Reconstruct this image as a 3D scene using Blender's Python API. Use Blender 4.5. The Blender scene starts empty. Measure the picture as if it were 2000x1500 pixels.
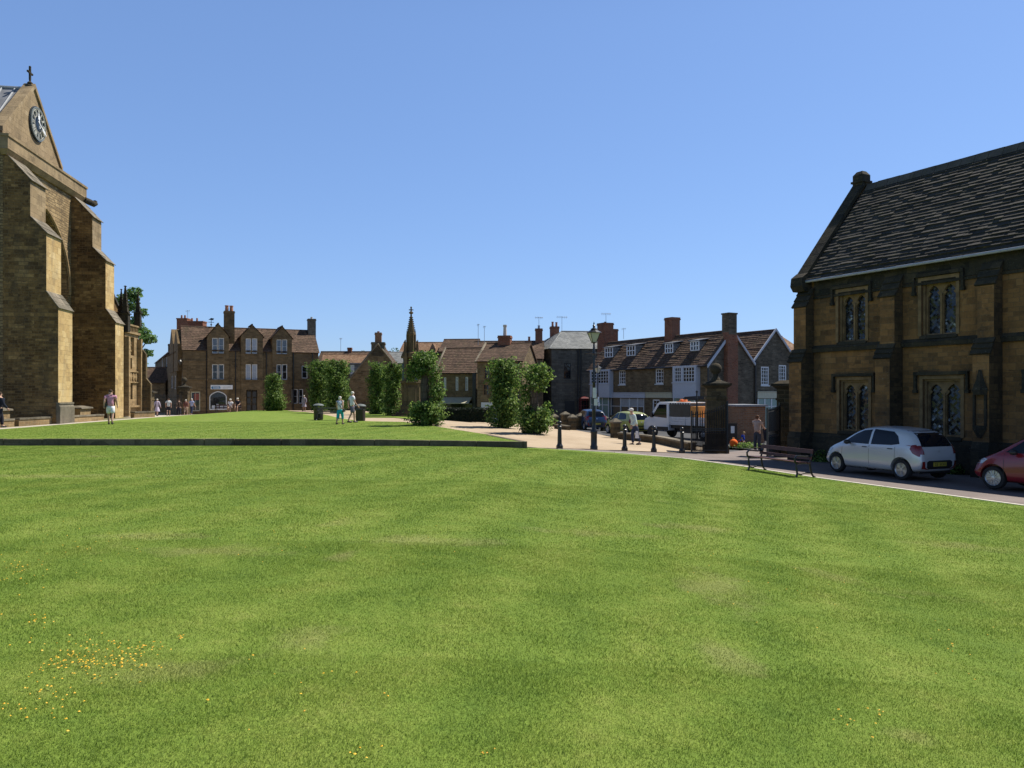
import bpy, bmesh, math, random
import numpy as np
from mathutils import Vector, Matrix
from mathutils.bvhtree import BVHTree
rad = math.radians
sc = bpy.context.scene
COL = sc.collection
random.seed(7)

# ---------------------------------------------------------------- camera
F = 1502.0; HY = 768.0; EYE = 1.6
cd = bpy.data.cameras.new('camera'); cam = bpy.data.objects.new('camera', cd); COL.objects.link(cam)
cam.location = (0, 0, EYE); cam.rotation_euler = (rad(90), 0, 0)
cd.sensor_width = 36; cd.lens = F/2000*36; cd.shift_y = (HY-750)/2000
cd.clip_start = .1; cd.clip_end = 3000
sc.camera = cam
# ---------------------------------------------------------------- sky and sun
SUN_AZ, SUN_EL = 29.0, 56.0
w = bpy.data.worlds.new('World'); sc.world = w; w.use_nodes = True
nt = w.node_tree; bg = nt.nodes['Background']; sky = nt.nodes.new('ShaderNodeTexSky')
sky.sky_type = 'NISHITA'; sky.sun_disc = False
sky.sun_elevation = rad(SUN_EL); sky.sun_rotation = rad(90-SUN_AZ)
sky.altitude = 0; sky.air_density = 1.0; sky.dust_density = 0.3; sky.ozone_density = 3.0
sky.ozone_density = 6.0
v1 = nt.nodes.new('ShaderNodeVectorMath'); v1.operation = 'SCALE'; v1.inputs['Scale'].default_value = .16
gm = nt.nodes.new('ShaderNodeGamma'); gm.inputs[1].default_value = .6
v2 = nt.nodes.new('ShaderNodeVectorMath'); v2.operation = 'MULTIPLY'; v2.inputs[1].default_value = (.53*7.07, .665*7.07, .91*7.07)
nt.links.new(sky.outputs[0], v1.inputs[0]); nt.links.new(v1.outputs[0], gm.inputs[0]); nt.links.new(gm.outputs[0], v2.inputs[0])
# clear skies deepen toward the zenith
tc = nt.nodes.new('ShaderNodeTexCoord'); sx_ = nt.nodes.new('ShaderNodeSeparateXYZ'); mr = nt.nodes.new('ShaderNodeMapRange'); v3 = nt.nodes.new('ShaderNodeVectorMath'); v3.operation = 'SCALE'
mr.interpolation_type = 'SMOOTHSTEP'; mr.inputs['From Min'].default_value = .42; mr.inputs['From Max'].default_value = .85; mr.inputs['To Min'].default_value = 1.0; mr.inputs['To Max'].default_value = .22
nt.links.new(tc.outputs['Generated'], sx_.inputs[0]); nt.links.new(sx_.outputs[2], mr.inputs[0]); nt.links.new(v2.outputs[0], v3.inputs[0]); nt.links.new(mr.outputs[0], v3.inputs['Scale']); nt.links.new(v3.outputs[0], bg.inputs[0])
bg.inputs[1].default_value = 0.1
sl = bpy.data.lights.new('sun', 'SUN'); sl.energy = 4.9; sl.angle = rad(.53); sl.color = (1, .95, .86)
so = bpy.data.objects.new('sun', sl); COL.objects.link(so); so.location = (40, 25, 60)
sv = Vector((math.cos(rad(SUN_EL))*math.cos(rad(SUN_AZ)), math.cos(rad(SUN_EL))*math.sin(rad(SUN_AZ)), math.sin(rad(SUN_EL))))
so.rotation_euler = sv.to_track_quat('Z', 'Y').to_euler()
sc.view_settings.view_transform = 'Standard'; sc.view_settings.look = 'None'
sc.view_settings.exposure = 0.5; sc.view_settings.gamma = 1.0
sc.render.engine = 'CYCLES'
sc.cycles.max_bounces = 6; sc.cycles.transparent_max_bounces = 6

# ---------------------------------------------------------------- ground heights
def sst(t):
    t = max(0.0, min(1.0, t)); return t*t*(3-2*t)
def G(x, y):
    yy = max(-5, min(y, 90)); sx = .5*(x+math.sqrt(x*x+4))
    return -.0107*yy - .76*math.tanh(sx/9)
def U(x, y):
    z = -.08+.08*sst((y-28)/30) - .10*sst((x+7)/8)*(1-sst((y-28)/12))
    z -= .36*sst((y-71)/11)
    z -= .45*sst((y-50)/18)*sst((-23.5-x)/5)
    return z
def GR(x, y):
    d = (x-.56)*.94+(y-28)*.342
    wu = sst(1-d/9)*sst((y-29)/12)
    return G(x, y)*(1-wu)+U(x, y)*wu
def gp(px, py, fn=G):
    r = (px-1000)/F; s = (py-HY)/F; Y = 3.0; pv = None
    while Y < 120:
        v = (EYE-s*Y)-fn(r*Y, Y)
        if v <= 0:
            a, b = Y-.1, Y
            for _ in range(30):
                m = (a+b)/2
                if (EYE-s*m)-fn(r*m, m) > 0: a = m
                else: b = m
            return (r*a, a, fn(r*a, a))
        Y += .1
    return (r*Y, Y, fn(r*Y, Y))
def at(px, Y): return (px-1000)/F*Y

# ---------------------------------------------------------------- tagging and mesh helpers
BZ = {}
def tag(o, label=None, cat=None, group=None, kind=None):
    if label: o['label'] = label
    if cat: o['category'] = cat
    if group: o['group'] = group
    if kind: o['kind'] = kind
    return o
def thing(name, loc, rz=0, label=None, cat=None, group=None):
    o = bpy.data.objects.new(name, None); COL.objects.link(o); o.empty_display_size = .2
    o.location = loc; o.rotation_euler = (0, 0, rz); tag(o, label, cat, group); return o
def relabel(o, label, cat=None):
    o['label'] = label
    if cat: o['category'] = cat
def dup(root, loc, rz, label, group=None):
    def cp(o, par):
        c = o.copy(); COL.objects.link(c); c.parent = par
        for ch in [q for q in bpy.data.objects if q.parent == o]: cp(ch, c)
        return c
    r = cp(root, None); r.location = loc; r.rotation_euler = (0, 0, rz); r['label'] = label
    if group: r['group'] = group
    return r

class MB:
    def __init__(s, bz=0.0): s.v = []; s.f = []; s.m = []; s.bz = bz; s.mi = 0; s.T = None
    def vert(s, p):
        if s.T is not None: p = s.T @ Vector(p)
        s.v.append((p[0], p[1], p[2]-s.bz)); return len(s.v)-1
    def face(s, pts, m=None):
        s.f.append([s.vert(p) for p in pts]); s.m.append(s.mi if m is None else m)
    def idx(s, ids, m=None): s.f.append(list(ids)); s.m.append(s.mi if m is None else m)
    def hexa(s, b, t, m=None):
        n = len(b); B = [s.vert(p) for p in b]; T = [s.vert(p) for p in t]
        s.idx(B[::-1], m); s.idx(T, m)
        for i in range(n):
            j = (i+1) % n; s.idx([B[i], B[j], T[j], T[i]], m)
    def box(s, x0, x1, y0, y1, z0, z1, m=None):
        b = [(x0, y0), (x1, y0), (x1, y1), (x0, y1)]
        s.hexa([(x, y, z0) for x, y in b], [(x, y, z1) for x, y in b], m)
    def taper(s, x0, x1, y0, y1, z0, X0, X1, Y0, Y1, z1, m=None):
        s.hexa([(x0, y0, z0), (x1, y0, z0), (x1, y1, z0), (x0, y1, z0)], [(X0, Y0, z1), (X1, Y0, z1), (X1, Y1, z1), (X0, Y1, z1)], m)
    def prism_y(s, poly, y0, y1, m=None):      # polygon in xz (ccw seen from -y), extruded along y
        s.hexa([(x, y0, z) for x, z in poly][::-1], [(x, y1, z) for x, z in poly][::-1], m)
    def prism_x(s, poly, x0, x1, m=None):      # polygon in yz
        s.hexa([(x0, y, z) for y, z in poly], [(x1, y, z) for y, z in poly], m)
    def tube(s, pts, rads, n=8, m=None, cap=True):
        pts = [Vector(p) for p in pts]
        if not hasattr(rads, '__len__'): rads = [rads]*len(pts)
        rings = []; up = None
        for i, p in enumerate(pts):
            d = (pts[min(i+1, len(pts)-1)]-pts[max(i-1, 0)])
            if d.length < 1e-9: d = Vector((0, 0, 1))
            d.normalize()
            if up is None: up = Vector((0, 1, 0)) if abs(d.y) < .9 else Vector((1, 0, 0))
            a = d.cross(up)
            if a.length < 1e-6: a = d.orthogonal()
            a.normalize(); b = d.cross(a).normalized(); up = a.cross(d)
            rings.append([s.vert(p+(a*math.cos(2*math.pi*k/n)+b*math.sin(2*math.pi*k/n))*rads[i]) for k in range(n)])
        for A, B in zip(rings, rings[1:]):
            for k in range(n): s.idx([A[k], A[(k+1) % n], B[(k+1) % n], B[k]], m)
        if cap: s.idx(rings[0][::-1], m); s.idx(rings[-1], m)
    def lathe(s, prof, c=(0, 0, 0), n=16, m=None, ph=0.0):
        rings = []
        for r, z in prof:
            rings.append([s.vert((c[0]+r*math.cos(2*math.pi*(k+ph)/n), c[1]+r*math.sin(2*math.pi*(k+ph)/n), c[2]+z)) for k in range(n)])
        for A, B in zip(rings, rings[1:]):
            for k in range(n): s.idx([A[k], A[(k+1) % n], B[(k+1) % n], B[k]], m)
        s.idx(rings[0][::-1], m); s.idx(rings[-1], m)
    def ball(s, c, r, n=10, m=None, sz=1.0):
        k = max(4, n//2)
        s.lathe([(max(.001, r*math.sin(math.pi*i/k)), -r*sz*math.cos(math.pi*i/k)) for i in range(k+1)], c, n, m)
    def build(s, name, mats, parent=None, smooth=None, **kw):
        me = bpy.data.meshes.new(name); me.from_pydata(s.v, [], s.f)
        if not isinstance(mats, (list, tuple)): mats = [mats]
        for m in mats: me.materials.append(m)
        me.polygons.foreach_set('material_index', s.m)
        uvs = me.uv_layers.new(name='UVMap')
        me.update()
        data = np.zeros(len(me.loops)*2, dtype=np.float32)
        for p in me.polygons:
            n = p.normal; t = Vector((-n.y, n.x, 0))
            if t.length < .05: t = Vector((1, 0, 0)); b = Vector((0, 1, 0))
            else: t.normalize(); b = n.cross(t)
            for li in p.loop_indices:
                q = me.vertices[me.loops[li].vertex_index].co
                data[2*li] = q.dot(t); data[2*li+1] = q.dot(b)
        uvs.data.foreach_set('uv', data)
        if smooth is not None:
            me.polygons.foreach_set('use_smooth', [True]*len(me.polygons)); me.set_sharp_from_angle(angle=rad(smooth))
        o = bpy.data.objects.new(name, me); COL.objects.link(o)
        if parent is not None: o.parent = parent
        tag(o, **kw); return o

def clip_cell(poly, cell):
    out = poly
    n = len(cell)
    for i in range(n):
        a, b = cell[i], cell[(i+1) % n]; res = []
        if not out: return []
        def side(p): return (b[0]-a[0])*(p[1]-a[1])-(b[1]-a[1])*(p[0]-a[0])
        for j in range(len(out)):
            p, q = out[j], out[(j+1) % len(out)]; sp, sq = side(p), side(q)
            if sp >= 0: res.append(p)
            if (sp > 0 and sq < 0) or (sp < 0 and sq > 0):
                t = sp/(sp-sq); res.append((p[0]+(q[0]-p[0])*t, p[1]+(q[1]-p[1])*t))
        out = res
    return out
def area(p): return .5*sum(p[i][0]*p[(i+1) % len(p)][1]-p[(i+1) % len(p)][0]*p[i][1] for i in range(len(p)))
def grid_faces(poly, cell):
    if area(poly) < 0: poly = poly[::-1]
    xs = [p[0] for p in poly]; ys = [p[1] for p in poly]; out = []
    for i in range(math.floor(min(xs)/cell), math.ceil(max(xs)/cell)):
        strip = clip_cell(poly, [(i*cell, min(ys)-1), ((i+1)*cell, min(ys)-1), ((i+1)*cell, max(ys)+1), (i*cell, max(ys)+1)])
        if len(strip) < 3: continue
        y0 = min(p[1] for p in strip); y1 = max(p[1] for p in strip)
        for j in range(math.floor(y0/cell), math.ceil(y1/cell)):
            c = clip_cell(strip, [(i*cell, j*cell), ((i+1)*cell, j*cell), ((i+1)*cell, (j+1)*cell), (i*cell, (j+1)*cell)])
            if len(c) >= 3 and abs(area(c)) > 1e-6: out.append(c)
    return out
def sheet(name, poly, fn, mat, off=0.0, cell=1.0, **kw):
    mb = MB(); cache = {}
    for c in grid_faces(poly, cell):
        ids = []
        for x, y in c:
            k = (round(x, 4), round(y, 4))
            if k not in cache: cache[k] = mb.vert((x, y, fn(x, y)+off))
            if not ids or ids[-1] != cache[k]: ids.append(cache[k])
        if len(ids) > 1 and ids[0] == ids[-1]: ids.pop()
        if len(ids) >= 3: mb.idx(ids)
    return mb.build(name, mat, smooth=60, **kw)

# ---------------------------------------------------------------- materials
class NT:
    def __init__(s, name):
        s.mat = bpy.data.materials.new(name); s.mat.use_nodes = True; s.t = s.mat.node_tree
        s.p = s.t.nodes['Principled BSDF']; s.out = s.t.nodes['Material Output']
    def n(s, ty, ins=None, **at_):
        x = s.t.nodes.new('ShaderNode'+ty)
        for k, v in at_.items(): setattr(x, k, v)
        if ins:
            for k, v in ins.items(): s.set(x, k, v)
        return x
    def set(s, x, k, v):
        if isinstance(v, tuple) and len(v) == 2 and hasattr(v[0], 'outputs'): s.t.links.new(v[0].outputs[v[1]], x.inputs[k])
        elif hasattr(v, 'outputs'): s.t.links.new(v.outputs[0], x.inputs[k])
        else: x.inputs[k].default_value = v
    def noise(s, vec, scale, detail=4, rough=.55, dist=0.0):
        x = s.n('TexNoise', {'Scale': scale, 'Detail': detail, 'Roughness': rough, 'Distortion': dist})
        if vec is not None: s.set(x, 'Vector', vec)
        return x
    def ramp(s, fac, stops, interp='LINEAR'):
        x = s.n('ValToRGB'); s.set(x, 'Fac', fac); e = x.color_ramp.elements; x.color_ramp.interpolation = interp
        while len(e) < len(stops): e.new(.5)
        for k, (p, c) in enumerate(stops):
            e[k].position = p; e[k].color = (c, c, c, 1) if not hasattr(c, '__len__') else (*c, 1)
        return x
    def mix(s, a, b, fac=.5, mode='MIX'):
        x = s.n('Mix', data_type='RGBA', blend_type=mode); x.clamp_factor = True
        s.set(x, 0, fac)
        s.set(x, 6, (*a, 1) if isinstance(a, tuple) and len(a) == 3 else a)
        s.set(x, 7, (*b, 1) if isinstance(b, tuple) and len(b) == 3 else b)
        return (x, 2)
    def math(s, op, a, b=0.0):
        x = s.n('Math', operation=op); s.set(x, 0, a); s.set(x, 1, b); return x
    def bump(s, h, strength=.4, dist=.02):
        x = s.n('Bump', {'Strength': strength, 'Distance': dist}); s.set(x, 'Height', h)
        s.t.links.new(x.outputs[0], s.p.inputs['Normal']); return x
def plain(name, c, rough=.7, metal=0.0, var=.12, vscale=6.0, spec=None):
    k = NT(name); co = k.n('TexCoord'); nz = k.noise((co, 'Object'), vscale, 5)
    lo = tuple(x*(1-var) for x in c); hi = tuple(min(1, x*(1+var)) for x in c)
    r = k.ramp(nz, [(.3, lo), (.7, hi)]); k.set(k.p, 'Base Color', r)
    k.p.inputs['Roughness'].default_value = rough; k.p.inputs['Metallic'].default_value = metal
    if spec is not None: k.p.inputs['Specular IOR Level'].default_value = spec
    return k.mat
def masonry(name, cols, mortar, bw, bh, msize=.012, stain=(.05, .045, .035), stain_amt=.35, bumpd=.03, ns=.6, seed=0.0, vstain=True, warp=.03):
    k = NT(name); uv = k.n('UVMap'); uv.uv_map = 'UVMap'; ob = k.n('TexCoord')
    wn = k.noise(uv, 2.2, 3); sub = k.n('VectorMath', operation='MULTIPLY_ADD'); k.set(sub, 0, (wn, 1)); sub.inputs[1].default_value = (warp, warp, 0); k.set(sub, 2, uv)
    br = k.n('TexBrick', {'Scale': 1.0, 'Mortar Size': msize, 'Mortar Smooth': .25, 'Brick Width': bw, 'Row Height': bh, 'Bias': 0.0, 'Color1': (0, 0, 0, 1), 'Color2': (1, 1, 1, 1), 'Mortar': (.5, .5, .5, 1)}); br.offset = .5; br.squash = 1.0
    k.set(br, 'Vector', sub)
    # patches of larger blocks among the smaller ones
    br2 = k.n('TexBrick', {'Scale': 1.0, 'Mortar Size': msize, 'Mortar Smooth': .25, 'Brick Width': bw*1.45, 'Row Height': bh*1.5, 'Color1': (0, 0, 0, 1), 'Color2': (1, 1, 1, 1), 'Mortar': (.5, .5, .5, 1)}); br2.offset = .42; k.set(br2, 'Vector', sub)
    pm_ = k.math('GREATER_THAN', (k.noise((ob, 'Object'), .55, 2), 'Fac'), .51)
    bc = k.mix((br, 'Color'), (br2, 'Color'), pm_); bf = k.mix((br, 'Fac'), (br2, 'Fac'), pm_)
    n1 = k.noise((ob, 'Object'), ns, 5, .6)
    n2 = k.noise((ob, 'Object'), 9.0, 5, .65)
    # per stone value shifted by broad noise
    s = k.math('ADD', k.math('MULTIPLY', bc, .32), k.math('ADD', k.math('MULTIPLY', (n1, 'Fac'), .85), k.math('MULTIPLY', (n2, 'Fac'), .45)))
    s = k.math('SUBTRACT', s, .32)
    c = k.ramp(s, [(i/(len(cols)-1)*.8+.1, q) for i, q in enumerate(cols)])
    c = k.mix(c, mortar, bf)
    mp = k.n('Mapping', {'Scale': (1.2, 1.2, .35 if vstain else 1.0), 'Location': (seed, seed, 0)}); k.set(mp, 0, (ob, 'Object'))
    n3 = k.noise(mp, 1.1, 6, .7)
    sm = k.ramp(n3, [(.48, 0.0), (.68, 1.0)])
    c = k.mix(c, stain, k.math('MULTIPLY', sm, stain_amt))
    n4 = k.noise((ob, 'Object'), 30, 3, .6)
    c = k.mix(c, (.62, .6, .52), k.math('MULTIPLY', k.ramp(n4, [(.66, 0.0), (.74, 1.0)]), .35))
    k.set(k.p, 'Base Color', c); k.p.inputs['Roughness'].default_value = .93; k.p.inputs['Specular IOR Level'].default_value = .15
    h = k.math('SUBTRACT', k.math('ADD', k.math('MULTIPLY', (n2, 'Fac'), .5), k.math('MULTIPLY', bc, .35)), k.math('MULTIPLY', bf, .8))
    k.bump(h, .8, bumpd); return k.mat
def roofing(name, cols, bw=.22, bh=.14, moss=(.12, .11, .05), moss_amt=.3, ns=.8):
    k = NT(name); uv = k.n('UVMap'); uv.uv_map = 'UVMap'; ob = k.n('TexCoord')
    br = k.n('TexBrick', {'Scale': 1.0, 'Mortar Size': .008, 'Mortar Smooth': .1, 'Brick Width': bw, 'Row Height': bh, 'Color1': (0, 0, 0, 1), 'Color2': (1, 1, 1, 1), 'Mortar': (.3, .3, .3, 1)}); br.offset = .5
    k.set(br, 'Vector', uv)
    n1 = k.noise((ob, 'Object'), ns, 6, .65); n2 = k.noise((ob, 'Object'), 14, 4, .6)
    s = k.math('ADD', k.math('MULTIPLY', (br, 'Color'), .45), k.math('ADD', k.math('MULTIPLY', (n1, 'Fac'), .7), k.math('MULTIPLY', (n2, 'Fac'), .3)))
    s = k.math('SUBTRACT', s, .25)
    c = k.ramp(s, [(i/(len(cols)-1)*.8+.1, q) for i, q in enumerate(cols)])
    c = k.mix(c, (.03, .025, .02), k.math('MULTIPLY', (br, 'Fac'), .8))
    n3 = k.noise((ob, 'Object'), 2.6, 6, .75)
    c = k.mix(c, moss, k.math('MULTIPLY', k.ramp(n3, [(.5, 0.0), (.66, 1.0)]), moss_amt))
    k.set(k.p, 'Base Color', c); k.p.inputs['Roughness'].default_value = .85; k.p.inputs['Specular IOR Level'].default_value = .2
    k.bump(k.math('SUBTRACT', k.math('ADD', (br, 'Color'), k.math('MULTIPLY', (n2, 'Fac'), .8)), (br, 'Fac')), .6, .02); return k.mat

M = {}
M['ham_light'] = masonry('ham_stone_weathered', [(.10, .078, .048), (.24, .16, .078), (.35, .24, .12), (.42, .32, .19)], (.34, .27, .16), .45, .17, .010, stain_amt=.3, bumpd=.03)
M['ham_dark'] = masonry('ham_stone_lichened', [(.028, .024, .017), (.065, .05, .028), (.12, .085, .042), (.19, .135, .07)], (.12, .10, .065), .42, .17, .012, stain_amt=.6, bumpd=.03, seed=3)
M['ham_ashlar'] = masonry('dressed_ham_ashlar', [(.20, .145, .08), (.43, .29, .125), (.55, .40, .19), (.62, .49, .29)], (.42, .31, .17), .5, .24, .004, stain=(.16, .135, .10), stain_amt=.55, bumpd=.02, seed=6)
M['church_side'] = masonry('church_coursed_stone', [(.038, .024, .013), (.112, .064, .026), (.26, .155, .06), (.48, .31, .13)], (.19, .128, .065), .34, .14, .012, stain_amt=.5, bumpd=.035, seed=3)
M['hall_wall'] = masonry('hall_ashlar', [(.038, .026, .018), (.155, .086, .038), (.285, .148, .056), (.33, .19, .085)], (.19, .14, .08), .34, .14, .005, stain_amt=.5, bumpd=.02, seed=9)
M['hall_black'] = masonry('hall_blackened_stone', [(.016, .015, .013), (.036, .032, .024), (.068, .055, .036), (.13, .09, .048)], (.05, .045, .035), .5, .22, .01, stain=(.02, .022, .02), stain_amt=.6, bumpd=.03, seed=5)
M['hall_side'] = masonry('hall_stain_and_shade', [(.022, .019, .014), (.06, .044, .027), (.115, .078, .038), (.19, .122, .055)], (.07, .055, .035), .34, .14, .008, stain=(.02, .022, .018), stain_amt=.5, bumpd=.03, seed=15)  # buttress returns: part stain, part shade put into the stone colour
M['pier_stone'] = masonry('mossy_pier_stone', [(.038, .031, .02), (.09, .068, .038), (.155, .112, .058), (.22, .16, .085)], (.10, .08, .05), .42, .2, .01, stain_amt=.4, bumpd=.03, seed=21)
M['hall_trim'] = plain('hall_dressed_stone', (.20, .128, .06), .9, var=.35, vscale=4)
M['coping'] = masonry('lichened_coping', [(.07, .062, .05), (.15, .13, .095), (.23, .195, .145), (.33, .285, .215)], (.15, .13, .1), .7, 2.0, .008, stain_amt=.5, bumpd=.02)
M['lead'] = plain('roof_lead', (.21, .215, .225), .6, .0, .25, 1.5); M['lead_roll'] = plain('lead_roll', (.34, .35, .36), .5, .0, .1, 1.5)
M['rubble'] = masonry('grey_rubble', [(.04, .034, .026), (.10, .082, .058), (.17, .14, .098), (.27, .225, .16)], (.13, .115, .085), .3, .11, .014, stain_amt=.3, bumpd=.03, ns=1.2, warp=.08)
M['rubble_gold'] = masonry('golden_rubble', [(.05, .038, .024), (.13, .092, .05), (.21, .15, .082), (.29, .22, .135)], (.18, .15, .10), .34, .13, .012, stain_amt=.3, bumpd=.03, ns=1.0, warp=.06)
M['house_stone'] = masonry('house_stone', [(.05, .038, .024), (.125, .086, .045), (.20, .137, .07), (.27, .195, .11)], (.16, .13, .085), .45, .18, .009, stain_amt=.3, bumpd=.02)
M['grey_stone'] = masonry('grey_ashlar', [(.065, .06, .048), (.13, .118, .092), (.195, .175, .135), (.26, .235, .185)], (.09, .085, .07), .5, .2, .01, stain_amt=.3, bumpd=.02)
M['brick'] = masonry('red_brick', [(.10, .035, .022), (.19, .065, .035), (.26, .095, .05), (.30, .14, .08)], (.24, .19, .14), .23, .075, .01, stain_amt=.25, bumpd=.01, ns=2)
M['brick_brown'] = masonry('brown_brick', [(.12, .06, .035), (.22, .11, .06), (.29, .155, .085), (.33, .2, .12)], (.25, .2, .15), .23, .075, .01, stain_amt=.15, bumpd=.01, ns=2)
M['tile_brown'] = roofing('brown_clay_tiles', [(.04, .028, .021), (.09, .058, .04), (.155, .098, .068), (.25, .17, .12)], .18, .12)
M['tile_pale'] = roofing('pale_clay_tiles', [(.10, .06, .038), (.22, .125, .075), (.32, .2, .125), (.40, .28, .19)], .18, .12, moss=(.2, .17, .09))  # paler mix of clay tile colours
M['slate'] = roofing('grey_slate', [(.13, .14, .14), (.2, .205, .2), (.27, .275, .265), (.34, .34, .32)], .3, .2, moss=(.2, .2, .13), moss_amt=.2)
M['stone_slate'] = roofing('stone_slates', [(.025, .023, .021), (.058, .053, .047), (.11, .098, .083), (.20, .175, .145)], 5, 5, moss=(.06, .055, .03), moss_amt=.5, ns=1.5)
M['white'] = plain('white_paint', (.72, .72, .71), .5, var=.05)
M['offwhite'] = plain('offwhite_paint', (.62, .63, .62), .6, var=.08)
M['bluewhite'] = plain('render_white', (.48, .50, .54), .7, var=.06)
M['cream'] = plain('cream_paint', (.50, .47, .33), .6, var=.08)
M['iron'] = plain('black_iron', (.012, .012, .013), .35, .0, .3, spec=.5)
M['dark'] = plain('dark_interior', (.012, .012, .012), .9)
M['wood_dark'] = plain('dark_door', (.03, .03, .028), .5)
M['pot'] = plain('clay_pot', (.36, .16, .09), .8)
M['potw'] = plain('pale_pot', (.5, .46, .4), .8)
M['metal'] = plain('aerial_metal', (.3, .31, .32), .4, .6)
def glass(name, c=(.012, .014, .017), rough=.06, wob=.15):
    k = NT(name); k.p.inputs['Base Color'].default_value = (*c, 1); k.p.inputs['Roughness'].default_value = rough
    k.p.inputs['Specular IOR Level'].default_value = .6
    nz = k.noise((k.n('TexCoord'), 'Object'), 1.5, 2); k.bump((nz, 'Fac'), wob, .05); return k.mat
M['glass'] = glass('window_glass'); M['glass_sky'] = glass('sky_tinted_glass', (.10, .12, .15), .12)  # second glass has a blue sky reflection put into its colour
M['glass_blind'] = glass('blind_behind_glass', (.34, .36, .40), .2)
# ---------------------------------------------------------------- ground surfaces
def m_grass(name, blade=False):
    k = NT(name); ge = k.n('NewGeometry'); pos = (ge, 'Position')
    mp = k.n('Mapping', {'Rotation': (0, 0, rad(18)), 'Scale': (.8, .24, 1)}); k.set(mp, 0, pos)
    a = k.noise(mp, .9, 4, .6); b = k.noise(pos, .55, 5, .6, .6); c = k.noise(pos, 2.6, 5, .65); d = k.noise(pos, 11, 4, .6)
    s = k.math('ADD', k.math('MULTIPLY', (a, 'Fac'), .5), k.math('MULTIPLY', (b, 'Fac'), .45))
    s = k.math('ADD', s, k.math('MULTIPLY', (c, 'Fac'), .85)); s = k.math('ADD', s, k.math('MULTIPLY', (d, 'Fac'), .45))
    wv = k.n('TexWave', {'Scale': .2, 'Distortion': 2.2, 'Detail': 3.0, 'Detail Scale': .5}); wv.bands_direction = 'X'; mp2 = k.n('Mapping', {'Rotation': (0, 0, rad(18))}); k.set(mp2, 0, pos); k.set(wv, 'Vector', mp2)
    s = k.math('ADD', s, k.math('MULTIPLY', k.math('SUBTRACT', (wv, 'Fac'), .5), .20))
    s = k.math('MULTIPLY', k.math('SUBTRACT', s, .70), 1.08)
    s = k.math('SUBTRACT', s, .04)
    col = k.ramp(s, [(.03, (.13, .208, .034)), (.35, (.172, .252, .041)), (.6, (.216, .284, .053)), (.85, (.28, .318, .08)), (1.0, (.36, .35, .13))])
    # dry patches
    e = k.noise(pos, .38, 5, .6, .8); dry = k.ramp(e, [(.63, 0.0), (.76, 1.0)])
    col = k.mix(col, (.36, .30, .15), k.math('MULTIPLY', dry, .6))
    for (qx, qy, rx, ry) in ((285, 1047, .75, .3), (400, 1075, .9, .35), (600, 1250, .30, .55), (1170, 1042, 1.1, .32), (1880, 1066, 1.0, .45), (820, 1055, 1.0, .4), (1400, 1145, .4, .9), (1420, 1275, .25, .55), (120, 930, 2.2, .5), (1350, 1030, .9, .4), (330, 1310, .5, .3), (1780, 1440, .18, .12)):
        wx, wy, _z = gp(qx, qy); sv_ = k.n('VectorMath', operation='SUBTRACT'); k.set(sv_, 0, pos); sv_.inputs[1].default_value = (wx, wy, 0)
        ml = k.n('VectorMath', operation='MULTIPLY'); k.set(ml, 0, sv_); ml.inputs[1].default_value = (1/rx, 1/ry, 0); ln = k.n('VectorMath', operation='LENGTH'); k.set(ln, 0, ml)
        v_ = k.math('ADD', (ln, 'Value'), k.math('MULTIPLY', k.math('SUBTRACT', (c, 'Fac'), .5), 3.0)); col = k.mix(col, (.38, .325, .15), k.math('MULTIPLY', k.ramp(v_, [(.2, 1.0), (1.1, 0.0)]), .32))
    if blade:
        at_ = k.n('Attribute', attribute_name='rnd')
        col = k.mix(col, k.ramp((at_, 'Fac'), [(0, (.3, .38, .22)), (.5, (.95, 1, .8)), (.85, (1.35, 1.3, 1.1)), (1, (2.0, 1.75, 1.6))]), 1.0, 'MULTIPLY')
        k.p.inputs['Roughness'].default_value = .55; k.p.inputs['Specular IOR Level'].default_value = .25
        tr = k.n('BsdfTranslucent'); k.set(tr, 'Color', col); mx = k.n('MixShader', {'Fac': .35})
        k.t.links.new(k.p.outputs[0], mx.inputs[1]); k.t.links.new(tr.outputs[0], mx.inputs[2]); k.t.links.new(mx.outputs[0], k.out.inputs[0])
    else:
        f = k.noise(pos, 60, 3, .7)
        col = k.mix(col, k.ramp(f, [(.3, .62), (.7, 1.05)]), 1.0, 'MULTIPLY')
        k.p.inputs['Roughness'].default_value = .9; k.p.inputs['Specular IOR Level'].default_value = .1
        k.bump(k.math('ADD', k.math('MULTIPLY', (f, 'Fac'), .4), (d, 'Fac')), .7, .05)
    k.set(k.p, 'Base Color', col); return k.mat
M['lawn'] = m_grass('mown_lawn'); M['blade'] = m_grass('grass_blades', True)
def m_ground(name, cols, sc1, sc2, rough=.9, speck=None, bd=.01):
    k = NT(name); pos = (k.n('NewGeometry'), 'Position'); a = k.noise(pos, sc1, 5, .6); b = k.noise(pos, sc2, 4, .7)
    s = k.math('ADD', k.math('MULTIPLY', (a, 'Fac'), .55), k.math('MULTIPLY', (b, 'Fac'), .45))
    col = k.ramp(s, [(.3+.4*i/(len(cols)-1), c) for i, c in enumerate(cols)])
    k.set(k.p, 'Base Color', col); k.p.inputs['Roughness'].default_value = rough; k.p.inputs['Specular IOR Level'].default_value = .2
    k.bump((b, 'Fac'), .5, bd); return k.mat
M['gravel'] = m_ground('buff_gravel', [(.29, .215, .14), (.40, .31, .21), (.49, .395, .285)], .5, 30, bd=.02)
M['asphalt'] = m_ground('street_asphalt', [(.045, .045, .047), (.07, .07, .072), (.10, .10, .10)], .4, 40)
M['drive'] = m_ground('driveway_asphalt', [(.13, .107, .096), (.19, .157, .142), (.26, .215, .197)], .7, 45)
M['dirt'] = m_ground('churchyard_earth', [(.10, .10, .05), (.16, .15, .08), (.24, .21, .13)], .6, 12)
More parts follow.
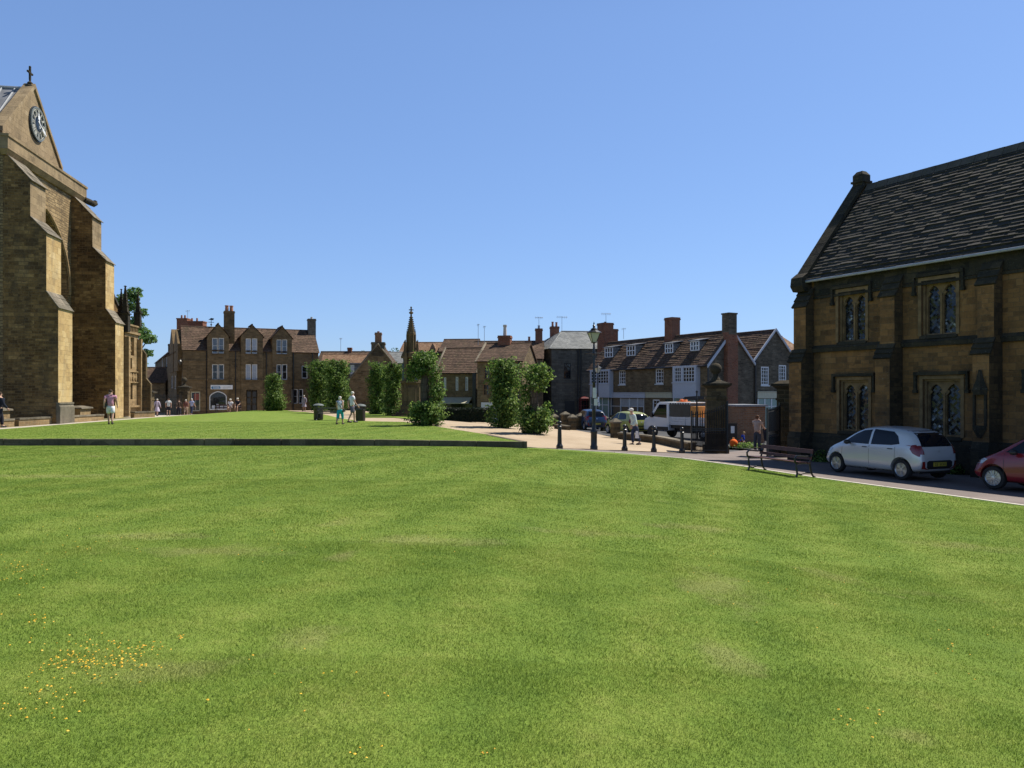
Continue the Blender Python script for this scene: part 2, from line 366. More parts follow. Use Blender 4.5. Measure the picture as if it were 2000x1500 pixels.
M['paving'] = m_ground('pale_paving', [(.34, .30, .24), (.43, .38, .31), (.5, .45, .37)], .8, 20)

EDGE = [gp(px, py)[:2] for px, py in ((1034, 874), (1090, 877.5), (1200, 884), (1330, 895), (1450, 911), (1600, 934), (1800, 961), (2000, 988))]
dx, dy = EDGE[-1][0]-EDGE[-2][0], EDGE[-1][1]-EDGE[-2][1]; q = math.hypot(dx, dy)
EDGE_R = (EDGE[-1][0]+dx/q*22, EDGE[-1][1]+dy/q*22)
LOWER = [(-70, -6), (EDGE_R[0], -6), EDGE_R]+EDGE[::-1]+[(-70, 27.95)]
BOL = [gp(px, py)[:2] for px, py in ((1093, 876), (1160, 878), (1220, 880), (1277, 882.5), (1332, 884.5))]
ROAD = EDGE+[EDGE_R, (EDGE_R[0], -6), (60, -6), (60, 40), (14, 40), (9.7, 34.0)]+BOL[::-1]+[EDGE[0]]
LEDGE = [(.5, 28.15), gp(960, 850, U)[:2], gp(890, 839, U)[:2], gp(840, 831, U)[:2], gp(790, 824, U)[:2], gp(700, 822, U)[:2], (-11.4, 50.5), (-14.9, 60), (-18.0, 66), (-20.6, 70.5), (-21.3, 74)]
UPPER = [(-23.6, 28.15)]+LEDGE+[(-24, 74)]
def base_fn(x, y):
    if y < 28.3: return G(x, y)-.16
    return min(GR(x, y), G(x, y))-.12 if y < 45 else GR(x, y)-.10
sheet('ground', [(-260, -60), (260, -60), (260, 420), (-260, 420)], lambda x, y: base_fn(max(-80, min(80, x)), max(-10, min(y, 100))), M['asphalt'], cell=2.0, kind='structure')
sheet('street', [(7, 42), (12, 36), (60, 40), (60, 120), (-20, 120), (-20, 76), (3, 57)], GR, M['asphalt'], off=-.03, kind='structure')
sheet('lawn', LOWER, G, M['lawn'], cell=.5, kind='structure')
sheet('upper_lawn', UPPER, U, M['lawn'], off=.0, kind='structure')
sheet('driveway', ROAD, G, M['drive'], off=-.012, kind='structure')
P202 = gp(1202, 855, GR)[:2]; P350 = gp(1372, 873)[:2]
GRAV = LEDGE+[(-21.3, 75), (-6, 76), (3, 60), (5.4, 47), P202, P350, (9.4, 34.0)]+BOL[::-1]+[EDGE[0]]
sheet('gravel_path', GRAV, GR, M['gravel'], off=-.008, kind='structure')
sheet('churchyard', [(-80, 28.15), (-24.7, 28.15), (-24.6, 50), (-30, 58), (-80, 58)], U, M['dirt'], off=-.02, kind='structure')
sheet('church_path', [(-23.6, 28.15), (-24.7, 28.15), (-24.6, 50), (-30, 58), (-60, 66), (-60, 100), (-21.3, 100), (-21.3, 74), (-24, 74), (-23.6, 51)], U, M['paving'], off=-.01, kind='structure')
# pale stone edging between lawn and driveway
mb = MB(); E = EDGE[1:]+[EDGE_R]
for (x0, y0), (x1, y1) in zip(E, E[1:]):
    n = max(1, int(math.hypot(x1-x0, y1-y0)/.9)); L = math.hypot(x1-x0, y1-y0); nx, ny = -(y1-y0)/L*.10, (x1-x0)/L*.10
    for i in range(n):
        a, b = i/n+.01/n, (i+1)/n-.01/n
        ax, ay, bx, by = x0+(x1-x0)*a, y0+(y1-y0)*a, x0+(x1-x0)*b, y0+(y1-y0)*b
        za, zb = G(ax, ay)+.012, G(bx, by)+.012
        mb.hexa([(ax, ay, za-.2), (bx, by, zb-.2), (bx+nx, by+ny, zb-.2), (ax+nx, ay+ny, za-.2)], [(ax, ay, za), (bx, by, zb), (bx+nx, by+ny, zb), (ax+nx, ay+ny, za)])
mb.build('edging_kerb', plain('pale_edging', (.58, .54, .44), .9, var=.15), kind='structure')

def in_poly(X, Y, poly):
    ins = np.zeros(X.shape, bool); n = len(poly)
    for i in range(n):
        x1, y1 = poly[i]; x2, y2 = poly[(i+1) % n]
        c = ((y1 > Y) != (y2 > Y)) & (X < (x2-x1)*(Y-y1)/(y2-y1+1e-12)+x1); ins ^= c
    return ins
def G_np(x, y): return -.0107*y-.76*np.tanh(.5*(x+np.sqrt(x*x+4))/9)
def U_np(x, y):
    s = lambda t: (lambda q: q*q*(3-2*q))(np.clip(t, 0, 1))
    return -.08+.08*s((y-28)/30)-.10*s((x+7)/8)*(1-s((y-28)/12))-.36*s((y-71)/11)-.45*s((y-50)/18)*s((-23.5-x)/5)
def tri_mesh(name, co, rnd, mat, parent=None, per=3, **kw):
    nb = len(co)//per; me = bpy.data.meshes.new(name)
    me.vertices.add(len(co)); me.vertices.foreach_set('co', co.astype(np.float32).ravel())
    me.loops.add(len(co)); me.loops.foreach_set('vertex_index', np.arange(len(co), dtype=np.int32))
    me.polygons.add(nb); me.polygons.foreach_set('loop_start', np.arange(0, len(co), per, dtype=np.int32))
    me.update(calc_edges=True)
    a = me.attributes.new('rnd', 'FLOAT', 'POINT'); a.data.foreach_set('value', np.repeat(rnd, per).astype(np.float32))
    me.materials.append(mat); o = bpy.data.objects.new(name, me); COL.objects.link(o)
    if parent is not None: o.parent = parent
    tag(o, **kw); return o
rs = np.random.RandomState(3)
def blades(y0, y1, dens, h, wd, poly, fn):
    n = int((.72*(y1*y1-y0*y0)+2*(y1-y0))*dens*1.02)
    Y = np.sqrt(rs.uniform(y0*y0, y1*y1, n)); X = rs.uniform(-1, 1, n)*(.70*Y+1.0)
    k = in_poly(X, Y, poly); X, Y = X[k], Y[k]; n = len(X)
    # clumping: height varies with smooth pattern
    cl = .75+.25*np.sin(X*3.1+np.sin(Y*2.3)*2)*np.sin(Y*3.7+np.sin(X*1.9)*2)
    z = fn(X, Y); th = rs.uniform(0, 2*np.pi, n); H = h*rs.uniform(.45, 1.15, n)*cl; ln = rs.uniform(.2, 1.15, n)*H
    ld = rs.uniform(0, 2*np.pi, n); W = wd*rs.uniform(.6, 1.3, n)
    co = np.zeros((n, 3, 3)); cx, cy = np.cos(th)*W/2, np.sin(th)*W/2
    co[:, 0] = np.stack([X-cx, Y-cy, z-.003], 1); co[:, 1] = np.stack([X+cx, Y+cy, z-.003], 1)
    co[:, 2] = np.stack([X+np.cos(ld)*ln, Y+np.sin(ld)*ln, z+H], 1)
    return co.reshape(-1, 3), rs.rand(n)
A = [blades(2.5, 5, 17000, .019, .0034, LOWER, G_np), blades(5, 9, 8500, .021, .0045, LOWER, G_np), blades(9, 16, 3200, .023, .007, LOWER, G_np), blades(16, 27.9, 1100, .024, .012, LOWER, G_np), blades(28.3, 44, 350, .022, .018, UPPER, U_np)]
tri_mesh('grass', np.concatenate([a[0] for a in A]), np.concatenate([a[1] for a in A]), M['blade'], kind='stuff', label='short mown grass covering the wide lawn', category=None) if False else None
g = tri_mesh('grass', np.concatenate([a[0] for a in A]), np.concatenate([a[1] for a in A]), M['blade'])
tag(g, 'short mown grass blades growing over the lawn', 'grass', kind='stuff')
# small yellow flowers
M['petal'] = plain('yellow_petal', (.85, .45, .02), .6, var=.3, vscale=3)
mb = MB()
def flower(x, y, r):
    z = G(x, y)+random.uniform(.014, .026); a0 = random.random()*6; tx, ty = random.uniform(-.3, .3), random.uniform(-.3, .3)
    for s in (1, .55):
        c = mb.vert((x, y, z+.004*(2-s)))
        ring = [mb.vert((x+math.cos(a0+k*1.047)*r*s*(1 if k % 2 else .75), y+math.sin(a0+k*1.047)*r*s*(1 if k % 2 else .75), z+(tx*math.cos(a0+k*1.047)+ty*math.sin(a0+k*1.047))*r*s)) for k in range(6)]
        for k in range(6): mb.idx([c, ring[k], ring[(k+1) % 6]])
for (cx, cy, sx, sy, n) in ((190, 1295, 110, 34, 75), (110, 1290, 80, 40, 44), (230, 1285, 60, 20, 30), (270, 1270, 60, 12, 26), (90, 1380, 70, 30, 30), (40, 1120, 60, 25, 34), (60, 1215, 60, 8, 14), (350, 1248, 8, 4, 10), (150, 1070, 90, 40, 26), (1690, 1410, 60, 20, 14), (1500, 1130, 250, 60, 30), (600, 1350, 300, 60, 14), (1850, 1260, 120, 60, 16), (700, 1470, 30, 12, 5), (960, 1480, 20, 12, 4), (600, 1050, 300, 50, 26)):
    for _ in range(n):
        px, py = random.gauss(cx, sx*.6), random.gauss(cy, sy*.7)
        if py < 900 or py > 1540: continue
        x, y, z = gp(px, py)
        flower(x, y, random.uniform(.005, .0095))
mb.build('lawn_flowers', M['petal'], label='scattered small yellow flowers dotted through the lawn', cat='flowers', kind='stuff')

# ---------------------------------------------------------------- low retaining wall between the lawns
M['rwall'] = masonry('retaining_stone', [(.04, .034, .025), (.085, .072, .05), (.15, .125, .085), (.22, .185, .13)], (.05, .045, .035), 3, 3, .001, stain=(.03, .03, .024), stain_amt=.6, bumpd=.03)
mb = MB(-.3); x = -58.0
def wtop(x): return U(x, 28.15)+.012
while x < .5:
    L = min(random.choice((1.1, 1.4, 1.7, 2.0)), .56-x); j = random.uniform(-.014, .014)
    dz = random.uniform(-.012, .008); mb.hexa([(x+.012, 27.96+j, -.6), (x+L-.012, 27.96+j, -.6), (x+L-.012, 28.2, -.6), (x+.012, 28.2, -.6)], [(x+.012, 27.985+j, wtop(x)+dz), (x+L-.012, 27.985+j, wtop(x+L)+dz), (x+L-.012, 28.2, wtop(x+L)+dz), (x+.012, 28.2, wtop(x)+dz)])
    x += L
e = LEDGE[1]; n = 6
for i in range(n):
    a, b = i/n+.004, (i+1)/n-.004; P = lambda t: (.56+(e[0]-.56)*t, 28.2+(e[1]-28.2)*t)
    (ax, ay), (bx, by) = P(a), P(b); za, zb = U(ax, ay)+.012, U(bx, by)+.012
    mb.hexa([(ax, ay, za-.7), (ax-.02, ay, za-.7), (bx-.22, by, zb-.7), (bx, by, zb-.7)] if False else [(bx, by, zb-.7), (bx-.22, by, zb-.7), (ax-.22, ay, za-.7), (ax, ay, za-.7)], [(bx, by, zb), (bx-.22, by, zb), (ax-.22, ay, za), (ax, ay, za)])
o = mb.build('retaining_wall', M['rwall'], label='long low dark stone retaining wall stepping up to the upper lawn', cat='wall'); o.location.z = -.3
# ---------------------------------------------------------------- building helpers
class Fr:
    def __init__(s, ox, oy, deg):
        s.ox, s.oy, s.th = ox, oy, rad(deg); s.c, s.s = math.cos(s.th), math.sin(s.th)
    def fx(s, px, yo=0.0):
        r = (px-1000)/F; bx, by = s.ox-yo*s.s, s.oy+yo*s.c
        return (r*by-bx)/(s.c-r*s.s)
    def Y(s, x, yo=0.0): return s.oy+x*s.s+yo*s.c
    def X(s, x, yo=0.0): return s.ox+x*s.c-yo*s.s
    def fz(s, px, py, yo=0.0): return EYE+(HY-py)/F*s.Y(s.fx(px, yo), yo)
    def rect(s, px0, px1, py0, py1, yo=0.0):
        m = (px0+px1)/2; return (s.fx(px0, yo), s.fx(px1, yo), s.fz(m, py1, yo), s.fz(m, py0, yo))
    def px(s, x, z, yo=0.0): Y = s.Y(x, yo); return 1000+F*s.X(x, yo)/Y, HY-F*(z-EYE)/Y

def facade(mb, x0, x1, z0, z1, ops, y=0.0, d=.16, m=None):
    xs = sorted({x0, x1, *[v for o in ops for v in o[:2] if x0 < v < x1]}); zs = sorted({z0, z1, *[v for o in ops for v in o[2:4] if z0 < v < z1]})
    for a, b in zip(xs, xs[1:]):
        for c, e in zip(zs, zs[1:]):
            mx, mz = (a+b)/2, (c+e)/2
            if any(o[0] < mx < o[1] and o[2] < mz < o[3] for o in ops): continue
            mb.face([(a, y, c), (b, y, c), (b, y, e), (a, y, e)], m)
    for o in ops:
        a, b, c, e = o[:4]
        mb.face([(a, y, c), (a, y+d, c), (a, y+d, e), (a, y, e)][::-1], m); mb.face([(b, y, c), (b, y+d, c), (b, y+d, e), (b, y, e)], m)
        mb.face([(a, y, c), (b, y, c), (b, y+d, c), (a, y+d, c)][::-1], m); mb.face([(a, y, e), (b, y, e), (b, y+d, e), (a, y+d, e)], m)
def arch_pts(a, b, zs, za, k=.75, n=9):
    mid = (a+b)/2; pts = []
    for i in range(n+1):
        s = i/n*k*math.pi/2; pts.append((a+(mid-a)*(1-math.cos(s))/(1-math.cos(k*math.pi/2)), zs+(za-zs)*math.sin(s)/math.sin(k*math.pi/2)))
    return pts+[(a+b-x, z) for x, z in pts[:-1][::-1]]
def arch_plate(mb, x0, x1, z0, z1, lights, zsill, zs, za, y, d, k=.75, m=None):
    """stone plate with one or more arched openings"""
    L = sorted(lights)
    if zsill > z0+1e-4: mb.face([(x0, y, z0), (x1, y, z0), (x1, y, zsill), (x0, y, zsill)], m)
    xs = [x0]+[v for l in L for v in l]+[x1]
    for i in range(0, len(xs), 2):
        a, b = xs[i], xs[i+1]
        if b-a > 1e-4: mb.face([(a, y, zsill), (b, y, zsill), (b, y, z1), (a, y, z1)], m)
    for a, b in L:
        P = arch_pts(a, b, zs, za, k)
        for (ax, az), (bx, bz) in zip(P, P[1:]):
            mb.face([(ax, y, az), (bx, y, bz), (bx, y, z1), (ax, y, z1)], m)
            mb.face([(ax, y, az), (ax, y+d, az), (bx, y+d, bz), (bx, y, bz)], m)
        mb.face([(a, y, zsill), (a, y, zs), (a, y+d, zs), (a, y+d, zsill)], m); mb.face([(b, y, zsill), (b, y+d, zsill), (b, y+d, zs), (b, y, zs)], m)
        mb.face([(a, y, zsill), (a, y+d, zsill), (b, y+d, zsill), (b, y, zsill)], m)
def roof_slope(mb, A, B, C, D, course=.28, lip=.03, tile=0, jit=0.0, m=None):
    """A,B eaves; C,D ridge (C above B). Stepped courses of tiles; tile>0 splits each course"""
    A, B, C, D = map(Vector, (A, B, C, D)); n_ = (B-A).cross(D-A)
    if n_.length < 1e-9: n_ = (B-A).cross(C-A)
    n_.normalize()
    if n_.z < 0: n_ = -n_
    H = max((D-A).length, (C-B).length) if (D-A).length > .01 else (C-B).length; N = max(2, int(H/course))
    for i in range(N):
        t0, t1 = i/N, min(1, (i+1.12)/N)
        l0, l1 = A.lerp(D, t0), A.lerp(D, t1); r0, r1 = B.lerp(C, t0), B.lerp(C, t1)
        W = (r0-l0).length; k = max(1, int(W/tile)) if tile else max(1, int(W/3))
        cuts = [0]+sorted((j+random.uniform(-.3, .3))/k for j in range(1, k))+[1]
        for a, b in zip(cuts, cuts[1:]):
            up = lip*(1+random.uniform(-jit, jit)); dn = random.uniform(-jit, jit)*course*.18
            p0, p1 = l0.lerp(r0, a), l0.lerp(r0, b); q0, q1 = l1.lerp(r1, a), l1.lerp(r1, b)
            sd = (p0-q0); sd = sd.normalized()*dn if sd.length > 1e-6 else sd*0
            p0 = p0+sd; p1 = p1+sd
            P0, P1, Q0, Q1 = p0+n_*up, p1+n_*up, q0+n_*.004, q1+n_*.004
            mb.face([P0, P1, Q1, Q0], m); mb.face([p0-n_*.005, p1-n_*.005, P1, P0], m)
            if tile: mb.face([p1-n_*.005, q1-n_*.005, Q1, P1], m); mb.face([p0-n_*.005, P0, Q0, q0-n_*.005], m)
def window(par, x0, x1, z0, z1, y=.09, cols=2, rows=2, fm=None, gm=None, fw=.06, bw=.025, mull=None, sill=None, bz=0.0, split=None, arch=None):
    fm = fm or M['white']; gm = gm or M['glass']; mb = MB(bz); t = .06
    mb.box(x0, x0+fw, y, y+t, z0, z1); mb.box(x1-fw, x1, y, y+t, z0, z1); mb.box(x0+fw, x1-fw, y, y+t, z0, z0+fw); mb.box(x0+fw, x1-fw, y, y+t, z1-fw, z1)
    for i in range(1, cols):
        x = x0+(x1-x0)*i/cols; w_ = bw/2; mb.box(x-w_, x+w_, y+.004, y+t, z0+fw, z1-fw)
    for j in range(1, rows):
        z = z0+(z1-z0)*j/rows; w_ = bw/2*(1.6 if (split and j == split) else 1); mb.box(x0+fw, x1-fw, y+.007, y+t-.004, z-w_, z+w_)
    o = mb.build('window', fm, par)
    g = MB(bz); g.face([(x0+.01, y+t-.01, z0+.01), (x1-.01, y+t-.01, z0+.01), (x1-.01, y+t-.01, z1-.01), (x0+.01, y+t-.01, z1-.01)]); g.build('pane', gm, o)
    if sill:
        s_ = MB(bz); s_.box(x0-.06, x1+.06, -.05, y-.002, z0-.09, z0-.001); s_.build('sill', sill, o)
    return o
def chimney(par, cx, cy, w_, d, z0, z1, mat, pots=1, pm=None, bz=0.0, cap=True, ph=.45, pr=.13):
    mb = MB(bz); mb.box(cx-w_/2, cx+w_/2, cy-d/2, cy+d/2, z0, z1-.22)
    if cap:
        mb.box(cx-w_/2-.05, cx+w_/2+.05, cy-d/2-.05, cy+d/2+.05, z1-.2175, z1-.12); mb.box(cx-w_/2-.02, cx+w_/2+.02, cy-d/2-.02, cy+d/2+.02, z1-.1175, z1)
    else: mb.box(cx-w_/2, cx+w_/2, cy-d/2, cy+d/2, z1-.2175, z1)
    o = mb.build('chimney', mat, par)
    for i in range(pots):
        p = MB(bz); x = cx+(i-(pots-1)/2)*w_/max(1, pots)*.9
        h = ph*random.uniform(.85, 1.15); p.lathe([(pr, 0), (pr*.85, h*.8), (pr*1.05, h*.84), (pr*1.05, h)], (x, cy, z1+.002), 10); p.build('chimney_pot', pm or M['pot'], o, smooth=40)
    return o
def pipe(par, pts, r=.045, bz=0.0, name='downpipe', mat=None):
    mb = MB(bz); mb.tube(pts, r, 7); return mb.build(name, mat or M['iron'], par, smooth=50)
def body_walls(mb, x0, x1, dep, z0, ze, zr, axis, ops, d=.16, m=None, side_m=None, y0=0.0):
    facade(mb, x0, x1, z0, ze, ops, y0, d, m); sm = m if side_m is None else side_m; y1 = y0+dep; ym = (y0+y1)/2; xm = (x0+x1)/2
    if axis == 'x':
        mb.face([(x0, y0, z0), (x0, y0, ze), (x0, ym, zr), (x0, y1, ze), (x0, y1, z0)], sm); mb.face([(x1, y0, z0), (x1, y1, z0), (x1, y1, ze), (x1, ym, zr), (x1, y0, ze)], sm)
        mb.face([(x0, y1, z0), (x0, y1, ze), (x1, y1, ze), (x1, y1, z0)], sm)
    else:
        mb.face([(x0, y0, ze), (x1, y0, ze), (xm, y0, zr)], m); mb.face([(x0, y1, z0), (x0, y1, ze), (xm, y1, zr), (x1, y1, ze), (x1, y1, z0)], sm)
        mb.face([(x0, y0, z0), (x0, y0, ze), (x0, y1, ze), (x0, y1, z0)], sm); mb.face([(x1, y0, z0), (x1, y1, z0), (x1, y1, ze), (x1, y0, ze)], sm)
def gable_roof(par, x0, x1, dep, ze, zr, axis, mat, ov=.25, bz=0.0, y0=0.0, end=.1, **kw):
    mb = MB(bz); y1 = y0+dep; ym = (y0+y1)/2; xm = (x0+x1)/2; L = .06
    if axis == 'x':
        s = (zr-ze)/(dep/2); a = (x0-end, y0-ov, ze-ov*s+L); b = (x1+end, y0-ov, ze-ov*s+L); c = (x1+end, ym, zr+L); d = (x0-end, ym, zr+L)
        roof_slope(mb, a, b, c, d, **kw); roof_slope(mb, (x1+end, y1+ov, ze-ov*s+L), (x0-end, y1+ov, ze-ov*s+L), d, c, **kw)
        T = .06
        mb.face([(x0-end, y0-ov, ze-ov*s+L-T), (x0-end, ym, zr+L-T), (x1+end, ym, zr+L-T), (x1+end, y0-ov, ze-ov*s+L-T)])
        for X in (x0-end, x1+end): mb.face([(X, y0-ov, ze-ov*s+L-T), (X, y0-ov, ze-ov*s+L+.01), (X, ym, zr+L+.01), (X, y1+ov, ze-ov*s+L+.01), (X, y1+ov, ze-ov*s+L-T), (X, ym, zr+L-T)])
        mb.tube([(x0-end, ym, zr+L), (x1+end, ym, zr+L)], .09, 8)
    else:
        s = (zr-ze)/((x1-x0)/2); a = (x0-ov, y0-end, ze-ov*s+L); d = (xm, y0-end, zr+L); b = (x0-ov, y1, ze-ov*s+L); c = (xm, y1, zr+L)
        roof_slope(mb, b, a, d, c, **kw); roof_slope(mb, (x1+ov, y0-end, a[2]), (x1+ov, y1, a[2]), c, d, **kw)
        mb.tube([(xm, y0-end, zr+L), (xm, y1, zr+L)], .09, 8)
    return mb.build('roof', mat, par)
def sash(par, fr, px0, px1, py0, py1, cols=2, rows=4, bz=0.0, **kw):
    x0, x1, z0, z1 = fr.rect(px0, px1, py0, py1); window(par, x0, x1, z0, z1, cols=cols, rows=rows, bz=bz, **kw); return (x0, x1, z0, z1)
# ---------------------------------------------------------------- abbey transept (left)
M['church_wall'] = masonry('church_rubble_wall', [(.07, .052, .032), (.22, .15, .075), (.36, .255, .13), (.46, .35, .21)], (.14, .105, .065), .42, .15, .02, stain_amt=.3, bumpd=.05, seed=4)
M['gable_stone'] = masonry('gable_ashlar', [(.13, .098, .06), (.24, .175, .10), (.32, .235, .135), (.38, .30, .19)], (.23, .17, .10), .55, .28, .004, stain_amt=.4, bumpd=.02, seed=12)
fc = Fr(-27.15, 41.1, 99.09); B0 = -.35
ch = thing('abbey_church', (fc.ox, fc.oy, B0), fc.th, 'tall golden stone abbey transept with a clock in its gable and stepped buttresses', 'church')
mb = MB(B0)
W0, W1 = .12, 10.25; A0, A1 = 1.5, 8.25
arch_plate(mb, W0, W1, B0, 14.6, [(A0, A1)], 3.0, 8.2, 12.5, 0, .9, .72)
mb.face([(W0, 0, B0), (W0, 0, 14.6), (W0, 26, 14.6), (W0, 26, B0)]); mb.face([(W1, 0, B0), (W1, 26, B0), (W1, 26, 14.6), (W1, 0, 14.6)])
mb.face([(W0, 26, B0), (W0, 26, 14.6), (W1, 26, 14.6), (W1, 26, B0)])
mb.box(W0+.3, W1-.3, .93, 25, 14.3, 14.58)
# gable
GX0, GX1, GA = 1.15, 8.65, 4.9
mb.build('wall', M['church_wall'], ch)
mb = MB(B0); mb.prism_y([(GX0, 14.7), (GX1, 14.7), (GX1, 16.05), (GA, 19.85), (GX0, 16.05)], .6, 1.0); mb.build('gable', M['gable_stone'], ch)
mb = MB(B0)
for (xa, za), (xb, zb) in (((GX0-.18, 15.95), (GA, 20.05)), ((GX1+.18, 15.95), (GA, 20.05))):
    s = 1 if xb > xa else -1
    mb.prism_y([(xa, za), (xb, zb-.28), (xb, zb), (xa, za+.26)] if s > 0 else [(xb, zb-.28), (xa, za), (xa, za+.26), (xb, zb)], .5, 1.12)
mb.build('gable_coping', M['gable_stone'], ch)
# parapet
mb = MB(B0)
mb.box(-.25, W1+.3, -.3, .15, 14.62, 15.28); mb.box(-.3, W1+.36, -.36, .2, 15.282, 15.42); mb.taper(-.1, W1+.1, -.12, .1, 14.35, -.3, W1+.34, -.34, .1, 14.618)
mb.box(-.25, .2, .152, 26, 14.62, 15.28); mb.box(-.3, .26, .202, 26, 15.282, 15.42)
mb.box(W1-.1, W1+.3, .152, 26, 14.62, 15.28)
mb.build('parapet', M['gable_stone'], ch)
# buttresses
def profile(k=1.0, z0=B0): return [(-2.69, z0), (-2.69, 6.25), (-2.1, 7.1), (-2.1, 10.25), (-1.3, 11.1), (-1.3, 13.1), (-.22, 14.3), (.05, 14.3), (.05, z0)]
for x0, x1 in ((-.02, 1.85), (8.75, 10.32)):
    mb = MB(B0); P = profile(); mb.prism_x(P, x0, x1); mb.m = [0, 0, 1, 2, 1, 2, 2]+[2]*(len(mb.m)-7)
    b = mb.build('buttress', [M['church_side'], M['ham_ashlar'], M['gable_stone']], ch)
    for (ya, za), (yb, zb) in (((-2.69, 6.25), (-2.1, 7.1)), ((-2.1, 10.25), (-1.3, 11.1)), ((-1.3, 13.1), (-.22, 14.3))):
        mb = MB(B0); n = 3; L = math.hypot(yb-ya, zb-za); ny, nz = -(zb-za)/L, (yb-ya)/L
        for i in range(n):
            t0, t1 = (i-.25 if i == 0 else i)/n, (i+1)/n
            py0, pz0, py1, pz1 = ya+(yb-ya)*t0, za+(zb-za)*t0, ya+(yb-ya)*t1, za+(zb-za)*t1
            xs = [x0-.07, x0+(x1-x0)*random.uniform(.3, .45), x0+(x1-x0)*random.uniform(.6, .75), x1+.07]
            for xa, xb in zip(xs, xs[1:]):
                u = .045+random.uniform(-.01, .01)
                mb.hexa([(xa+.005, py0, pz0), (xb-.005, py0, pz0), (xb-.005, py1, pz1), (xa+.005, py1, pz1)], [(xa+.005, py0+ny*u, pz0+nz*u), (xb-.005, py0+ny*u, pz0+nz*u), (xb-.005, py1+ny*.03, pz1+nz*.03), (xa+.005, py1+ny*.03, pz1+nz*.03)])
        mb.build('weathering', M['coping'], b)
    if x0 < 1: mb = MB(B0); mb.box(x0-.03, x1+.03, -2.80, -2.6, B0, .85); mb.taper(x0-.03, x1+.03, -2.80, -2.6, .852, x0-.02, x1+.02, -2.71, -2.6, 1.0); mb.box(x0-.04, x1+.04, -2.77, -2.6, 1.001, 1.1); mb.build('plinth', M['coping'], b)
mb = MB(B0); mb.box(1.96, 8.64, -.16, -.002, B0, .95); mb.taper(1.96, 8.64, -.16, -.002, .952, 1.96, 8.64, -.02, -.002, 1.1); mb.build('plinth', M['ham_light'], ch)
# window tracery + hood
mb = MB(B0); n = 5; wl = (A1-A0)/n
arch_plate(mb, A0, A1, 3.0, 8.6, [(A0+i*wl+.1, A0+(i+1)*wl-.1) for i in range(n)], 3.2, 6.9, 7.7, .62, .2, .72)
for i in range(1, n):
    x = A0+i*wl; zt = 8.2+(12.5-8.2)*(1-abs(x-4.87)/3.4)**.5*.98; mb.box(x-.07, x+.07, .64, .8, 8.6, zt)
mb.tube([(A0+.2, .7, 8.6)]+[(A0+(i/10)*(A1-A0), .7, 8.6+1.5*math.sin(math.pi*i/10)) for i in range(1, 10)]+[(A1-.2, .7, 8.6)], .07, 6)
o = mb.build('window_tracery', M['ham_light'], ch)
mb = MB(B0); mb.face([(A0, .84, 3), (A1, .84, 3), (A1, .84, 12.5), (A0, .84, 12.5)]); mb.build('pane', M['glass'], o)
mb = MB(B0); P = arch_pts(A0-.12, A1+.12, 8.2, 12.68, .72)
mb.tube([(P[0][0], -.05, 7.9)]+[(x, -.05, z) for x, z in P]+[(P[-1][0], -.05, 7.9)], .11, 6); mb.build('hood_mould', M['ham_light'], ch)
# lead roof
mb = MB(B0); ra, rb = (GX0-.3, 15.3), (GA, 19.7)
mb.prism_y([(ra[0], ra[1]-.2), (GX1+.3, ra[1]-.2), (GX1+.3, ra[1]), (rb[0], rb[1]), (ra[0], ra[1])], 1.02, 26); mb.mi = 1
for i in range(34):
    y = 1.6+i*.72
    mb.tube([(ra[0], y, ra[1]+.03), (rb[0], y, rb[1]+.03)], .055, 6); mb.tube([(GX1+.3, y, ra[1]+.03), (rb[0], y, rb[1]+.03)], .055, 6)
mb.tube([(GA, 1.0, 19.75), (GA, 26, 19.75)], .09, 8); mb.build('roof', [M['lead'], M['lead_roll']], ch, smooth=40)
# cross finial
mb = MB(B0)
mb.lathe([(.26, 19.7), (.29, 19.88), (.15, 19.95), (.16, 20.08), (.07, 20.16), (.05, 20.25)], (GA, .8, 0), 8)
mb.box(GA-.05, GA+.05, .75, .85, 20.25, 21.0); mb.box(GA-.25, GA+.25, .76, .84, 20.64, 20.73)
for c in ((GA-.27, .8, 20.685), (GA+.27, .8, 20.685), (GA, .8, 21.03)): mb.ball(c, .075, 8)
mb.box(GA-.13, GA+.13, .77, .83, 20.60, 20.77)
mb.build('cross', M['hall_black'], ch)
# gargoyle water spout
mb = MB(B0); mb.tube([(W1+.1, -.2, 14.55), (W1+.6, -.35, 14.5), (W1+1.0, -.5, 14.45), (W1+1.3, -.55, 14.55)], [.2, .22, .2, .12], 8); mb.box(W1+1.0, W1+1.3, -.62, -.48, 14.5, 14.72); mb.build('gargoyle', M['hall_black'], ch, smooth=60)
# clock
M['clock_dark'] = plain('clock_face_blue_black', (.02, .03, .038), .4); M['gilt'] = plain('pale_gilt', (.46, .45, .39), .5, var=.05); M['clock_mid'] = plain('clock_open_grey', (.16, .19, .19), .5)
ccx, ccz, R = 5.4, 17.75, .98
def ydisc(mb, cx, cz, r0, r1, y, th, n=48):
    for i in range(n):
        a, b = 2*math.pi*i/n, 2*math.pi*(i+1)/n; q = lambda r, t, yy: (cx+r*math.sin(t), yy, cz+r*math.cos(t))
        mb.face([q(r0, a, y), q(r0, b, y), q(r1, b, y), q(r1, a, y)][::-1] if r0 > 0 else [q(0, a, y), q(r1, a, y), q(r1, b, y)])
        mb.face([q(r1, a, y), q(r1, a, y+th), q(r1, b, y+th), q(r1, b, y)])
        if r0 > 0: mb.face([q(r0, a, y), q(r0, b, y), q(r0, b, y+th), q(r0, a, y+th)])
ccx = 5.25
mb = MB(B0); ydisc(mb, ccx, ccz, 0, R*1.05, .53, .06); ck = mb.build('clock_face', M['clock_dark'], ch)
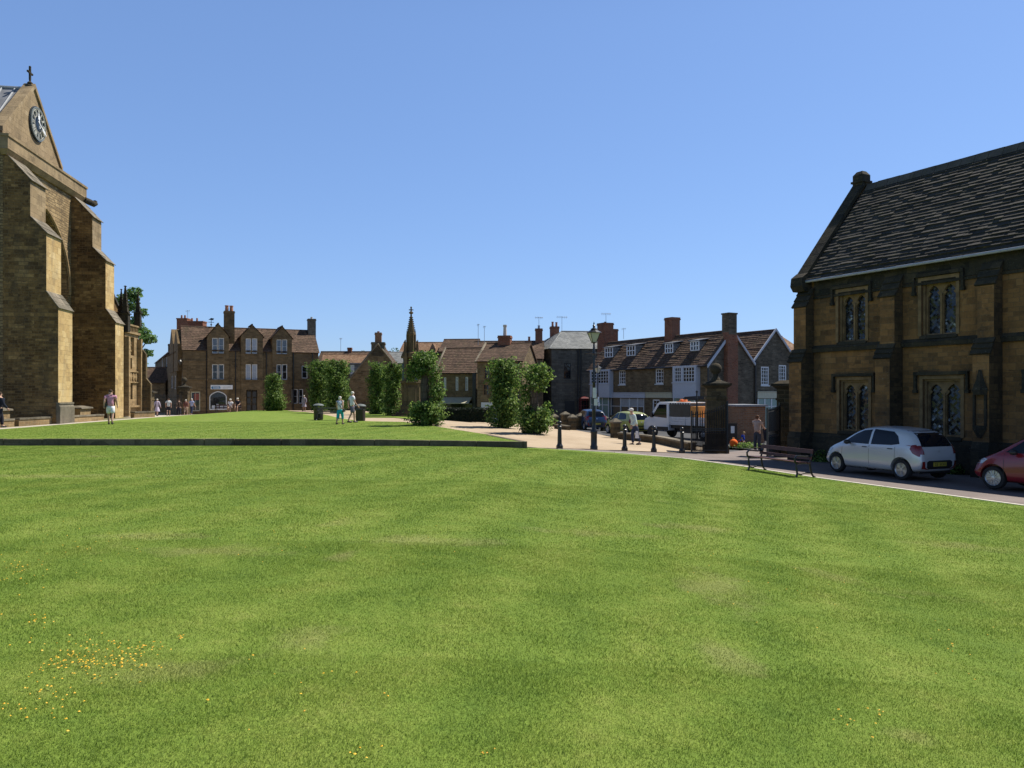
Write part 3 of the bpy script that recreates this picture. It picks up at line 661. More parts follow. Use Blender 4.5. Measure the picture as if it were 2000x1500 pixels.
for ra_, rb_ in ((.955, 1.0), (.87, .885), (.5, .52)): mb = MB(B0); ydisc(mb, ccx, ccz, R*ra_, R*rb_, .45, .05); mb.build('clock_ring', M['clock_mid'] if ra_ > .9 else M['gilt'], ck)
mb = MB(B0)
def ybar(mb, cx, cz, ang, r0, r1, off, tilt, wd, y=.455, th=.04):
    s, c = math.sin(ang), math.cos(ang); sk = (r1-r0)*math.tan(tilt)
    def q(r, o): return (cx+r*s+o*c, cz+r*c-o*s)
    P = [q(r0, off-wd/2-sk/2), q(r1, off-wd/2+sk/2), q(r1, off+wd/2+sk/2), q(r0, off+wd/2-sk/2)]
    mb.hexa([(x, y+th, z) for x, z in P], [(x, y, z) for x, z in P])
num = ['I', 'II', 'III', 'IIII', 'V', 'VI', 'VII', 'VIII', 'IX', 'X', 'XI', 'XII']
for h in range(12):
    a = 2*math.pi*(h+1)/12; g = num[h]; wds = {'I': .05, 'V': .12, 'X': .13}; tot = sum(wds[c_]+.015 for c_ in g); x = -tot/2
    for c_ in g:
        m_ = x+wds[c_]/2
        if c_ == 'I': ybar(mb, ccx, ccz, a, R*.56, R*.85, m_, 0, .03)
        if c_ == 'V': ybar(mb, ccx, ccz, a, R*.56, R*.85, m_-.03, -.16, .032); ybar(mb, ccx, ccz, a, R*.56, R*.85, m_+.03, .12, .02)
        if c_ == 'X': ybar(mb, ccx, ccz, a, R*.56, R*.85, m_, .3, .032); ybar(mb, ccx, ccz, a, R*.56, R*.85, m_, -.3, .02, .45)
        x += wds[c_]+.015
for k in range(60): ybar(mb, ccx, ccz, 2*math.pi*k/60, R*.90, R*.95, 0, 0, .02)
mb.build('clock_numerals', M['gilt'], ck)
for a, L, wd, y in ((rad(-12), .62, .15, .40), (rad(118), .95, .11, .37)):
    mb = MB(B0); ybar(mb, ccx, ccz, a, -.25, R*L, 0, 0, wd*.6, y, .02); ybar(mb, ccx, ccz, a, R*L*.45, R*L*.8, 0, 0, wd*1.6, y+.002, .015); mb.build('clock_hand', M['white'], ck)

# ---------------------------------------------------------------- porch west of the transept
fp = Fr(-28.2, 56.0, 99.09); BP = -.5
pc = thing('church_porch', (fp.ox, fp.oy, BP), fp.th, 'ornate golden stone porch with crocketed pinnacles and carved shield panel, beyond the transept', 'porch')
def on(px, py): return fp.fx(px), fp.fz(px, py)
XE = fp.fx(270); ZP = fp.fz(256, 652); ZT = fp.fz(256, 634)
mb = MB(BP)
wn = (fp.fx(249.5), fp.fx(259), fp.fz(254, 780), fp.fz(254, 749)); w2 = (fp.fx(249), fp.fx(258), fp.fz(254, 720), fp.fz(254, 699)); nich = (fp.fx(248), fp.fx(262), fp.fz(255, 694), fp.fz(255, 658))
facade(mb, 0, XE, BP, ZP, [wn, w2, nich], 0, .25)
mb.face([(0, 0, BP), (0, 0, ZT), (0, 6, ZT), (0, 6, BP)]); mb.face([(XE, 0, BP), (XE, 6, BP), (XE, 6, ZT), (XE, 0, ZT)])
mb.build('wall', M['ham_light'], pc)
mb = MB(BP); mb.box(-.1, XE+.1, -.14, .2, ZP, ZP+.16)
for i in range(9):
    x = i*XE/9; mb.box(x, x+.09, -.05, .1, ZP+.163, ZT-.12)
mb.box(-.05, XE+.05, .1, .15, ZP+.163, ZT-.12); mb.box(-.1, XE+.1, -.12, .2, ZT-.117, ZT)
mb.build('parapet', M['ham_light'], pc)
mb = MB(BP)
for a in (0, XE-.25): mb.box(a-.05, a+.3, -.3, -.002, BP, ZP-.3)
z2 = fp.fz(255, 745); z3 = fp.fz(255, 727)
for i in range(4):
    x = .45+i*.55; mb.prism_y([(x, (z2+z3)/2), (x+.22, z2), (x+.44, (z2+z3)/2), (x+.22, z3)], -.08, -.002)
mb.box(.3, XE-.3, -.12, -.002, z3+.02, z3+.1); mb.box(.3, XE-.3, -.12, -.002, z2-.1, z2-.02); mb.box(.3, XE-.26, -.2, -.002, .55, .7)
mb.build('moulding', M['ham_light'], pc)
mb = MB(BP); mb.face([(nich[0], .2, nich[2]), (nich[1], .2, nich[2]), (nich[1], .2, nich[3]), (nich[0], .2, nich[3])])
cx = (nich[0]+nich[1])/2
for dx_, zz, r in ((0, .3, .22), (-.22, .75, .15), (.22, .75, .15), (0, .95, .2), (0, 1.25, .13), (-.3, .35, .12), (.3, .35, .12), (-.15, 1.1, .1), (.15, 1.1, .1)): mb.ball((cx+dx_, .15, nich[2]+zz), r, 8)
mb.build('carved_panel', M['ham_light'], pc)
for (a, b, c, d) in (wn, w2): window(pc, a, b, c, d, .15, 2, 4, fm=M['hall_trim'], bz=BP)
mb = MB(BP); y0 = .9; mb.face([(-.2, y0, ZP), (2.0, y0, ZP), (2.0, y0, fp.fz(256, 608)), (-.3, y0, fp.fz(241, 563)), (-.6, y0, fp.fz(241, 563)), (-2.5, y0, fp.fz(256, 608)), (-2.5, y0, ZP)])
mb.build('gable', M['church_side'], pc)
mb = MB(BP); za, zb = fp.fz(241, 560), fp.fz(258, 612)
mb.prism_y([(-.4, za-.22), (2.2, zb-.25), (2.2, zb), (-.4, za)], .8, 5.0); mb.prism_y([(-3, zb-.25), (-.41, za-.22), (-.41, za), (-3, zb)], .8, 5.0); mb.build('roof', M['stone_slate'], pc)
def pinnacle(x, y, z0, z1, r, par, mat, bz, name='pinnacle'):
    mb = MB(bz); zm = z0+(z1-z0)*.38; mb.box(x-r, x+r, y-r, y+r, z0, zm); mb.box(x-r*1.3, x+r*1.3, y-r*1.3, y+r*1.3, zm+.002, zm+.07)
    mb.lathe([(r*1.1, zm+.072), (r*.28, z1-.2), (r*.2, z1-.12), (r*.5, z1-.06), (r*.1, z1)], (x, y, 0), 4, ph=.5)
    for i in range(4):
        zz = zm+.15+(z1-zm-.4)*i/4; rr = r*1.1*(1-i/4.6)
        for k in range(4): mb.ball((x+rr*math.cos(k*math.pi/2+.785), y+rr*math.sin(k*math.pi/2+.785), zz), r*.28, 6)
    return mb.build(name, mat, par)
pinnacle(-.35, -.15, ZP, fp.fz(237, 556), .26, pc, M['hall_black'], BP); pinnacle(.2, .3, ZP+.3, fp.fz(240, 562), .2, pc, M['hall_black'], BP); pinnacle(XE-.05, 0, ZT, fp.fz(267, 569), .2, pc, M['hall_black'], BP)
mb = MB(BP); mb.prism_x([(-.9, BP), (-.9, 2.3), (-.55, 2.75), (-.55, 4.6), (-.25, 5.0), (0, 5.0), (0, BP)], XE, XE+.35); mb.build('buttress', M['ham_dark'], pc)

# ---------------------------------------------------------------- churchyard kerb walls and tombs
def low_wall(p0, p1, h, th, label, n=9):
    (x0, y0), (x1, y1) = p0, p1; z = min(U(x0, y0), U(x1, y1))-.1; L = math.hypot(x1-x0, y1-y0)
    t = thing('low_wall', (x0, y0, z), math.atan2(y1-y0, x1-x0), label, 'wall'); mb = MB(0)
    mb.box(0, L, -th/2, th/2, 0, h-.09); mb.build('wall_body', M['ham_light'], t); mb = MB(0)
    for i in range(n): mb.box(i*L/n+.006, (i+1)*L/n-.006, -th/2-.04, th/2+.04, h-.088, h+random.uniform(-.006, .006))
    mb.build('coping', M['coping'], t)
a = gp(37, 832, U); b = gp(205, 822, U); c = gp(296, 815.5, U)
low_wall((a[0]-.15, a[1]), (-24.75, b[1]+1.0), .5, .3, 'pale stone churchyard kerb wall below the buttresses, long section')
low_wall((-25.0, b[1]+5.3), (c[0]-.6, c[1]+1.5), .5, .3, 'pale stone churchyard kerb wall in front of the porch')
low_wall((-25.3, 34.5), (a[0]-.15, a[1]-.35), .5, .3, 'pale stone churchyard kerb wall at the left edge by the chest tomb', 4)
def tomb(x, y, l, w_, h, rz, label):
    z = U(x, y)-.05; t = thing('chest_tomb', (x, y, z), rad(rz), label, 'tomb'); mb = MB(0)
    mb.box(-l/2, l/2, -w_/2, w_/2, 0, h-.12); mb.box(-l/2-.06, l/2+.06, -w_/2-.06, w_/2+.06, -.02, .14); mb.build('chest', M['ham_light'], t)
    mb = MB(0); mb.taper(-l/2-.12, l/2+.12, -w_/2-.12, w_/2+.12, h-.118, -l/2-.1, l/2+.1, -w_/2-.1, w_/2+.1, h-.04); mb.taper(-l/2-.1, l/2+.1, -w_/2-.1, w_/2+.1, h-.038, -l/2+.3, l/2-.3, -w_/2+.3, w_/2-.3, h+.06); mb.build('slab', M['coping'], t)
tomb(-25.95, 38.2, 1.0, 1.9, .95, 9, 'pale stone chest tomb with overhanging slab at the left edge of the photo')
tomb(-26.6, 47.1, .9, 1.6, .85, 9, 'grey chest tomb slab showing between the two buttresses')
# gate pier with ball beyond the porch
def ball_pier(x, y, z, w_, h, label, rz=0, mat=None, r=.28, name='gate_pier', base=True):
    t = thing(name, (x, y, z), rad(rz), label, 'gate pier'); mat = mat or M['ham_dark']; mb = MB(0)
    mb.box(-w_/2, w_/2, -w_/2, w_/2, 0, h)
    if base: mb.box(-w_/2-.1, w_/2+.1, -w_/2-.1, w_/2+.1, -.05, .3)
    mb.box(-w_/2-.04, w_/2+.04, -w_/2-.04, w_/2+.04, h-.45, h-.36)
    mb.build('shaft', mat, t); mb = MB(0)
    e = w_/2; mb.taper(-e, e, -e, e, h+.002, -e-.18, e+.18, -e-.18, e+.18, h+.13); mb.box(-e-.2, e+.2, -e-.2, e+.2, h+.132, h+.22)
    mb.taper(-e-.12, e+.12, -e-.12, e+.12, h+.222, -.2, .2, -.2, .2, h+.36); mb.build('cap', M['coping'] if mat is M['ham_light'] else M['hall_black'], t)
    mb = MB(0); mb.lathe([(.2, -.138), (.17, -.05), (.11, .0), (.12, .14)], (0, 0, h+.5), 12); mb.ball((0, 0, h+.5+.1+r), r, 14); mb.build('ball_finial', M['coping'] if mat is M['ham_light'] else M['hall_black'], t, smooth=60)
    return t
ball_pier(at(286, 60), 60, -.55, .9, 2.05, 'dark stone gate pier with ball finial just right of the porch', 9)
mb = None
for (ga, gb, lb) in ((298, 324, 'left black iron churchyard gate behind the distant group of people'), (327, 355, 'right black iron churchyard gate behind the distant group of people')):
    x0_, x1_ = at(ga, 73.5), at(gb, 73.5); t = thing('iron_gate', (x0_, 73.5, -.55), rad(3), lb, 'gate'); mb = MB(0); w_ = x1_-x0_
    for z_ in (.15, 1.0, 1.75): mb.box(0, w_, -.02, .02, z_, z_+.05)
    mb.box(0, .07, -.03, .03, 0, 2.0); mb.box(w_-.07, w_, -.03, .03, 0, 2.0); mb.build('gate_frame', M['iron'], t); mb = MB(0)
    for i in range(1, 9): mb.tube([(w_*i/9, 0, .1), (w_*i/9, 0, 1.95)], .018, 5); mb.lathe([(.03, 0), (.001, .1)], (w_*i/9, 0, 1.95), 5)
    mb.build('gate_bars', M['iron'], t)
ball_pier(at(360, 75), 75, -.6, .8, 2.6, 'slim stone gate pier with ball finial in front of the three gabled house', 9)
# ---------------------------------------------------------------- long two-storey hall (right)
fh = Fr(11.4, 30.0, -61.9); BH = -1.25; HE, HR, HD, HL = 6.15, 9.86, 6.4, 15.0
hl = thing('school_hall', (fh.ox, fh.oy, BH), fh.th, 'two storey golden stone hall with blackened buttresses and stone slate roof, right of the gate', 'hall')
M['quarry'] = None
k = NT('leaded_diamond_glass'); uv = k.n('UVMap'); uv.uv_map = 'UVMap'
mp = k.n('Mapping', {'Rotation': (0, 0, rad(45)), 'Scale': (12.5, 12.5, 1)}); k.set(mp, 0, uv)
fl = k.n('VectorMath', operation='FLOOR'); k.set(fl, 0, mp); wn_ = k.n('TexWhiteNoise'); k.set(wn_, 'Vector', fl)
fr_ = k.n('VectorMath', operation='FRACTION'); k.set(fr_, 0, mp); sp = k.n('SeparateXYZ'); k.set(sp, 0, fr_)
mn = k.math('MINIMUM', sp, (sp, 1)); ld = k.math('LESS_THAN', mn, .12)
nb = k.noise(uv, 1.3, 3)
v = k.math('MULTIPLY', k.math('POWER', (wn_, 'Value'), 2.5), k.ramp((nb, 'Fac'), [(.5, 0.0), (.62, 1.0)]))
c = k.ramp(v, [(0, (.008, .011, .015)), (.4, (.02, .03, .042)), (1, (.45, .48, .52))]); c = k.mix(c, (.02, .02, .02), ld)  # pale quarries: sparkle of reflected sky painted into the glass colour
k.set(k.p, 'Base Color', c); k.p.inputs['Roughness'].default_value = .25
sb = k.n('VectorMath', operation='SUBTRACT'); k.set(sb, 0, (wn_, 'Color')); sb.inputs[1].default_value = (.5, .5, .5)
sc_ = k.n('VectorMath', operation='SCALE'); k.set(sc_, 0, sb); sc_.inputs['Scale'].default_value = .35
ad = k.n('VectorMath', operation='ADD'); k.set(ad, 0, (k.n('NewGeometry'), 'Normal')); k.set(ad, 1, sc_)
nm = k.n('VectorMath', operation='NORMALIZE'); k.set(nm, 0, ad); k.t.links.new(nm.outputs[0], k.p.inputs['Normal'])
M['quarry'] = k.mat
wins = []
def hwin(pxa, pxb, pya, pyb): a, b, c, d = fh.rect(pxa, pxb, pya, pyb); wins.append((a, b, c, d))
hwin(1638, 1691, 568, 666); hwin(1800, 1868, 545, 653); hwin(1640, 1697, 742, 842); hwin(1803, 1877, 740, 852)
bay3 = wins[1][0]-wins[0][0]
w = wins[1]; wins.append((w[0]+3.6, w[1]+3.6, w[2], w[3])); w = wins[3]; wins.append((w[0]+3.45, w[1]+3.4, w[2]-.3, w[3]))
w = wins[1]; wins.append((w[0]+7.2, w[1]+7.2, w[2], w[3]))
mb = MB(BH); facade(mb, 0, HL, BH, HE, wins, 0, .3)
yA = HD
mb.face([(0, 0, BH), (0, 0, HE), (0, HD/2, HR), (0, HD, HE), (0, HD, BH)]); mb.face([(HL, 0, BH), (HL, HD, BH), (HL, HD, HE), (HL, HD/2, HR), (HL, 0, HE)])
mb.face([(0, HD, BH), (0, HD, HE), (HL, HD, HE), (HL, HD, BH)]); mb.build('wall', M['hall_wall'], hl)
# string course, cornice, plinth between the buttresses
BX = [(-.1, .48), (3.65, 4.2), (7.0, 7.5), (10.5, 11.0), (14.0, 14.5)]
mb = MB(BH)
for (a, b), (c, d) in zip(BX, BX[1:]):
    mb.taper(b, c, -.13, -.002, 3.16, b, c, -.16, -.002, 3.30); mb.taper(b, c, -.16, -.002, 3.302, b, c, -.03, -.002, 3.42)
    mb.taper(b, c, -.14, -.002, BH, b, c, -.14, -.002, -.05); mb.taper(b, c, -.14, -.002, -.048, b, c, -.01, -.002, .1)
mb.box(0, HL, -.06, -.002, HE-.95, HE-.86); mb.taper(0, HL, -.05, -.002, HE-.22, 0, HL, -.2, -.002, HE-.02)
mb.build('string_course', M['hall_black'], hl)
mb = MB(BH)
mb.box(.5, HL, -.028, -.003, HE-.84, HE-.225); mb.build('upper_band', M['hall_black'], hl)
for i, (a, b) in enumerate(BX):
    mb = MB(BH)
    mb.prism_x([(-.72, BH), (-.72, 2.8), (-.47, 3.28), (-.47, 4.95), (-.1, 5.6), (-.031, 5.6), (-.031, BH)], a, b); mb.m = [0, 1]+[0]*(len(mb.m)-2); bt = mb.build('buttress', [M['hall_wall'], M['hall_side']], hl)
    for (ya, za), (yb, zb) in (((-.72, 2.78), (-.47, 3.28)), ((-.47, 4.9), (-.06, 5.62))):
        mb = MB(BH); n = 3
        for q_ in range(n):
            t0, t1 = q_/n, (q_+1)/n; L = math.hypot(yb-ya, zb-za); ny, nz = -(zb-za)/L, (yb-ya)/L
            P = lambda t, u: (ya+(yb-ya)*t+ny*u, za+(zb-za)*t+nz*u)
            p0, p1, p2, p3 = P(t0-.03, 0), P(t1, 0), P(t1, .03), P(t0-.03, .08)
            mb.hexa([(a-.06, *p0), (b+.06, *p0), (b+.06, *p1), (a-.06, *p1)], [(a-.06, *p3), (b+.06, *p3), (b+.06, *p2), (a-.06, *p2)])
        mb.build('weathering', M['hall_black'], bt)
    mb = MB(BH); mb.box(a-.02, b+.02, -.8, -.01, BH, -.1); mb.taper(a-.02, b+.02, -.8, -.01, -.098, a, b, -.73, -.01, .12)
    mb.build('plinth', M['hall_black'], bt)
    if i == 2:   # niche with canopy on this buttress
        mb = MB(BH); m_ = (a+b)/2
        mb.lathe([(.2, 1.55), (.24, 1.7), (.12, 2.0), (.05, 2.3)], (m_, -.76, 0), 6); mb.lathe([(.06, .25), (.2, .5), (.22, .62)], (m_, -.78, 0), 6)
        mb.box(m_-.2, m_-.14, -.8, -.73, .62, 1.55); mb.box(m_+.14, m_+.2, -.8, -.73, .62, 1.55); mb.build('niche', M['hall_black'], bt)
for (a, b, c, d) in wins:
    f = .12; mb = MB(BH)
    # dressed frame (stepped) and traceried plate
    for (o_, y0, y1) in ((.11, -.035, -.003), ):
        mb.box(a-o_, a, y0, y1, c-.02, d+o_); mb.box(b, b+o_, y0, y1, c-.02, d+o_); mb.box(a, b, y0, y1, d, d+o_)
    t_ = .07
    mb.box(a, a+t_, .08, .3, c, d); mb.box(b-t_, b, .08, .3, c, d); mb.box(a+t_, b-t_, .08, .3, d-t_, d)
    m_ = (a+b)/2; l0, l1 = a+t_+.04, b-t_-.04
    arch_plate(mb, a+t_, b-t_, c, d-t_, [(l0, m_-.06), (m_+.06, l1)], c+.05, d-t_-.42, d-t_-.10, .17, .1, .72)
    mb.box(m_-.035, m_+.035, .13, .2, c, d-.45)
    for (p_, q_) in ((l0, m_-.06), (m_+.06, l1)):   # cusps
        zz = d-t_-.36; mb.prism_y([(p_, zz-.1), (p_+.10, zz+.02), (p_, zz+.1)], .18, .24); mb.prism_y([(q_, zz-.1), (q_, zz+.1), (q_-.10, zz+.02)], .18, .24)
    wo = mb.build('window', M['hall_trim'], hl)
    mb = MB(BH); mb.face([(a, .262, c), (b, .262, c), (b, .262, d), (a, .262, d)]); mb.build('pane', M['quarry'], wo)
    mb = MB(BH); e = .2; mb.box(a-e-.08, b+e+.08, -.13, -.004, d+.13, d+.24)
    for s in (a-e-.08, b+e): mb.box(s, s+.08, -.11, -.004, d-.35, d+.128); mb.box(s-.03, s+.11, -.12, -.004, d-.46, d-.352)
    mb.build('hood_mould', M['hall_black'], wo)
    mb = MB(BH); mb.taper(a-.05, b+.05, -.10, .08, c-.12, a-.05, b+.05, -.02, .16, c-.002); mb.build('sill', M['hall_black'], wo)
# roof
mb = MB(BH); sl = (HR-HE)/(HD/2); ov = .28
A_, B_, C_, D_ = (.32, -ov, HE-ov*sl+.1), (HL, -ov, HE-ov*sl+.1), (HL, HD/2, HR+.08), (.32, HD/2, HR+.08)
roof_slope(mb, A_, B_, C_, D_, course=.185, lip=.05, tile=.34, jit=.35)
roof_slope(mb, (HL, HD+ov, A_[2]), (.32, HD+ov, A_[2]), D_, C_, course=.5, lip=.03)
mb.face([(0.3, -ov, A_[2]-.02), (HL, -ov, A_[2]-.02), (HL, HD/2, HR+.05), (.3, HD/2, HR+.05)])
for i in range(30):
    x = .4+i*.49; mb.taper(x, x+.475, HD/2-.22, HD/2+.22, HR-.1, x, x+.475, HD/2-.04, HD/2+.04, HR+.2+random.uniform(-.01, .01))
mb.build('roof', M['stone_slate'], hl)
mb = MB(BH); mb.tube([(.35, -ov-.04, A_[2]-.04), (HL, -ov-.04, A_[2]-.04)], .05, 8); mb.build('gutter', plain('pale_gutter', (.33, .34, .38), .4), hl, smooth=40)
# gable coping with kneeler and apex stump
mb = MB(BH); n = 9; y0, z0, y1, z1 = -.34, HE-.28, HD/2, HR+.25
for i in range(n):
    t0, t1 = i/n, (i+1)/n-.004; P = lambda t: (y0+(y1-y0)*t, z0+(z1-z0)*t)
    (a, b), (c, d) = P(t0), P(t1); mb.prism_x([(a, b), (c, d), (c, d+.22), (a, b+.22)], -.16, .34); mb.prism_x([(HD-a, b), (HD-a, b+.22), (HD-c, d+.22), (HD-c, d)], -.16, .34)
mb.prism_x([(-.4, HE-.62), (-.55, HE-.42), (-.5, HE-.1), (-.2, HE+.1), (0, HE-.2), (0, HE-.62)], -.2, .36)
mb.box(-.12, .34, HD/2-.24, HD/2+.24, HR+.2, HR+.62); mb.taper(-.12, .34, HD/2-.24, HD/2+.24, HR+.622, -.02, .24, HD/2-.12, HD/2+.12, HR+.78); mb.box(-.17, .39, HD/2-.3, HD/2+.3, HR+.3, HR+.38)
mb.build('gable_coping', M['hall_black'], hl)
# ---------------------------------------------------------------- three-gabled stone house (left background)
fa = Fr(-32.75, 82.0, 25); BA = -.6
ha = thing('stone_house', (fa.ox, fa.oy, BA), fa.th, 'long brown stone house with three gabled dormers and a shop window, beyond the lawn', 'house')
xl, xr = fa.fx(357), fa.fx(622); ZE = 6.22; ZR = fa.fz(520, 644, 3.2)
bays = [(405, 447, 656, 633, [(414.5, 425.3), (426.8, 437.5)], (660, 690), 'glass_sky'), (471, 513.5, 656, 635, [(480, 490.3), (492.2, 502.5)], (661, 690.5), 'glass_blind'), (532, 570, 659, 638, [(540.3, 549.8), (551.2, 561)], (663, 691), 'glass_sky')]
g0 = [(562.5, 571), (573, 581.5), (583.5, 592)]
ops = [(*fa.rect(589.5, 600.5, 714, 739),)]+[fa.rect(a, b, 760, 788) for a, b in g0]
ops += [fa.rect(373, 391, 765, 803)]
mb = MB(BA); body_walls(mb, xl, xr, 6.4, BA, ZE, ZR, 'x', ops)
yb = -.16
for (pa, pb, pe, pt, ws, rows, gm) in bays:
    a, b = fa.fx(pa, yb), fa.fx(pb, yb); ze = fa.fz(pa, pe, yb); zr = fa.fz((pa+pb)/2, pt, yb)
    o_ = [fa.rect(p, q_, rows[0], rows[1], yb) for p, q_ in ws]+[fa.rect(p, q_, 711.5, 741.5, yb) for p, q_ in ws]
    if pa == 405: pass
    if pa == 471: o_.append(fa.rect(481, 502.5, 762, 803, yb))
    zl = BA
    if pa == 405:
        sa, sb, s0, s1 = fa.rect(409, 443, 764, 800, yb); arch_plate(mb, a, b, BA, 3.0, [(sa, sb)], s0, s1-.65, s1, yb, .2, .8); zl = 3.0
    facade(mb, a, b, zl, ze, o_, yb, .16); mb.face([(a, yb, ze), (b, yb, ze), ((a+b)/2, yb, zr)])
    mb.face([(a, yb, BA), (a, yb, ze), (a, 3, ze), (a, 3, BA)]); mb.face([(b, yb, BA), (b, 3, BA), (b, 3, ze), (b, yb, ze)])
mb.build('wall', M['house_stone'], ha)
gable_roof(ha, xl, xr, 6.4, ZE, ZR, 'x', M['tile_brown'], ov=.14, bz=BA, course=.3)
for (pa, pb, pe, pt, ws, rows, gm) in bays:
    a, b = fa.fx(pa, yb), fa.fx(pb, yb); ze = fa.fz(pa, pe, yb); zr = fa.fz((pa+pb)/2, pt, yb)
    gable_roof(ha, a, b, 3.3, ze, zr, 'y', M['tile_brown'], ov=.16, bz=BA, y0=yb, end=.12, course=.3)
    for p, q_ in ws:
        for r_, g_ in ((rows, gm), ((711.5, 741.5), 'glass' if pa != 471 else 'glass_blind')):
            x0, x1, z0, z1 = fa.rect(p, q_, *r_, yb); window(ha, x0, x1, z0, z1, yb+.08, 1, 2, gm=M[g_], bz=BA, fw=.07)
    x0 = fa.fx(ws[0][0], yb)-.12; x1 = fa.fx(ws[1][1], yb)+.12
    for r_ in (rows[1], 741.5):
        zz = fa.fz(ws[0][1], r_, yb); mb = MB(BA); mb.box(x0, x1, yb-.1, yb-.003, zz-.14, zz-.01); mb.build('sill', M['house_stone'], ha)
x0, x1, z0, z1 = fa.rect(373, 391, 765, 803); window(ha, x0, x1, z0, z1, .08, 2, 1, bz=BA, fw=.09, fm=M['cream']); mb = MB(BA); mb.box(x0+.3, x0+.8, .12, .128, z1-.9, z1-.2); mb.build('window_poster', plain('red_poster', (.22, .05, .03), .6), ha)
for a, b in g0: x0, x1, z0, z1 = fa.rect(a, b, 760, 788); window(ha, x0, x1, z0, z1, .08, 1, 2, bz=BA, fw=.07)
x0, x1, z0, z1 = ops[0]; window(ha, x0, x1, z0, z1, .08, 1, 2, bz=BA, fw=.07)
# door, shop window, sign, string courses, pipes
x0, x1, z0, z1 = fa.rect(481, 502.5, 762, 803, yb); mb = MB(BA); mb.box(x0, x1, .0, .05, z0, z1)
for i in range(2):
    for j in range(3): mb.box(x0+.1+i*(x1-x0)/2, x0+(i+1)*(x1-x0)/2-.1, -.02, -.001, z0+.1+j*.72, z0+.7+j*.72)
mb.build('door', M['wood_dark'], ha)
sa, sb, s0, s1 = fa.rect(409, 443, 764, 800, yb)
mb = MB(BA); P = arch_pts(sa+.04, sb-.04, s1-.68, s1-.04, .8)
mb.tube([(sa+.04, yb+.03, s0)]+[(x, yb+.03, z) for x, z in P]+[(sb-.04, yb+.03, s0)], .055, 6); mb.box(sa, sb, yb-.01, yb+.1, s0-.02, s0+.08); sw = mb.build('shop_window', M['offwhite'], ha)
mb = MB(BA); mb.face([(sa, yb+.12, s0), (sb, yb+.12, s0), (sb, yb+.12, s1), (sa, yb+.12, s1)]); mb.build('pane', M['glass'], sw)
mb = MB(BA)
for i, (dx_, w_, h_) in enumerate(((.25, .3, .35), (.7, .22, .5), (1.05, .35, .3), (1.5, .2, .4))): mb.box(sa+dx_, sa+dx_+w_, yb+.105, yb+.117, s0+.1, s0+.1+h_)
mb.build('window_display', M['bluewhite'], sw)
a, b, c, d = fa.rect(411.5, 454.5, 752, 760.3, yb-.1); mb = MB(BA); mb.box(a, b, yb-.09, yb-.01, c, d); sg = mb.build('shop_sign', M['white'], ha)
M['signblue'] = plain('sign_blue', (.02, .16, .33), .5); M['grey'] = plain('grey_lettering', (.35, .36, .36), .6)
w_ = b-a; mb = MB(BA)
mb.prism_y([(a+.05*w_, c+.04), (a+.43*w_, c+.05), (a+.44*w_, c+.22), (a+.40*w_, c+.36), (a+.1*w_, c+.35), (a+.03*w_, c+.25)], yb-.094, yb-.091); mb.build('sign_panel', M['signblue'], sg)
mb = MB(BA)
for i in range(5): mb.box(a+w_*(.10+.06*i), a+w_*(.145+.06*i), yb-.098, yb-.095, c+.2, c+.3)
mb.box(a+w_*.1, a+w_*.4, yb-.098, yb-.095, c+.1, c+.14); mb.build('sign_lettering', M['white'], sg)
mb = MB(BA)
for i in range(10): mb.box(a+w_*(.55+.037*i), a+w_*(.578+.037*i), yb-.094, yb-.091, c+.2, c+.2+random.choice((.05, .08)))
mb.box(a+w_*.55, a+w_*.8, yb-.094, yb-.091, c+.1, c+.13); mb.build('sign_lettering', M['grey'], sg)
mb = MB(BA)
segs = [xl]+[v for (pa, pb, *_r) in bays for v in (fa.fx(pa, yb), fa.fx(pb, yb))]+[xr]; zc = fa.fz(520, 744)
for i in range(0, len(segs), 2): mb.box(segs[i], segs[i+1], -.07, -.002, zc, zc+.14)
for i in range(1, len(segs)-1, 2): mb.box(segs[i]-.05, segs[i+1]+.05, yb-.07, yb-.002, zc, zc+.14)
mb.box(xl, segs[1], -.07, -.002, fa.fz(380, 706), fa.fz(380, 706)+.12)
mb.build('string_course', M['house_stone'], ha)
for p in (403.5, 460, 520, 573, 610): x = fa.fx(p, -.08); pipe(ha, [(x, -.08, BA), (x, -.08, ZE-.1)], .05, BA)
chimney(ha, fa.fx(447.5, 1.3), 1.3, 1.05, .9, 6.0, fa.fz(447, 608, 1.3), M['house_stone'], 2, bz=BA, pr=.2, ph=.55)
chimney(ha, fa.fx(608.5, 2.9), 2.9, .85, .8, 6.0, fa.fz(608, 623, 2.9), M['grey_stone'], 1, M['potw'], bz=BA, ph=.2)
mb = MB(BA); x = fa.fx(412.5, 3.2); zt = fa.fz(412, 621, 3.2); mb.tube([(x, 3.2, ZR), (x, 3.2, zt)], .03, 6); mb.box(x-.3, x+.3, 3.18, 3.22, zt-.5, zt-.45); mb.ball((x, 3.2, zt-.75), .1, 8); mb.prism_y([(x-.3, zt-.2), (x+.2, zt-.25), (x+.3, zt-.05), (x, zt)], 3.19, 3.21); mb.build('weather_vane', M['iron'], ha)
# wall lantern at the left corner
mb = MB(BA); x = fa.fx(352, -.5); z = fa.fz(352, 712, -.5); mb.lathe([(.08, 0), (.16, .3), (.18, .34), (.05, .5)], (x, -.5, z), 8); mb.tube([(x, -.5, z+.5), (x+.2, -.3, z+.6), (fa.fx(357)+.02, -.02, z+.4)], .025, 6); mb.build('wall_lantern', M['iron'], ha)

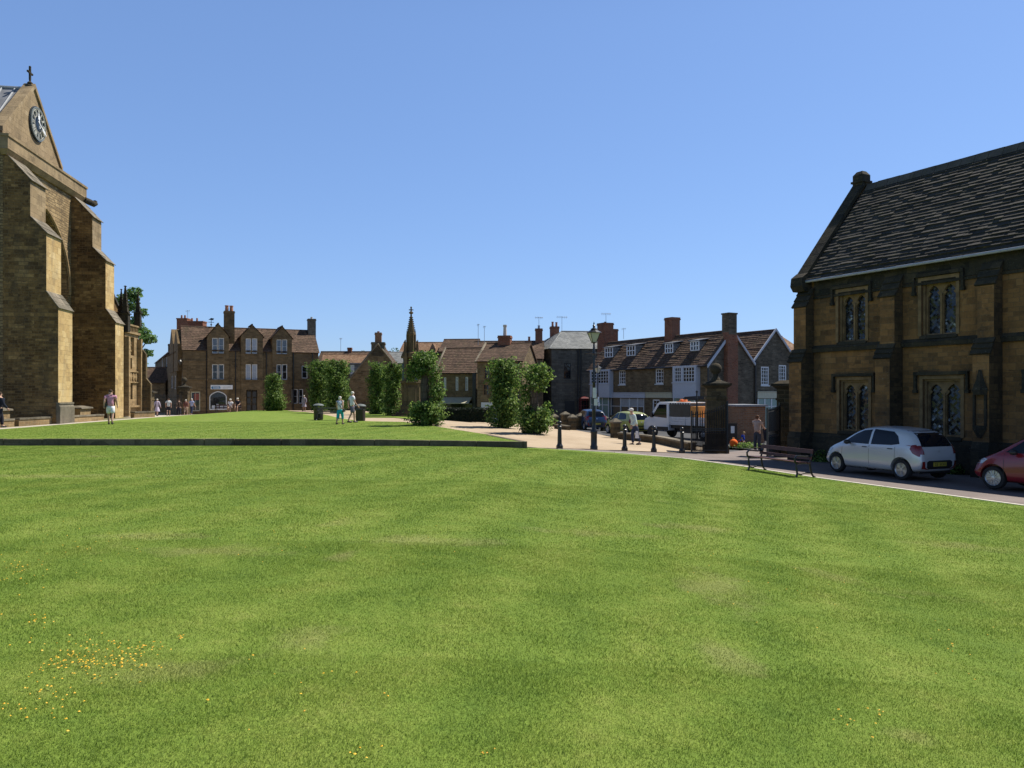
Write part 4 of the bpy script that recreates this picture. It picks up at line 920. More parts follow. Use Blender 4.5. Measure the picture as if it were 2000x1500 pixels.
# red brick chimney block behind, with aerial
def ybox_block(px0, px1, py0, py1, Y, mat, label, name, dep=1.2, cat='chimney stack'):
    x0, x1 = at(px0, Y), at(px1, Y); z1 = EYE+(HY-py0)/F*Y; z0 = EYE+(HY-py1)/F*Y
    return x0, x1, z0, z1
x0, x1, z0, z1 = ybox_block(345, 396, 622, 668, 92, None, '', '')
t = thing('brick_house', (x0, 92, -.8), 0, 'dark house behind with a broad red brick chimney stack showing over the left roof', 'house')
mb = MB(-.8); w_ = x1-x0; mb.box(0, w_*.4, 0, 1.2, 4, z1-.1); mb.box(w_*.4, w_, 0, 1.2, 4, z1-.45); mb.box(-.05, w_*.4+.02, -.05, 1.25, z1-.098, z1+.05); mb.box(w_*.4+.02, w_+.05, -.05, 1.25, z1-.448, z1-.3)
mb.build('chimney', M['brick'], t)
mb = MB(-.8); body_walls(mb, -1, w_+2, 5, -.8, 5.4, 8.0, 'x', [], y0=1.3); mb.build('wall', M['house_stone'], t)
gable_roof(t, -1, w_+2, 5, 5.4, 8.0, 'x', M['tile_brown'], bz=-.8, y0=1.3)
for i, xx in enumerate((.35, .75, 1.6, 2.2)):
    p = MB(-.8); p.lathe([(.13, 0), (.1, .4)], (xx, .6, (z1+.05) if i < 2 else z1-.298), 8); p.build('chimney_pot', M['pot'], t)
def aerial(x, y, z, h, label, w_=.9, rz=0, n=5):
    t = thing('roof_aerial', (x, y, z), rad(rz), label, 'aerial'); mb = MB(0); mb.tube([(0, 0, 0), (0, 0, h)], .022, 6); mb.build('mast', M['metal'], t)
    mb = MB(0); mb.tube([(-w_/2, 0, h-.12), (w_/2, 0, h-.05)], .015, 5)
    for i in range(n): x_ = -w_/2+w_*(i+.5)/n; mb.tube([(x_, -.2, h-.1), (x_, .2, h-.1)], .012, 5); mb.tube([(x_, 0, h-.25), (x_, 0, h+.03)], .010, 5)
    mb.build('antenna_array', M['metal'], t)
aerial(at(366.5, 92.6), 92.6, z1-.3, 1.35, 'tv aerial above the red brick chimney stack', .5, 10, 3)

# receding street houses at far left
fs = Fr(at(345, 84), 84.0, -61.9)      # facade seen to the left of the gabled house; far end has negative x
def street_house(xa, xb, ze, zr, wins_, label, bz=-.8, mat='house_stone', roof='tile_brown', dep=6, gl=True):
    t = thing('terrace_house', (fs.ox, fs.oy, bz), fs.th, label, 'house'); mb = MB(bz); body_walls(mb, xa, xb, dep, bz, ze, zr, 'x', wins_); mb.build('wall', M[mat], t)
    gable_roof(t, xa, xb, dep, ze, zr, 'x', M[roof], ov=.15, bz=bz, end=.05)
    for (a, b, c, d) in wins_: window(t, a, b, c, d, .07, 1, 2, bz=bz)
    return t
Xn = fs.fx(313); Xm = fs.fx(304)
def fw(a, b, c, d): return fs.rect(a, b, c, d)
t = street_house(fs.fx(330), 0, fs.fz(338, 690), fs.fz(338, 690)+2.4, [fw(334, 337, 700, 720), fw(340, 343, 698, 720), fw(334, 337, 734, 758), fw(340, 343, 734, 760)], 'narrow shadowed terrace house joining the left end of the gabled house')
for a_, b_ in ((331, 338), (339.5, 347)):
    aa, bb = fs.fx(a_, -.1), fs.fx(b_, -.1); ze_ = fs.fz(a_, 676, -.1); zt_ = fs.fz((a_+b_)/2, 643, -.1); mb = MB(-.8); mb.prism_y([(aa, 4), (bb, 4), (bb, ze_), ((aa+bb)/2, zt_), (aa, ze_)], -.1, 1.5); mb.build('gable', M['house_stone'], t)
street_house(Xn, fs.fx(330)-.05, fs.fz(322, 696), fs.fz(322, 696)+2.3, [fw(315, 318, 700, 722), fw(323.5, 326.5, 698, 720), fw(315, 318, 734, 757), fw(323.5, 326.5, 733, 757)], 'terrace house with pale window surrounds in the shaded side street')
t = street_house(fs.fx(303), Xn-.05, fs.fz(308, 706), fs.fz(308, 706)+2.8, [], 'farthest and lowest terrace house in the shaded side street')
chimney(t, fs.fx(305), 2, .8, .7, 4, fs.fz(303, 673), M['house_stone'], 0, bz=-.8)
# pale roof glimpsed by the porch
t = thing('roofed_cottage', (at(285, 95), 95, -.8), 0, 'low dark cottage roof glimpsed between the porch and the side street', 'house'); mb = MB(-.8)
body_walls(mb, -2, 2.4, 5, -.8, 3.0, 4.8, 'x', []); mb.build('wall', M['house_stone'], t); gable_roof(t, -2, 2.4, 5, 3.0, 4.8, 'x', M['tile_brown'], bz=-.8)

# ---------------------------------------------------------------- house with big gable and chimney behind the trees (px 620-800)
fb = Fr(at(690, 76), 76.0, 4); BB = -1.0
t = thing('gabled_house', (fb.ox, fb.oy, BB), fb.th, 'grey stone house end gable topped by a tall chimney, between the clipped lime trees', 'house')
xa, xb = fb.fx(683), fb.fx(797); xm = fb.fx(738); zt = fb.fz(738, 672); 
ze = fb.fz(684, 743); zee = fb.fz(797, 743)
mb = MB(BB); mb.hexa([(xa, 0, BB), (xb, 0, BB), (xb, 7, BB), (xa, 7, BB)], [(xa, 0, ze), (xb, 0, ze), (xb, 7, ze), (xa, 7, ze)])
mb.face([(xa, 0, ze), (xb, 0, ze), (xm, 0, zt)]); mb.box(xa-.01, xb+.01, -.05, -.002, .9, 1.0); mb.build('wall', M['rubble_gold'], t)
gable_roof(t, xa, 2*xm-xa, 8, ze, zt, 'y', M['tile_brown'], ov=.1, bz=BB, end=.1)
for (x0_, z0_), (x1_, z1_) in (((xa-.12, ze), (xm, zt)), ((2*xm-xa+.12, ze), (xm, zt))): mb = MB(BB); mb.tube([(x0_, -.05, z0_), (x1_, -.05, z1_+.05)], .1, 4); mb.build('verge', M['coping'], t)
chimney(t, xm, .5, 1.3, 1.0, zt-1.2, zt+.2, M['rubble'], 0, bz=BB); chimney(t, xm, .5, .62, .6, zt+.2, fb.fz(738, 649), M['brick_brown'], 1, bz=BB, ph=.12)
# brown roofed house on its left with dormer
ft = Fr(at(620, 80), 80.0, 8); t = thing('tiled_house', (ft.ox, ft.oy, -1.0), ft.th, 'low house with long brown tiled roof and small dormer beside the grey stone gable', 'house')
x0, x1 = ft.fx(626), ft.fx(740); mb = MB(-1.0); body_walls(mb, x0, x1, 7, -1, ft.fz(680, 722), ft.fz(680, 694, 3.5), 'x', []); mb.build('wall', M['rubble_gold'], t)
gable_roof(t, x0, x1, 7, ft.fz(680, 722), ft.fz(680, 694, 3.5), 'x', M['tile_pale'], bz=-1.0)
a, b, c, d = ft.rect(683, 706, 711, 731); mb = MB(-1.0); mb.box(a, b, -.3, 3, c-.4, d); mb.build('dormer', M['slate'], t)
mb = MB(-1.0); mb.box(a-.1, b+.1, -.45, 3, d+.002, d+.1); mb.build('dormer_roof', M['lead'], t); mb = MB(-1.0); mb.box(a+.1, a+.5, -.33, -.302, c, d-.1); mb.build('dormer_window', M['offwhite'], t)
t2 = Fr(at(600, 92), 92.0, 0); t = thing('ridge_house', (t2.ox, t2.oy, -1.0), 0, 'farther brown tiled roof line behind, with a small capped chimney', 'house')
x0, x1 = t2.fx(612), t2.fx(752); mb = MB(-1.0); body_walls(mb, x0, x1, 8, -1, 4, t2.fz(700, 688, 4), 'x', []); mb.build('wall', M['rubble_gold'], t); gable_roof(t, x0, x1, 8, 4, t2.fz(700, 688, 4), 'x', M['tile_brown'], bz=-1.0)
chimney(t, t2.fx(669.5), 4, .5, .5, 5, t2.fz(670, 679, 4), M['brick'], 0, bz=-1.0)
aerial(at(665.5, 96), 96, 6.0, 2.5, 'thin tv aerial mast above the low brown roofs', .4, 0, 2)
t3 = Fr(at(770, 88), 88.0, 3); t = thing('slate_roofed_house', (t3.ox, t3.oy, -1.0), t3.th, 'house with pale grey slate roof to the right of the chimneyed gable', 'house')
x0, x1 = t3.fx(748), t3.fx(830); mb = MB(-1.0); body_walls(mb, x0, x1, 7, -1, t3.fz(780, 709), t3.fz(780, 689, 3.5), 'x', []); mb.build('wall', M['rubble'], t); gable_roof(t, x0, x1, 7, t3.fz(780, 709), t3.fz(780, 689, 3.5), 'x', M['slate'], bz=-1.0)

# ---------------------------------------------------------------- middle houses (px 800-1040)
def row_house(ox_px, oy, deg, pxa, pxb, eave_py, ridge_px, ridge_py, dep, label, wallm, roofm, wins_=(), bz=-1.6, cols=2, rows=4, lowz=None, name='town_house', win_kw=None):
    f = Fr(at(ox_px, oy), oy, deg); t = thing(name, (f.ox, f.oy, bz), f.th, label, 'house'); x0, x1 = f.fx(pxa), f.fx(pxb)
    ze = f.fz((pxa+pxb)/2, eave_py); zr = f.fz(ridge_px, ridge_py, dep/2); ops = [f.rect(*w_) for w_ in wins_]
    mb = MB(bz); body_walls(mb, x0, x1, dep, bz, ze, zr, 'x', ops); mb.build('wall', M[wallm], t); gable_roof(t, x0, x1, dep, ze, zr, 'x', M[roofm], ov=.2, bz=bz, end=.12, course=.28)
    for o_ in ops: window(t, *o_, .07, cols, rows, bz=bz, **(win_kw or {}))
    return f, t, x0, x1, ze, zr
f, t, x0, x1, ze, zr = row_house(930, 68, -12, 852, 931, 727, 920, 681, 6.5, 'shop house with three narrow white sash windows above a cream awning', 'rubble_gold', 'tile_brown', [(866.5, 871.5, 737, 762), (889.5, 895, 736, 763), (908.5, 914, 736, 763)], win_kw=dict(fw=.08))
for xx in (x0-.12, x1+.02): mb = MB(-1.6); mb.tube([(xx, -.2, ze-.1), (xx, 3.25, zr+.12)], .09, 6); mb.build('verge', M['coping'], t)
mb = MB(-1.6); a, b = f.fx(863), f.fx(922); z1_ = f.fz(890, 776); mb.hexa([(a, -1.2, z1_-.55), (b, -1.2, z1_-.55), (b, -.01, z1_-.1), (a, -.01, z1_-.1)], [(a, -1.2, z1_-.5), (b, -1.2, z1_-.5), (b, -.01, z1_), (a, -.01, z1_)]); mb.build('awning', M['cream'], t)
mb = MB(-1.6); mb.box(a, b, -.05, -.003, BB-.6, z1_-.3); mb.build('shopfront', M['glass'], t)
mb = MB(-1.6); mb.box(f.fx(924), f.fx(930), -.25, -.01, ze-4.2, ze-.1); mb.build('drain_pipe', M['iron'], t)
f, t, x0, x1, ze, zr = row_house(1020, 62, -12, 932, 1020, 705, 1000, 672, 6.5, 'taller stone house with brown roof and stone mullioned windows, second from the slate hip', 'rubble_gold', 'tile_brown', [(945, 957, 716, 740), (943, 955, 750, 772), (975, 988, 712, 738)], rows=2, win_kw=dict(fm=M['hall_trim']))
mb = MB(-1.6); mb.tube([(x0-.1, -.2, ze-.1), (x0-.1, 3.25, zr+.12)], .1, 6); mb.build('verge', M['coping'], t)
chimney(t, x0+1.6, 3.25, 1.05, .8, ze+1, f.fz(966, 656, 3.2), M['brick'], 1, M['potw'], bz=-1.6, ph=1.0, pr=.16)
mb = MB(-1.6); a, b = f.fx(940), f.fx(975); z1_ = f.fz(955, 786); mb.box(a, b, -.06, -.003, z1_-1.6, z1_); mb.build('shopfront', M['offwhite'], t)
pipe(t, [(x1-.3, -.08, -1.6), (x1-.3, -.08, ze-.1)], .06, -1.6)
f, t, x0, x1, ze, zr = row_house(1000, 78, -3, 922, 1060, 700, 985, 668, 7, 'long reddish tiled roof line rising behind the two stone shop houses', 'rubble_gold', 'tile_brown', name='back_house')
chimney(t, f.fx(1052.5, 3.5), 3.5, .75, .75, 5, f.fz(1052, 642, 3.5), M['brick'], 1, M['metal'], bz=-1.6, ph=.3); aerial(at(1052.5, 81.5), 81.5, f.fz(1052, 636, 3.5), .95, 'tv aerial on the slim brick chimney left of the slate hip', 1.0, 30)
chimney(t, f.fx(1033.5, 3.5), 3.5, .6, .6, 5, f.fz(1033, 666, 3.5), M['brick'], 1, bz=-1.6, ph=.4)
aerial(at(934, 80), 80, 6.6, 2.2, 'left one of two plain masts above the middle roofs', .3, 0, 2); aerial(at(946, 80), 80, 6.6, 2.0, 'right one of two plain masts above the middle roofs', .35, 0, 2)
f, t, x0, x1, ze, zr = row_house(900, 90, -6, 858, 927, 686, 895, 664, 7, 'dark tiled house with raised right gable on the middle skyline', 'rubble_gold', 'tile_brown', name='back_house')
f, t, x0, x1, ze, zr = row_house(830, 92, -2, 780, 862, 690, 830, 670, 7, 'low brown tiled roof beside the memorial spire on the skyline', 'rubble_gold', 'tile_pale', name='back_house')
a, b, c, d = f.rect(840, 851, 678, 690, .5); mb = MB(-1.6); mb.prism_y([(a, c-.5), (b, c-.5), (b, d-.2), ((a+b)/2, d+.5), (a, d-.2)], .3, 3); mb.build('dormer', M['tile_pale'], t)
f, t, x0, x1, ze, zr = row_house(840, 84, -2, 815, 868, 722, 835, 700, 6, 'brown roof and stone wall half hidden behind the memorial', 'rubble_gold', 'tile_brown', name='back_house')

# hipped slate-roofed house (E)
fe = Fr(at(1077, 80), 80.0, 6); t = thing('slate_house', (fe.ox, fe.oy, -1.8), fe.th, 'square dark stone house with hipped grey slate roof behind the lamp post', 'house')
x1 = fe.fx(1215); ze = fe.fz(1077, 681); dpt = 8.5; zr = fe.fz(1150, 648, dpt/2); bz = -1.8
o1 = fe.rect(1101, 1115, 709, 740); mb = MB(bz); facade(mb, 0, x1, bz, ze, [o1], 0, .18)
lx = fe.fx(1022, dpt); mb.face([(0, 0, bz), (0, 0, ze), (lx, dpt, ze), (lx, dpt, bz)]); mb.face([(x1, 0, bz), (x1, dpt, bz), (x1, dpt, ze), (x1, 0, ze)]); mb.face([(lx, dpt, bz), (lx, dpt, ze), (x1, dpt, ze), (x1, dpt, bz)])
mb.box(.0, x1, -.08, -.002, fe.fz(1100, 749), fe.fz(1100, 749)+.14); mb.build('wall', M['grey_stone'], t)
window(t, *o1, .1, 3, 4, fm=M['iron'], bz=bz, sill=M['grey_stone'])
mb = MB(bz); e = .25; RA = (fe.fx(1096, dpt/2), dpt/2, zr); RB = (x1-2.5, dpt/2, zr)
roof_slope(mb, (-e, -e, ze), (x1+e, -e, ze), RB, RA, course=.3, lip=.02); roof_slope(mb, (lx-e, dpt+e, ze), (-e, -e, ze), RA, RA, course=.3, lip=.02); roof_slope(mb, (x1+e, -e, ze), (x1+e, dpt+e, ze), RB, RB, course=.3, lip=.02); roof_slope(mb, (x1+e, dpt+e, ze), (lx-e, dpt+e, ze), RA, RB, course=.3, lip=.02)
mb.tube([RA, RB], .1, 6); mb.tube([(-e, -e, ze), RA], .07, 6); mb.build('roof', M['slate'], t)
chimney(t, fe.fx(1083, 5.5), 5.5, .95, .7, ze, fe.fz(1083, 638, 5.5), M['brick'], 2, bz=bz, ph=.5)
aerial(at(1097.5, 85), 85, fe.fz(1097, 648, 5), 1.7, 'large tv aerial mast at the left end of the slate roof', 1.4, 25, 6)
for p in (1129, 1134.5): x = fe.fx(p, -.08); pipe(t, [(x, -.08, bz), (x, -.08, ze)], .07, bz)
mb = MB(bz); mb.box(fe.fx(1103), fe.fx(1122), -.05, -.003, bz, fe.fz(1110, 783)); mb.build('door', M['wood_dark'], t)

# ---------------------------------------------------------------- row with white bays along the street (F)
X0F, Y0F = at(1384, 60.0), 60.0; ff = Fr(X0F, Y0F, -61.9); BF = -2.2; t = thing('shop_row', (ff.ox, ff.oy, BF), ff.th, 'long stone shop row with brown tiled roof, white bay windows and brick end stack', 'house'); hf = t
XL = ff.fx(1150); ZEF = ff.fz(1313, 713); GW = None
# gable depth from px 1472
gyy = lambda px, o=0.0: (lambda rr, bx, by: (rr*by-bx)/(.882-rr*.471))((px-1000)/F, X0F+o*.471, Y0F-o*.882)
GW = gyy(1472)
yA = GW/2; YAp = Y0F+yA*.471
ZRF = EYE+(HY-647)/F*YAp
ops = [ff.rect(1208.5, 1221.5, 723, 751), ff.rect(1280, 1295.5, 720, 749.5)]
zf1, zf0 = ff.fz(1225, 768), ff.fz(1225, 777)
sh = [ff.rect(1192, 1258, 778, 812), ff.rect(1274, 1288, 780, 812), ff.rect(1299, 1309, 780, 792)]
mb = MB(BF); facade(mb, XL, 0, BF, ZEF, ops+sh, 0, .14)
mb.face([(0, 0, BF), (0, GW, BF), (0, GW, ZEF), (0, yA, ZRF), (0, 0, ZEF)], 1); mb.face([(XL, 0, BF), (XL, 0, ZEF), (XL, yA, ZRF), (XL, GW, ZEF), (XL, GW, BF)]); mb.face([(XL, GW, BF), (XL, GW, ZEF), (0, GW, ZEF), (0, GW, BF)])
mb.build('wall', [M['rubble_gold'], M['rubble']], t)
gable_roof(t, XL, 0, 2*yA, ZEF, ZRF, 'x', M['tile_brown'], ov=.22, bz=BF, end=.1, course=.22, tile=1.1, jit=.5, lip=.035)
for a, b, c, d in ops: window(t, a, b, c, d, .05, 3, 4, bz=BF, fw=.1, bw=.04, sill=M['offwhite'])
def bay(pa, pb, py_t, py_s, py_b, wl, cols):
    a, b = ff.fx(pa, -.45), ff.fx(pb, -.45); zt_, zs_, zb_ = ff.fz(pa, py_t, -.45), ff.fz((pa+pb)/2, py_s, -.45), ff.fz((pa+pb)/2, py_b, -.45)
    zt_ = ZEF-.12; mb = MB(BF); o_ = [(a+(b-a)*u, a+(b-a)*v, zs_+.08, zt_-.16) for u, v in wl]
    facade(mb, a, b, zb_, zt_, o_, -.45, .1); mb.face([(a, -.45, zb_), (a, -.45, zt_), (a, 0, zt_), (a, 0, zb_)]); mb.face([(b, -.45, zb_), (b, 0, zb_), (b, 0, zt_), (b, -.45, zt_)]); mb.box(a-.05, b+.05, -.52, -.453, zs_-.06, zs_+.04)
    mb.box(a, b, -.45, -.002, zb_-.12, zb_-.001)
    o = mb.build('bay_window', M['bluewhite'], hf)
    for (p, q_, c, d), n in zip(o_, cols):
        mb = MB(BF); mb.face([(p, -.37, c), (q_, -.37, c), (q_, -.37, d), (p, -.37, d)]); mb.build('pane', M['glass'], o)
        mb = MB(BF)
        for i in range(n+1): x = p+(q_-p)*i/n; mb.box(x-.025, x+.025, -.41, -.38, c, d)
        for i in range(5): z = c+(d-c)*i/4; mb.box(p, q_, -.405, -.382, z-.02, z+.02)
        mb.build('glazing_bars', M['white'], o)
bay(1152, 1190, 722, 750, 774, [(.06, .34), (.42, .94)], (2, 4)); bay(1313.5, 1359, 713, 747, 775, [(.1, .36), (.46, .92)], (3, 4))
# shopfronts
def fascia(f, pa, pb, p0, p1, mat, name, par, bz, y=-.12, word=False):
    a, b = f.fx(pa, y), f.fx(pb, y); z0_, z1_ = f.fz((pa+pb)/2, p1, y), f.fz((pa+pb)/2, p0, y); mb = MB(bz); mb.box(a, b, y, -.003, z0_, z1_); mb.box(a-.02, b+.02, y-.06, y-.003, z1_+.01, z1_+.07); o = mb.build(name, mat, par)
    if word:
        mb = MB(bz); w_ = b-a
        for i in range(8):
            if i == 2: continue
            x = a+w_*(.42+.024*i); mb.box(x, x+w_*.016, y-.006, y-.002, z0_+.14, z0_+.14+random.choice((.08, .12)))
        mb.build('sign_lettering', M['grey'], o)
    return o
fascia(ff, 1191, 1259.5, 768, 777, M['bluewhite'], 'shop_fascia', t, BF, word=True); fascia(ff, 1260.5, 1312, 768, 777, M['cream'], 'shop_fascia', t, BF)
M['shopglass'] = glass('shop_glass', (.05, .06, .065), .08); M['shop_in'] = plain('shop_interior', (.05, .055, .05), .8, var=.6, vscale=1.2)
a, b, c, d = sh[0]; mb = MB(BF); mb.face([(a, .11, c), (b, .11, c), (b, .11, d), (a, .11, d)]); so_ = mb.build('shop_window', M['shopglass'], t)
mb = MB(BF)
for px_ in (1193, 1212, 1229, 1245, 1257.5): x = ff.fx(px_, .05); mb.box(x-.05, x+.05, .04, .1, c, d)
mb.box(a, b, .045, .095, d-.75, d-.70); mb.build('mullions', M['offwhite'], so_)
mb = MB(BF); mb.box(ff.fx(1213, .1), ff.fx(1256, .1), .1, .108, d-.7, d-.02); mb.build('blind', M['grey'], so_)
window(t, *sh[1], .05, 2, 4, bz=BF, fw=.12); mb = MB(BF); a, b, c, d = sh[2]; mb.box(a, b, .06, .12, c, d); mb.build('dark_sign', plain('dark_green', (.01, .05, .045), .5), t)
# glazing below the bays
M['aqua'] = glass('pale_green_shopfront', (.20, .30, .27), .15)
for pa, pb in ((1154, 1189), (1316, 1357)):
    a, b = ff.fx(pa, -.1), ff.fx(pb, -.1); z1_ = ff.fz((pa+pb)/2, 777, -.1); mb = MB(BF); mb.box(a, b, -.1, -.003, BF+.3, z1_); o = mb.build('shop_window', M['aqua'], t)
    mb = MB(BF)
    for i in range(4): x = a+(b-a)*i/3; mb.box(x-.06, x+.06, -.14, -.102, BF+.3, z1_)
    mb.box(a, b, -.135, -.103, z1_-.7, z1_-.62); mb.build('mullions', M['offwhite'], o)
# dormers
s = (ZRF-ZEF)/yA
for (pa, pb, p0, p1) in ((1182.5, 1198, 679, 698), (1225.5, 1242, 675, 695), (1300.5, 1316, 671, 690), (1349, 1366, 666, 685)):
    yo = .9
    a, b = ff.fx(pa, yo), ff.fx(pb, yo); zb_, zt_ = ff.fz((pa+pb)/2, p1, yo), ff.fz((pa+pb)/2, p0, yo)
    yo_ = min(yo, max(.1, (zb_-ZEF)/s-.15)); mb = MB(BF); mb.box(a, b, yo_+.02, yA, zb_-.05, zt_); o = mb.build('dormer', M['slate'], t)
    mb = MB(BF); mb.hexa([(a-.12, yo_-.15, zt_+.002), (b+.12, yo_-.15, zt_+.002), (b+.12, yA, zt_+.25), (a-.12, yA, zt_+.25)], [(a-.12, yo_-.15, zt_+.07), (b+.12, yo_-.15, zt_+.07), (b+.12, yA, zt_+.32), (a-.12, yA, zt_+.32)]); mb.build('dormer_roof', M['lead'], o)
    mb = MB(BF); 
    for i in range(4): x = a+.04+(b-a-.08)*i/3; mb.box(x-.05, x+.05, yo_-.04, yo_+.018, zb_, zt_)
    for z in (zb_+.04, (zb_+zt_)/2, zt_-.04): mb.box(a, b, yo_-.035, yo_+.017, z-.035, z+.035)
    mb.build('dormer_window', M['white'], o); mb = MB(BF); mb.face([(a, yo_+.012, zb_), (b, yo_+.012, zb_), (b, yo_+.012, zt_), (a, yo_+.012, zt_)]); mb.build('pane', M['glass'], o)
# verges on the gable, external brick stack
def verge(par, ya, za, yb_, zb_, bz, x=.02, mat=None):
    mb = MB(bz); mb.hexa([(x, ya, za-.1), (x+.12, ya, za-.1), (x+.12, yb_, zb_-.1), (x, yb_, zb_-.1)], [(x, ya, za+.12), (x+.12, ya, za+.12), (x+.12, yb_, zb_+.12), (x, yb_, zb_+.12)]); return mb.build('barge_board', mat or M['bluewhite'], par)
verge(t, -.25, ZEF-.25, yA-.02, ZRF, BF, .1); verge(t, GW, ZEF, yA+.02, ZRF, BF, .1)
ys0 = gyy(1421, .4); ys1 = gyy(1441, .4)
mb = MB(BF); mb.box(.003, .42, ys0, ys1, BF, ZRF-.7); mb.taper(.003, .42, ys0, ys1, ZRF-.698, -.3, .40, ys0+.1, ys1-.1, ZRF-.1); o = mb.build('brick_stack', M['brick'], t)
zt_ = EYE+(HY-612)/F*YAp; mb = MB(BF); mb.box(-.35, .42, ys0+.12, ys1-.12, ZRF-.3, zt_-.12); mb.box(-.4, .47, ys0+.07, ys1-.07, zt_-.118, zt_); mb.build('chimney', M['rubble'], t)
xc = ff.fx(1313, yA); chimney(t, xc, yA, 1.0, .9, ZRF-1.2, ff.fz(1313, 620.5, yA), M['brick'], 0, bz=BF)
xc = ff.fx(1179, yA); chimney(t, xc, yA+.2, 1.25, 1.1, ZRF-2.0, ff.fz(1179, 631, yA), M['brick'], 1, M['iron'], bz=BF, ph=.15)
xc = ff.fx(1196, yA+2.5); chimney(t, xc, yA+2.5, .9, .8, ZRF-2.6, ff.fz(1196, 643, yA+2.5), M['brick'], 0, bz=BF)
aerial(ff.X(ff.fx(1183.5, yA), yA), ff.Y(ff.fx(1183.5, yA), yA), ff.fz(1183, 631, yA), 1.0, 'tv aerial on the wide brick chimney beside the lamp lantern', 1.1, 20)
aerial(at(1218, 85), 85, 7.6, 1.2, 'small pale aerial over the far end of the slate roof', .5, 0, 3)
pipe(t, [(.05, -.1, BF), (.05, -.1, ZEF-.25)], .06, BF)
mb = MB(BF); mb.tube([(XL, -.3, ZEF-.2), (.1, -.3, ZEF-.2)], .06, 6); mb.build('gutter', M['iron'], t)
mb = MB(BF); mb.box(.004, .03, .8, ys0-.1, ZEF-3.0, ZEF-2.95); mb.build('moulding', M['iron'], t)

# second gable house (right)
gx, gy = X0F+GW*.882, Y0F+GW*.471
fg = Fr(gx, gy, 28.1); t = thing('gable_shop', (fg.ox, fg.oy, BF), fg.th, 'grey stone gabled shop with two white sash windows and cream fascia', 'house')
x1 = fg.fx(1552); ze = fg.fz(1473, 704); xm = fg.fx(1513); zt_ = fg.fz(1513, 646)
o1 = [fg.rect(1486.5, 1502, 716, 752.5), fg.rect(1521, 1536, 713, 749)]; 
mb = MB(BF); facade(mb, .03, x1, BF, ze, o1, 0, .14); mb.face([(.03, 0, ze), (x1, 0, ze), (x1, 0, fg.fz(1552, 697)), (xm, 0, zt_)])
mb.face([(.03, 0, BF), (.03, 0, ze), (.03, 9, ze), (.03, 9, BF)]); mb.face([(x1, 0, BF), (x1, 9, BF), (x1, 9, ze), (x1, 0, ze)]); mb.build('wall', M['rubble'], t)
gable_roof(t, .03, 2*xm-.03, 12, ze, zt_, 'y', M['tile_brown'], ov=.05, bz=BF, end=.08, course=.22, tile=1.1, jit=.5, lip=.035)
for sg_ in (-1, 1):
    mb = MB(BF)
    xe = xm+sg_*(xm+.1)
    P = [(xe, ze-.1), (xm, zt_), (xm, zt_+.2), (xe, ze+.1)]
    if sg_ > 0: P = P[::-1]
    mb.prism_y(P, -.2, -.09); mb.build('barge_board', M['bluewhite'], t)
for o_ in o1: window(t, *o_, .03, 3, 5, bz=BF, fw=.1, bw=.035, sill=M['offwhite'])
fascia(fg, 1480, 1534, 766, 778, M['cream'], 'shop_fascia', t, BF)
a, b = fg.fx(1480, -.06), fg.fx(1532, -.06); z1_ = fg.fz(1505, 779, -.06); mb = MB(BF); mb.box(a, b, -.06, -.003, BF+.4, z1_); o = mb.build('shop_window', M['aqua'], t); mb = MB(BF)
for i in range(5): x = a+(b-a)*i/4; mb.box(x-.06, x+.06, -.1, -.063, BF+.4, z1_)
mb.box(a, b, -.095, -.064, z1_-.65, z1_-.58); mb.build('mullions', M['offwhite'], o)
pipe(t, [(.1, -.1, BF), (.1, -.1, ze)], .08, BF)
f, t, x0, x1, ze, zr = row_house(1540, 82, 28, 1518, 1575, 690, 1545, 659, 7, 'pale sunlit tiled roof glimpsed between the gable shop and the hall', 'rubble', 'tile_pale', bz=-2.2, name='back_house')

# low brick shelter with flat white-edged roof
fk = Fr(at(1441, 42.5), 42.5, 10); t = thing('brick_outbuilding', (fk.ox, fk.oy, -1.6), fk.th, 'small flat roofed brick outbuilding with a pale roof edge behind the gateway', 'outbuilding')
x1 = fk.fx(1495); zt_ = fk.fz(1465, 794); mb = MB(-1.6); mb.box(0, x1, 0, 2.6, -1.6, zt_); mb.build('wall', M['brick_brown'], t)
mb = MB(-1.6); mb.box(-.1, x1+.1, -.12, 2.7, zt_+.002, zt_+.1); mb.build('roof', M['lead'], t)
# notice board left of it
t = thing('notice_board', (at(1431, 41), 41, -1.25), rad(5), 'dark wall notice board with a white poster beside the brick outbuilding', 'notice board'); mb = MB(0); mb.box(-.24, .24, 0, .1, .45, 1.25); mb.tube([(-.2, .05, 0), (-.2, .05, .45)], .03, 6); mb.tube([(.2, .05, 0), (.2, .05, .45)], .03, 6); mb.build('board', M['iron'], t); mb = MB(0); mb.box(-.1, .1, -.006, -.001, .72, 1.1); mb.build('poster', M['white'], t)
# stone wall closing the view behind the outbuilding
t = thing('street_wall', (at(1423, 43.5), 43.5, -1.7), rad(12), 'grey rubble wall standing behind the gate pier', 'wall'); mb = MB(0); mb.box(-1.0, .5, 0, .4, 0, 1.45); mb.build('wall_body', M['rubble'], t)
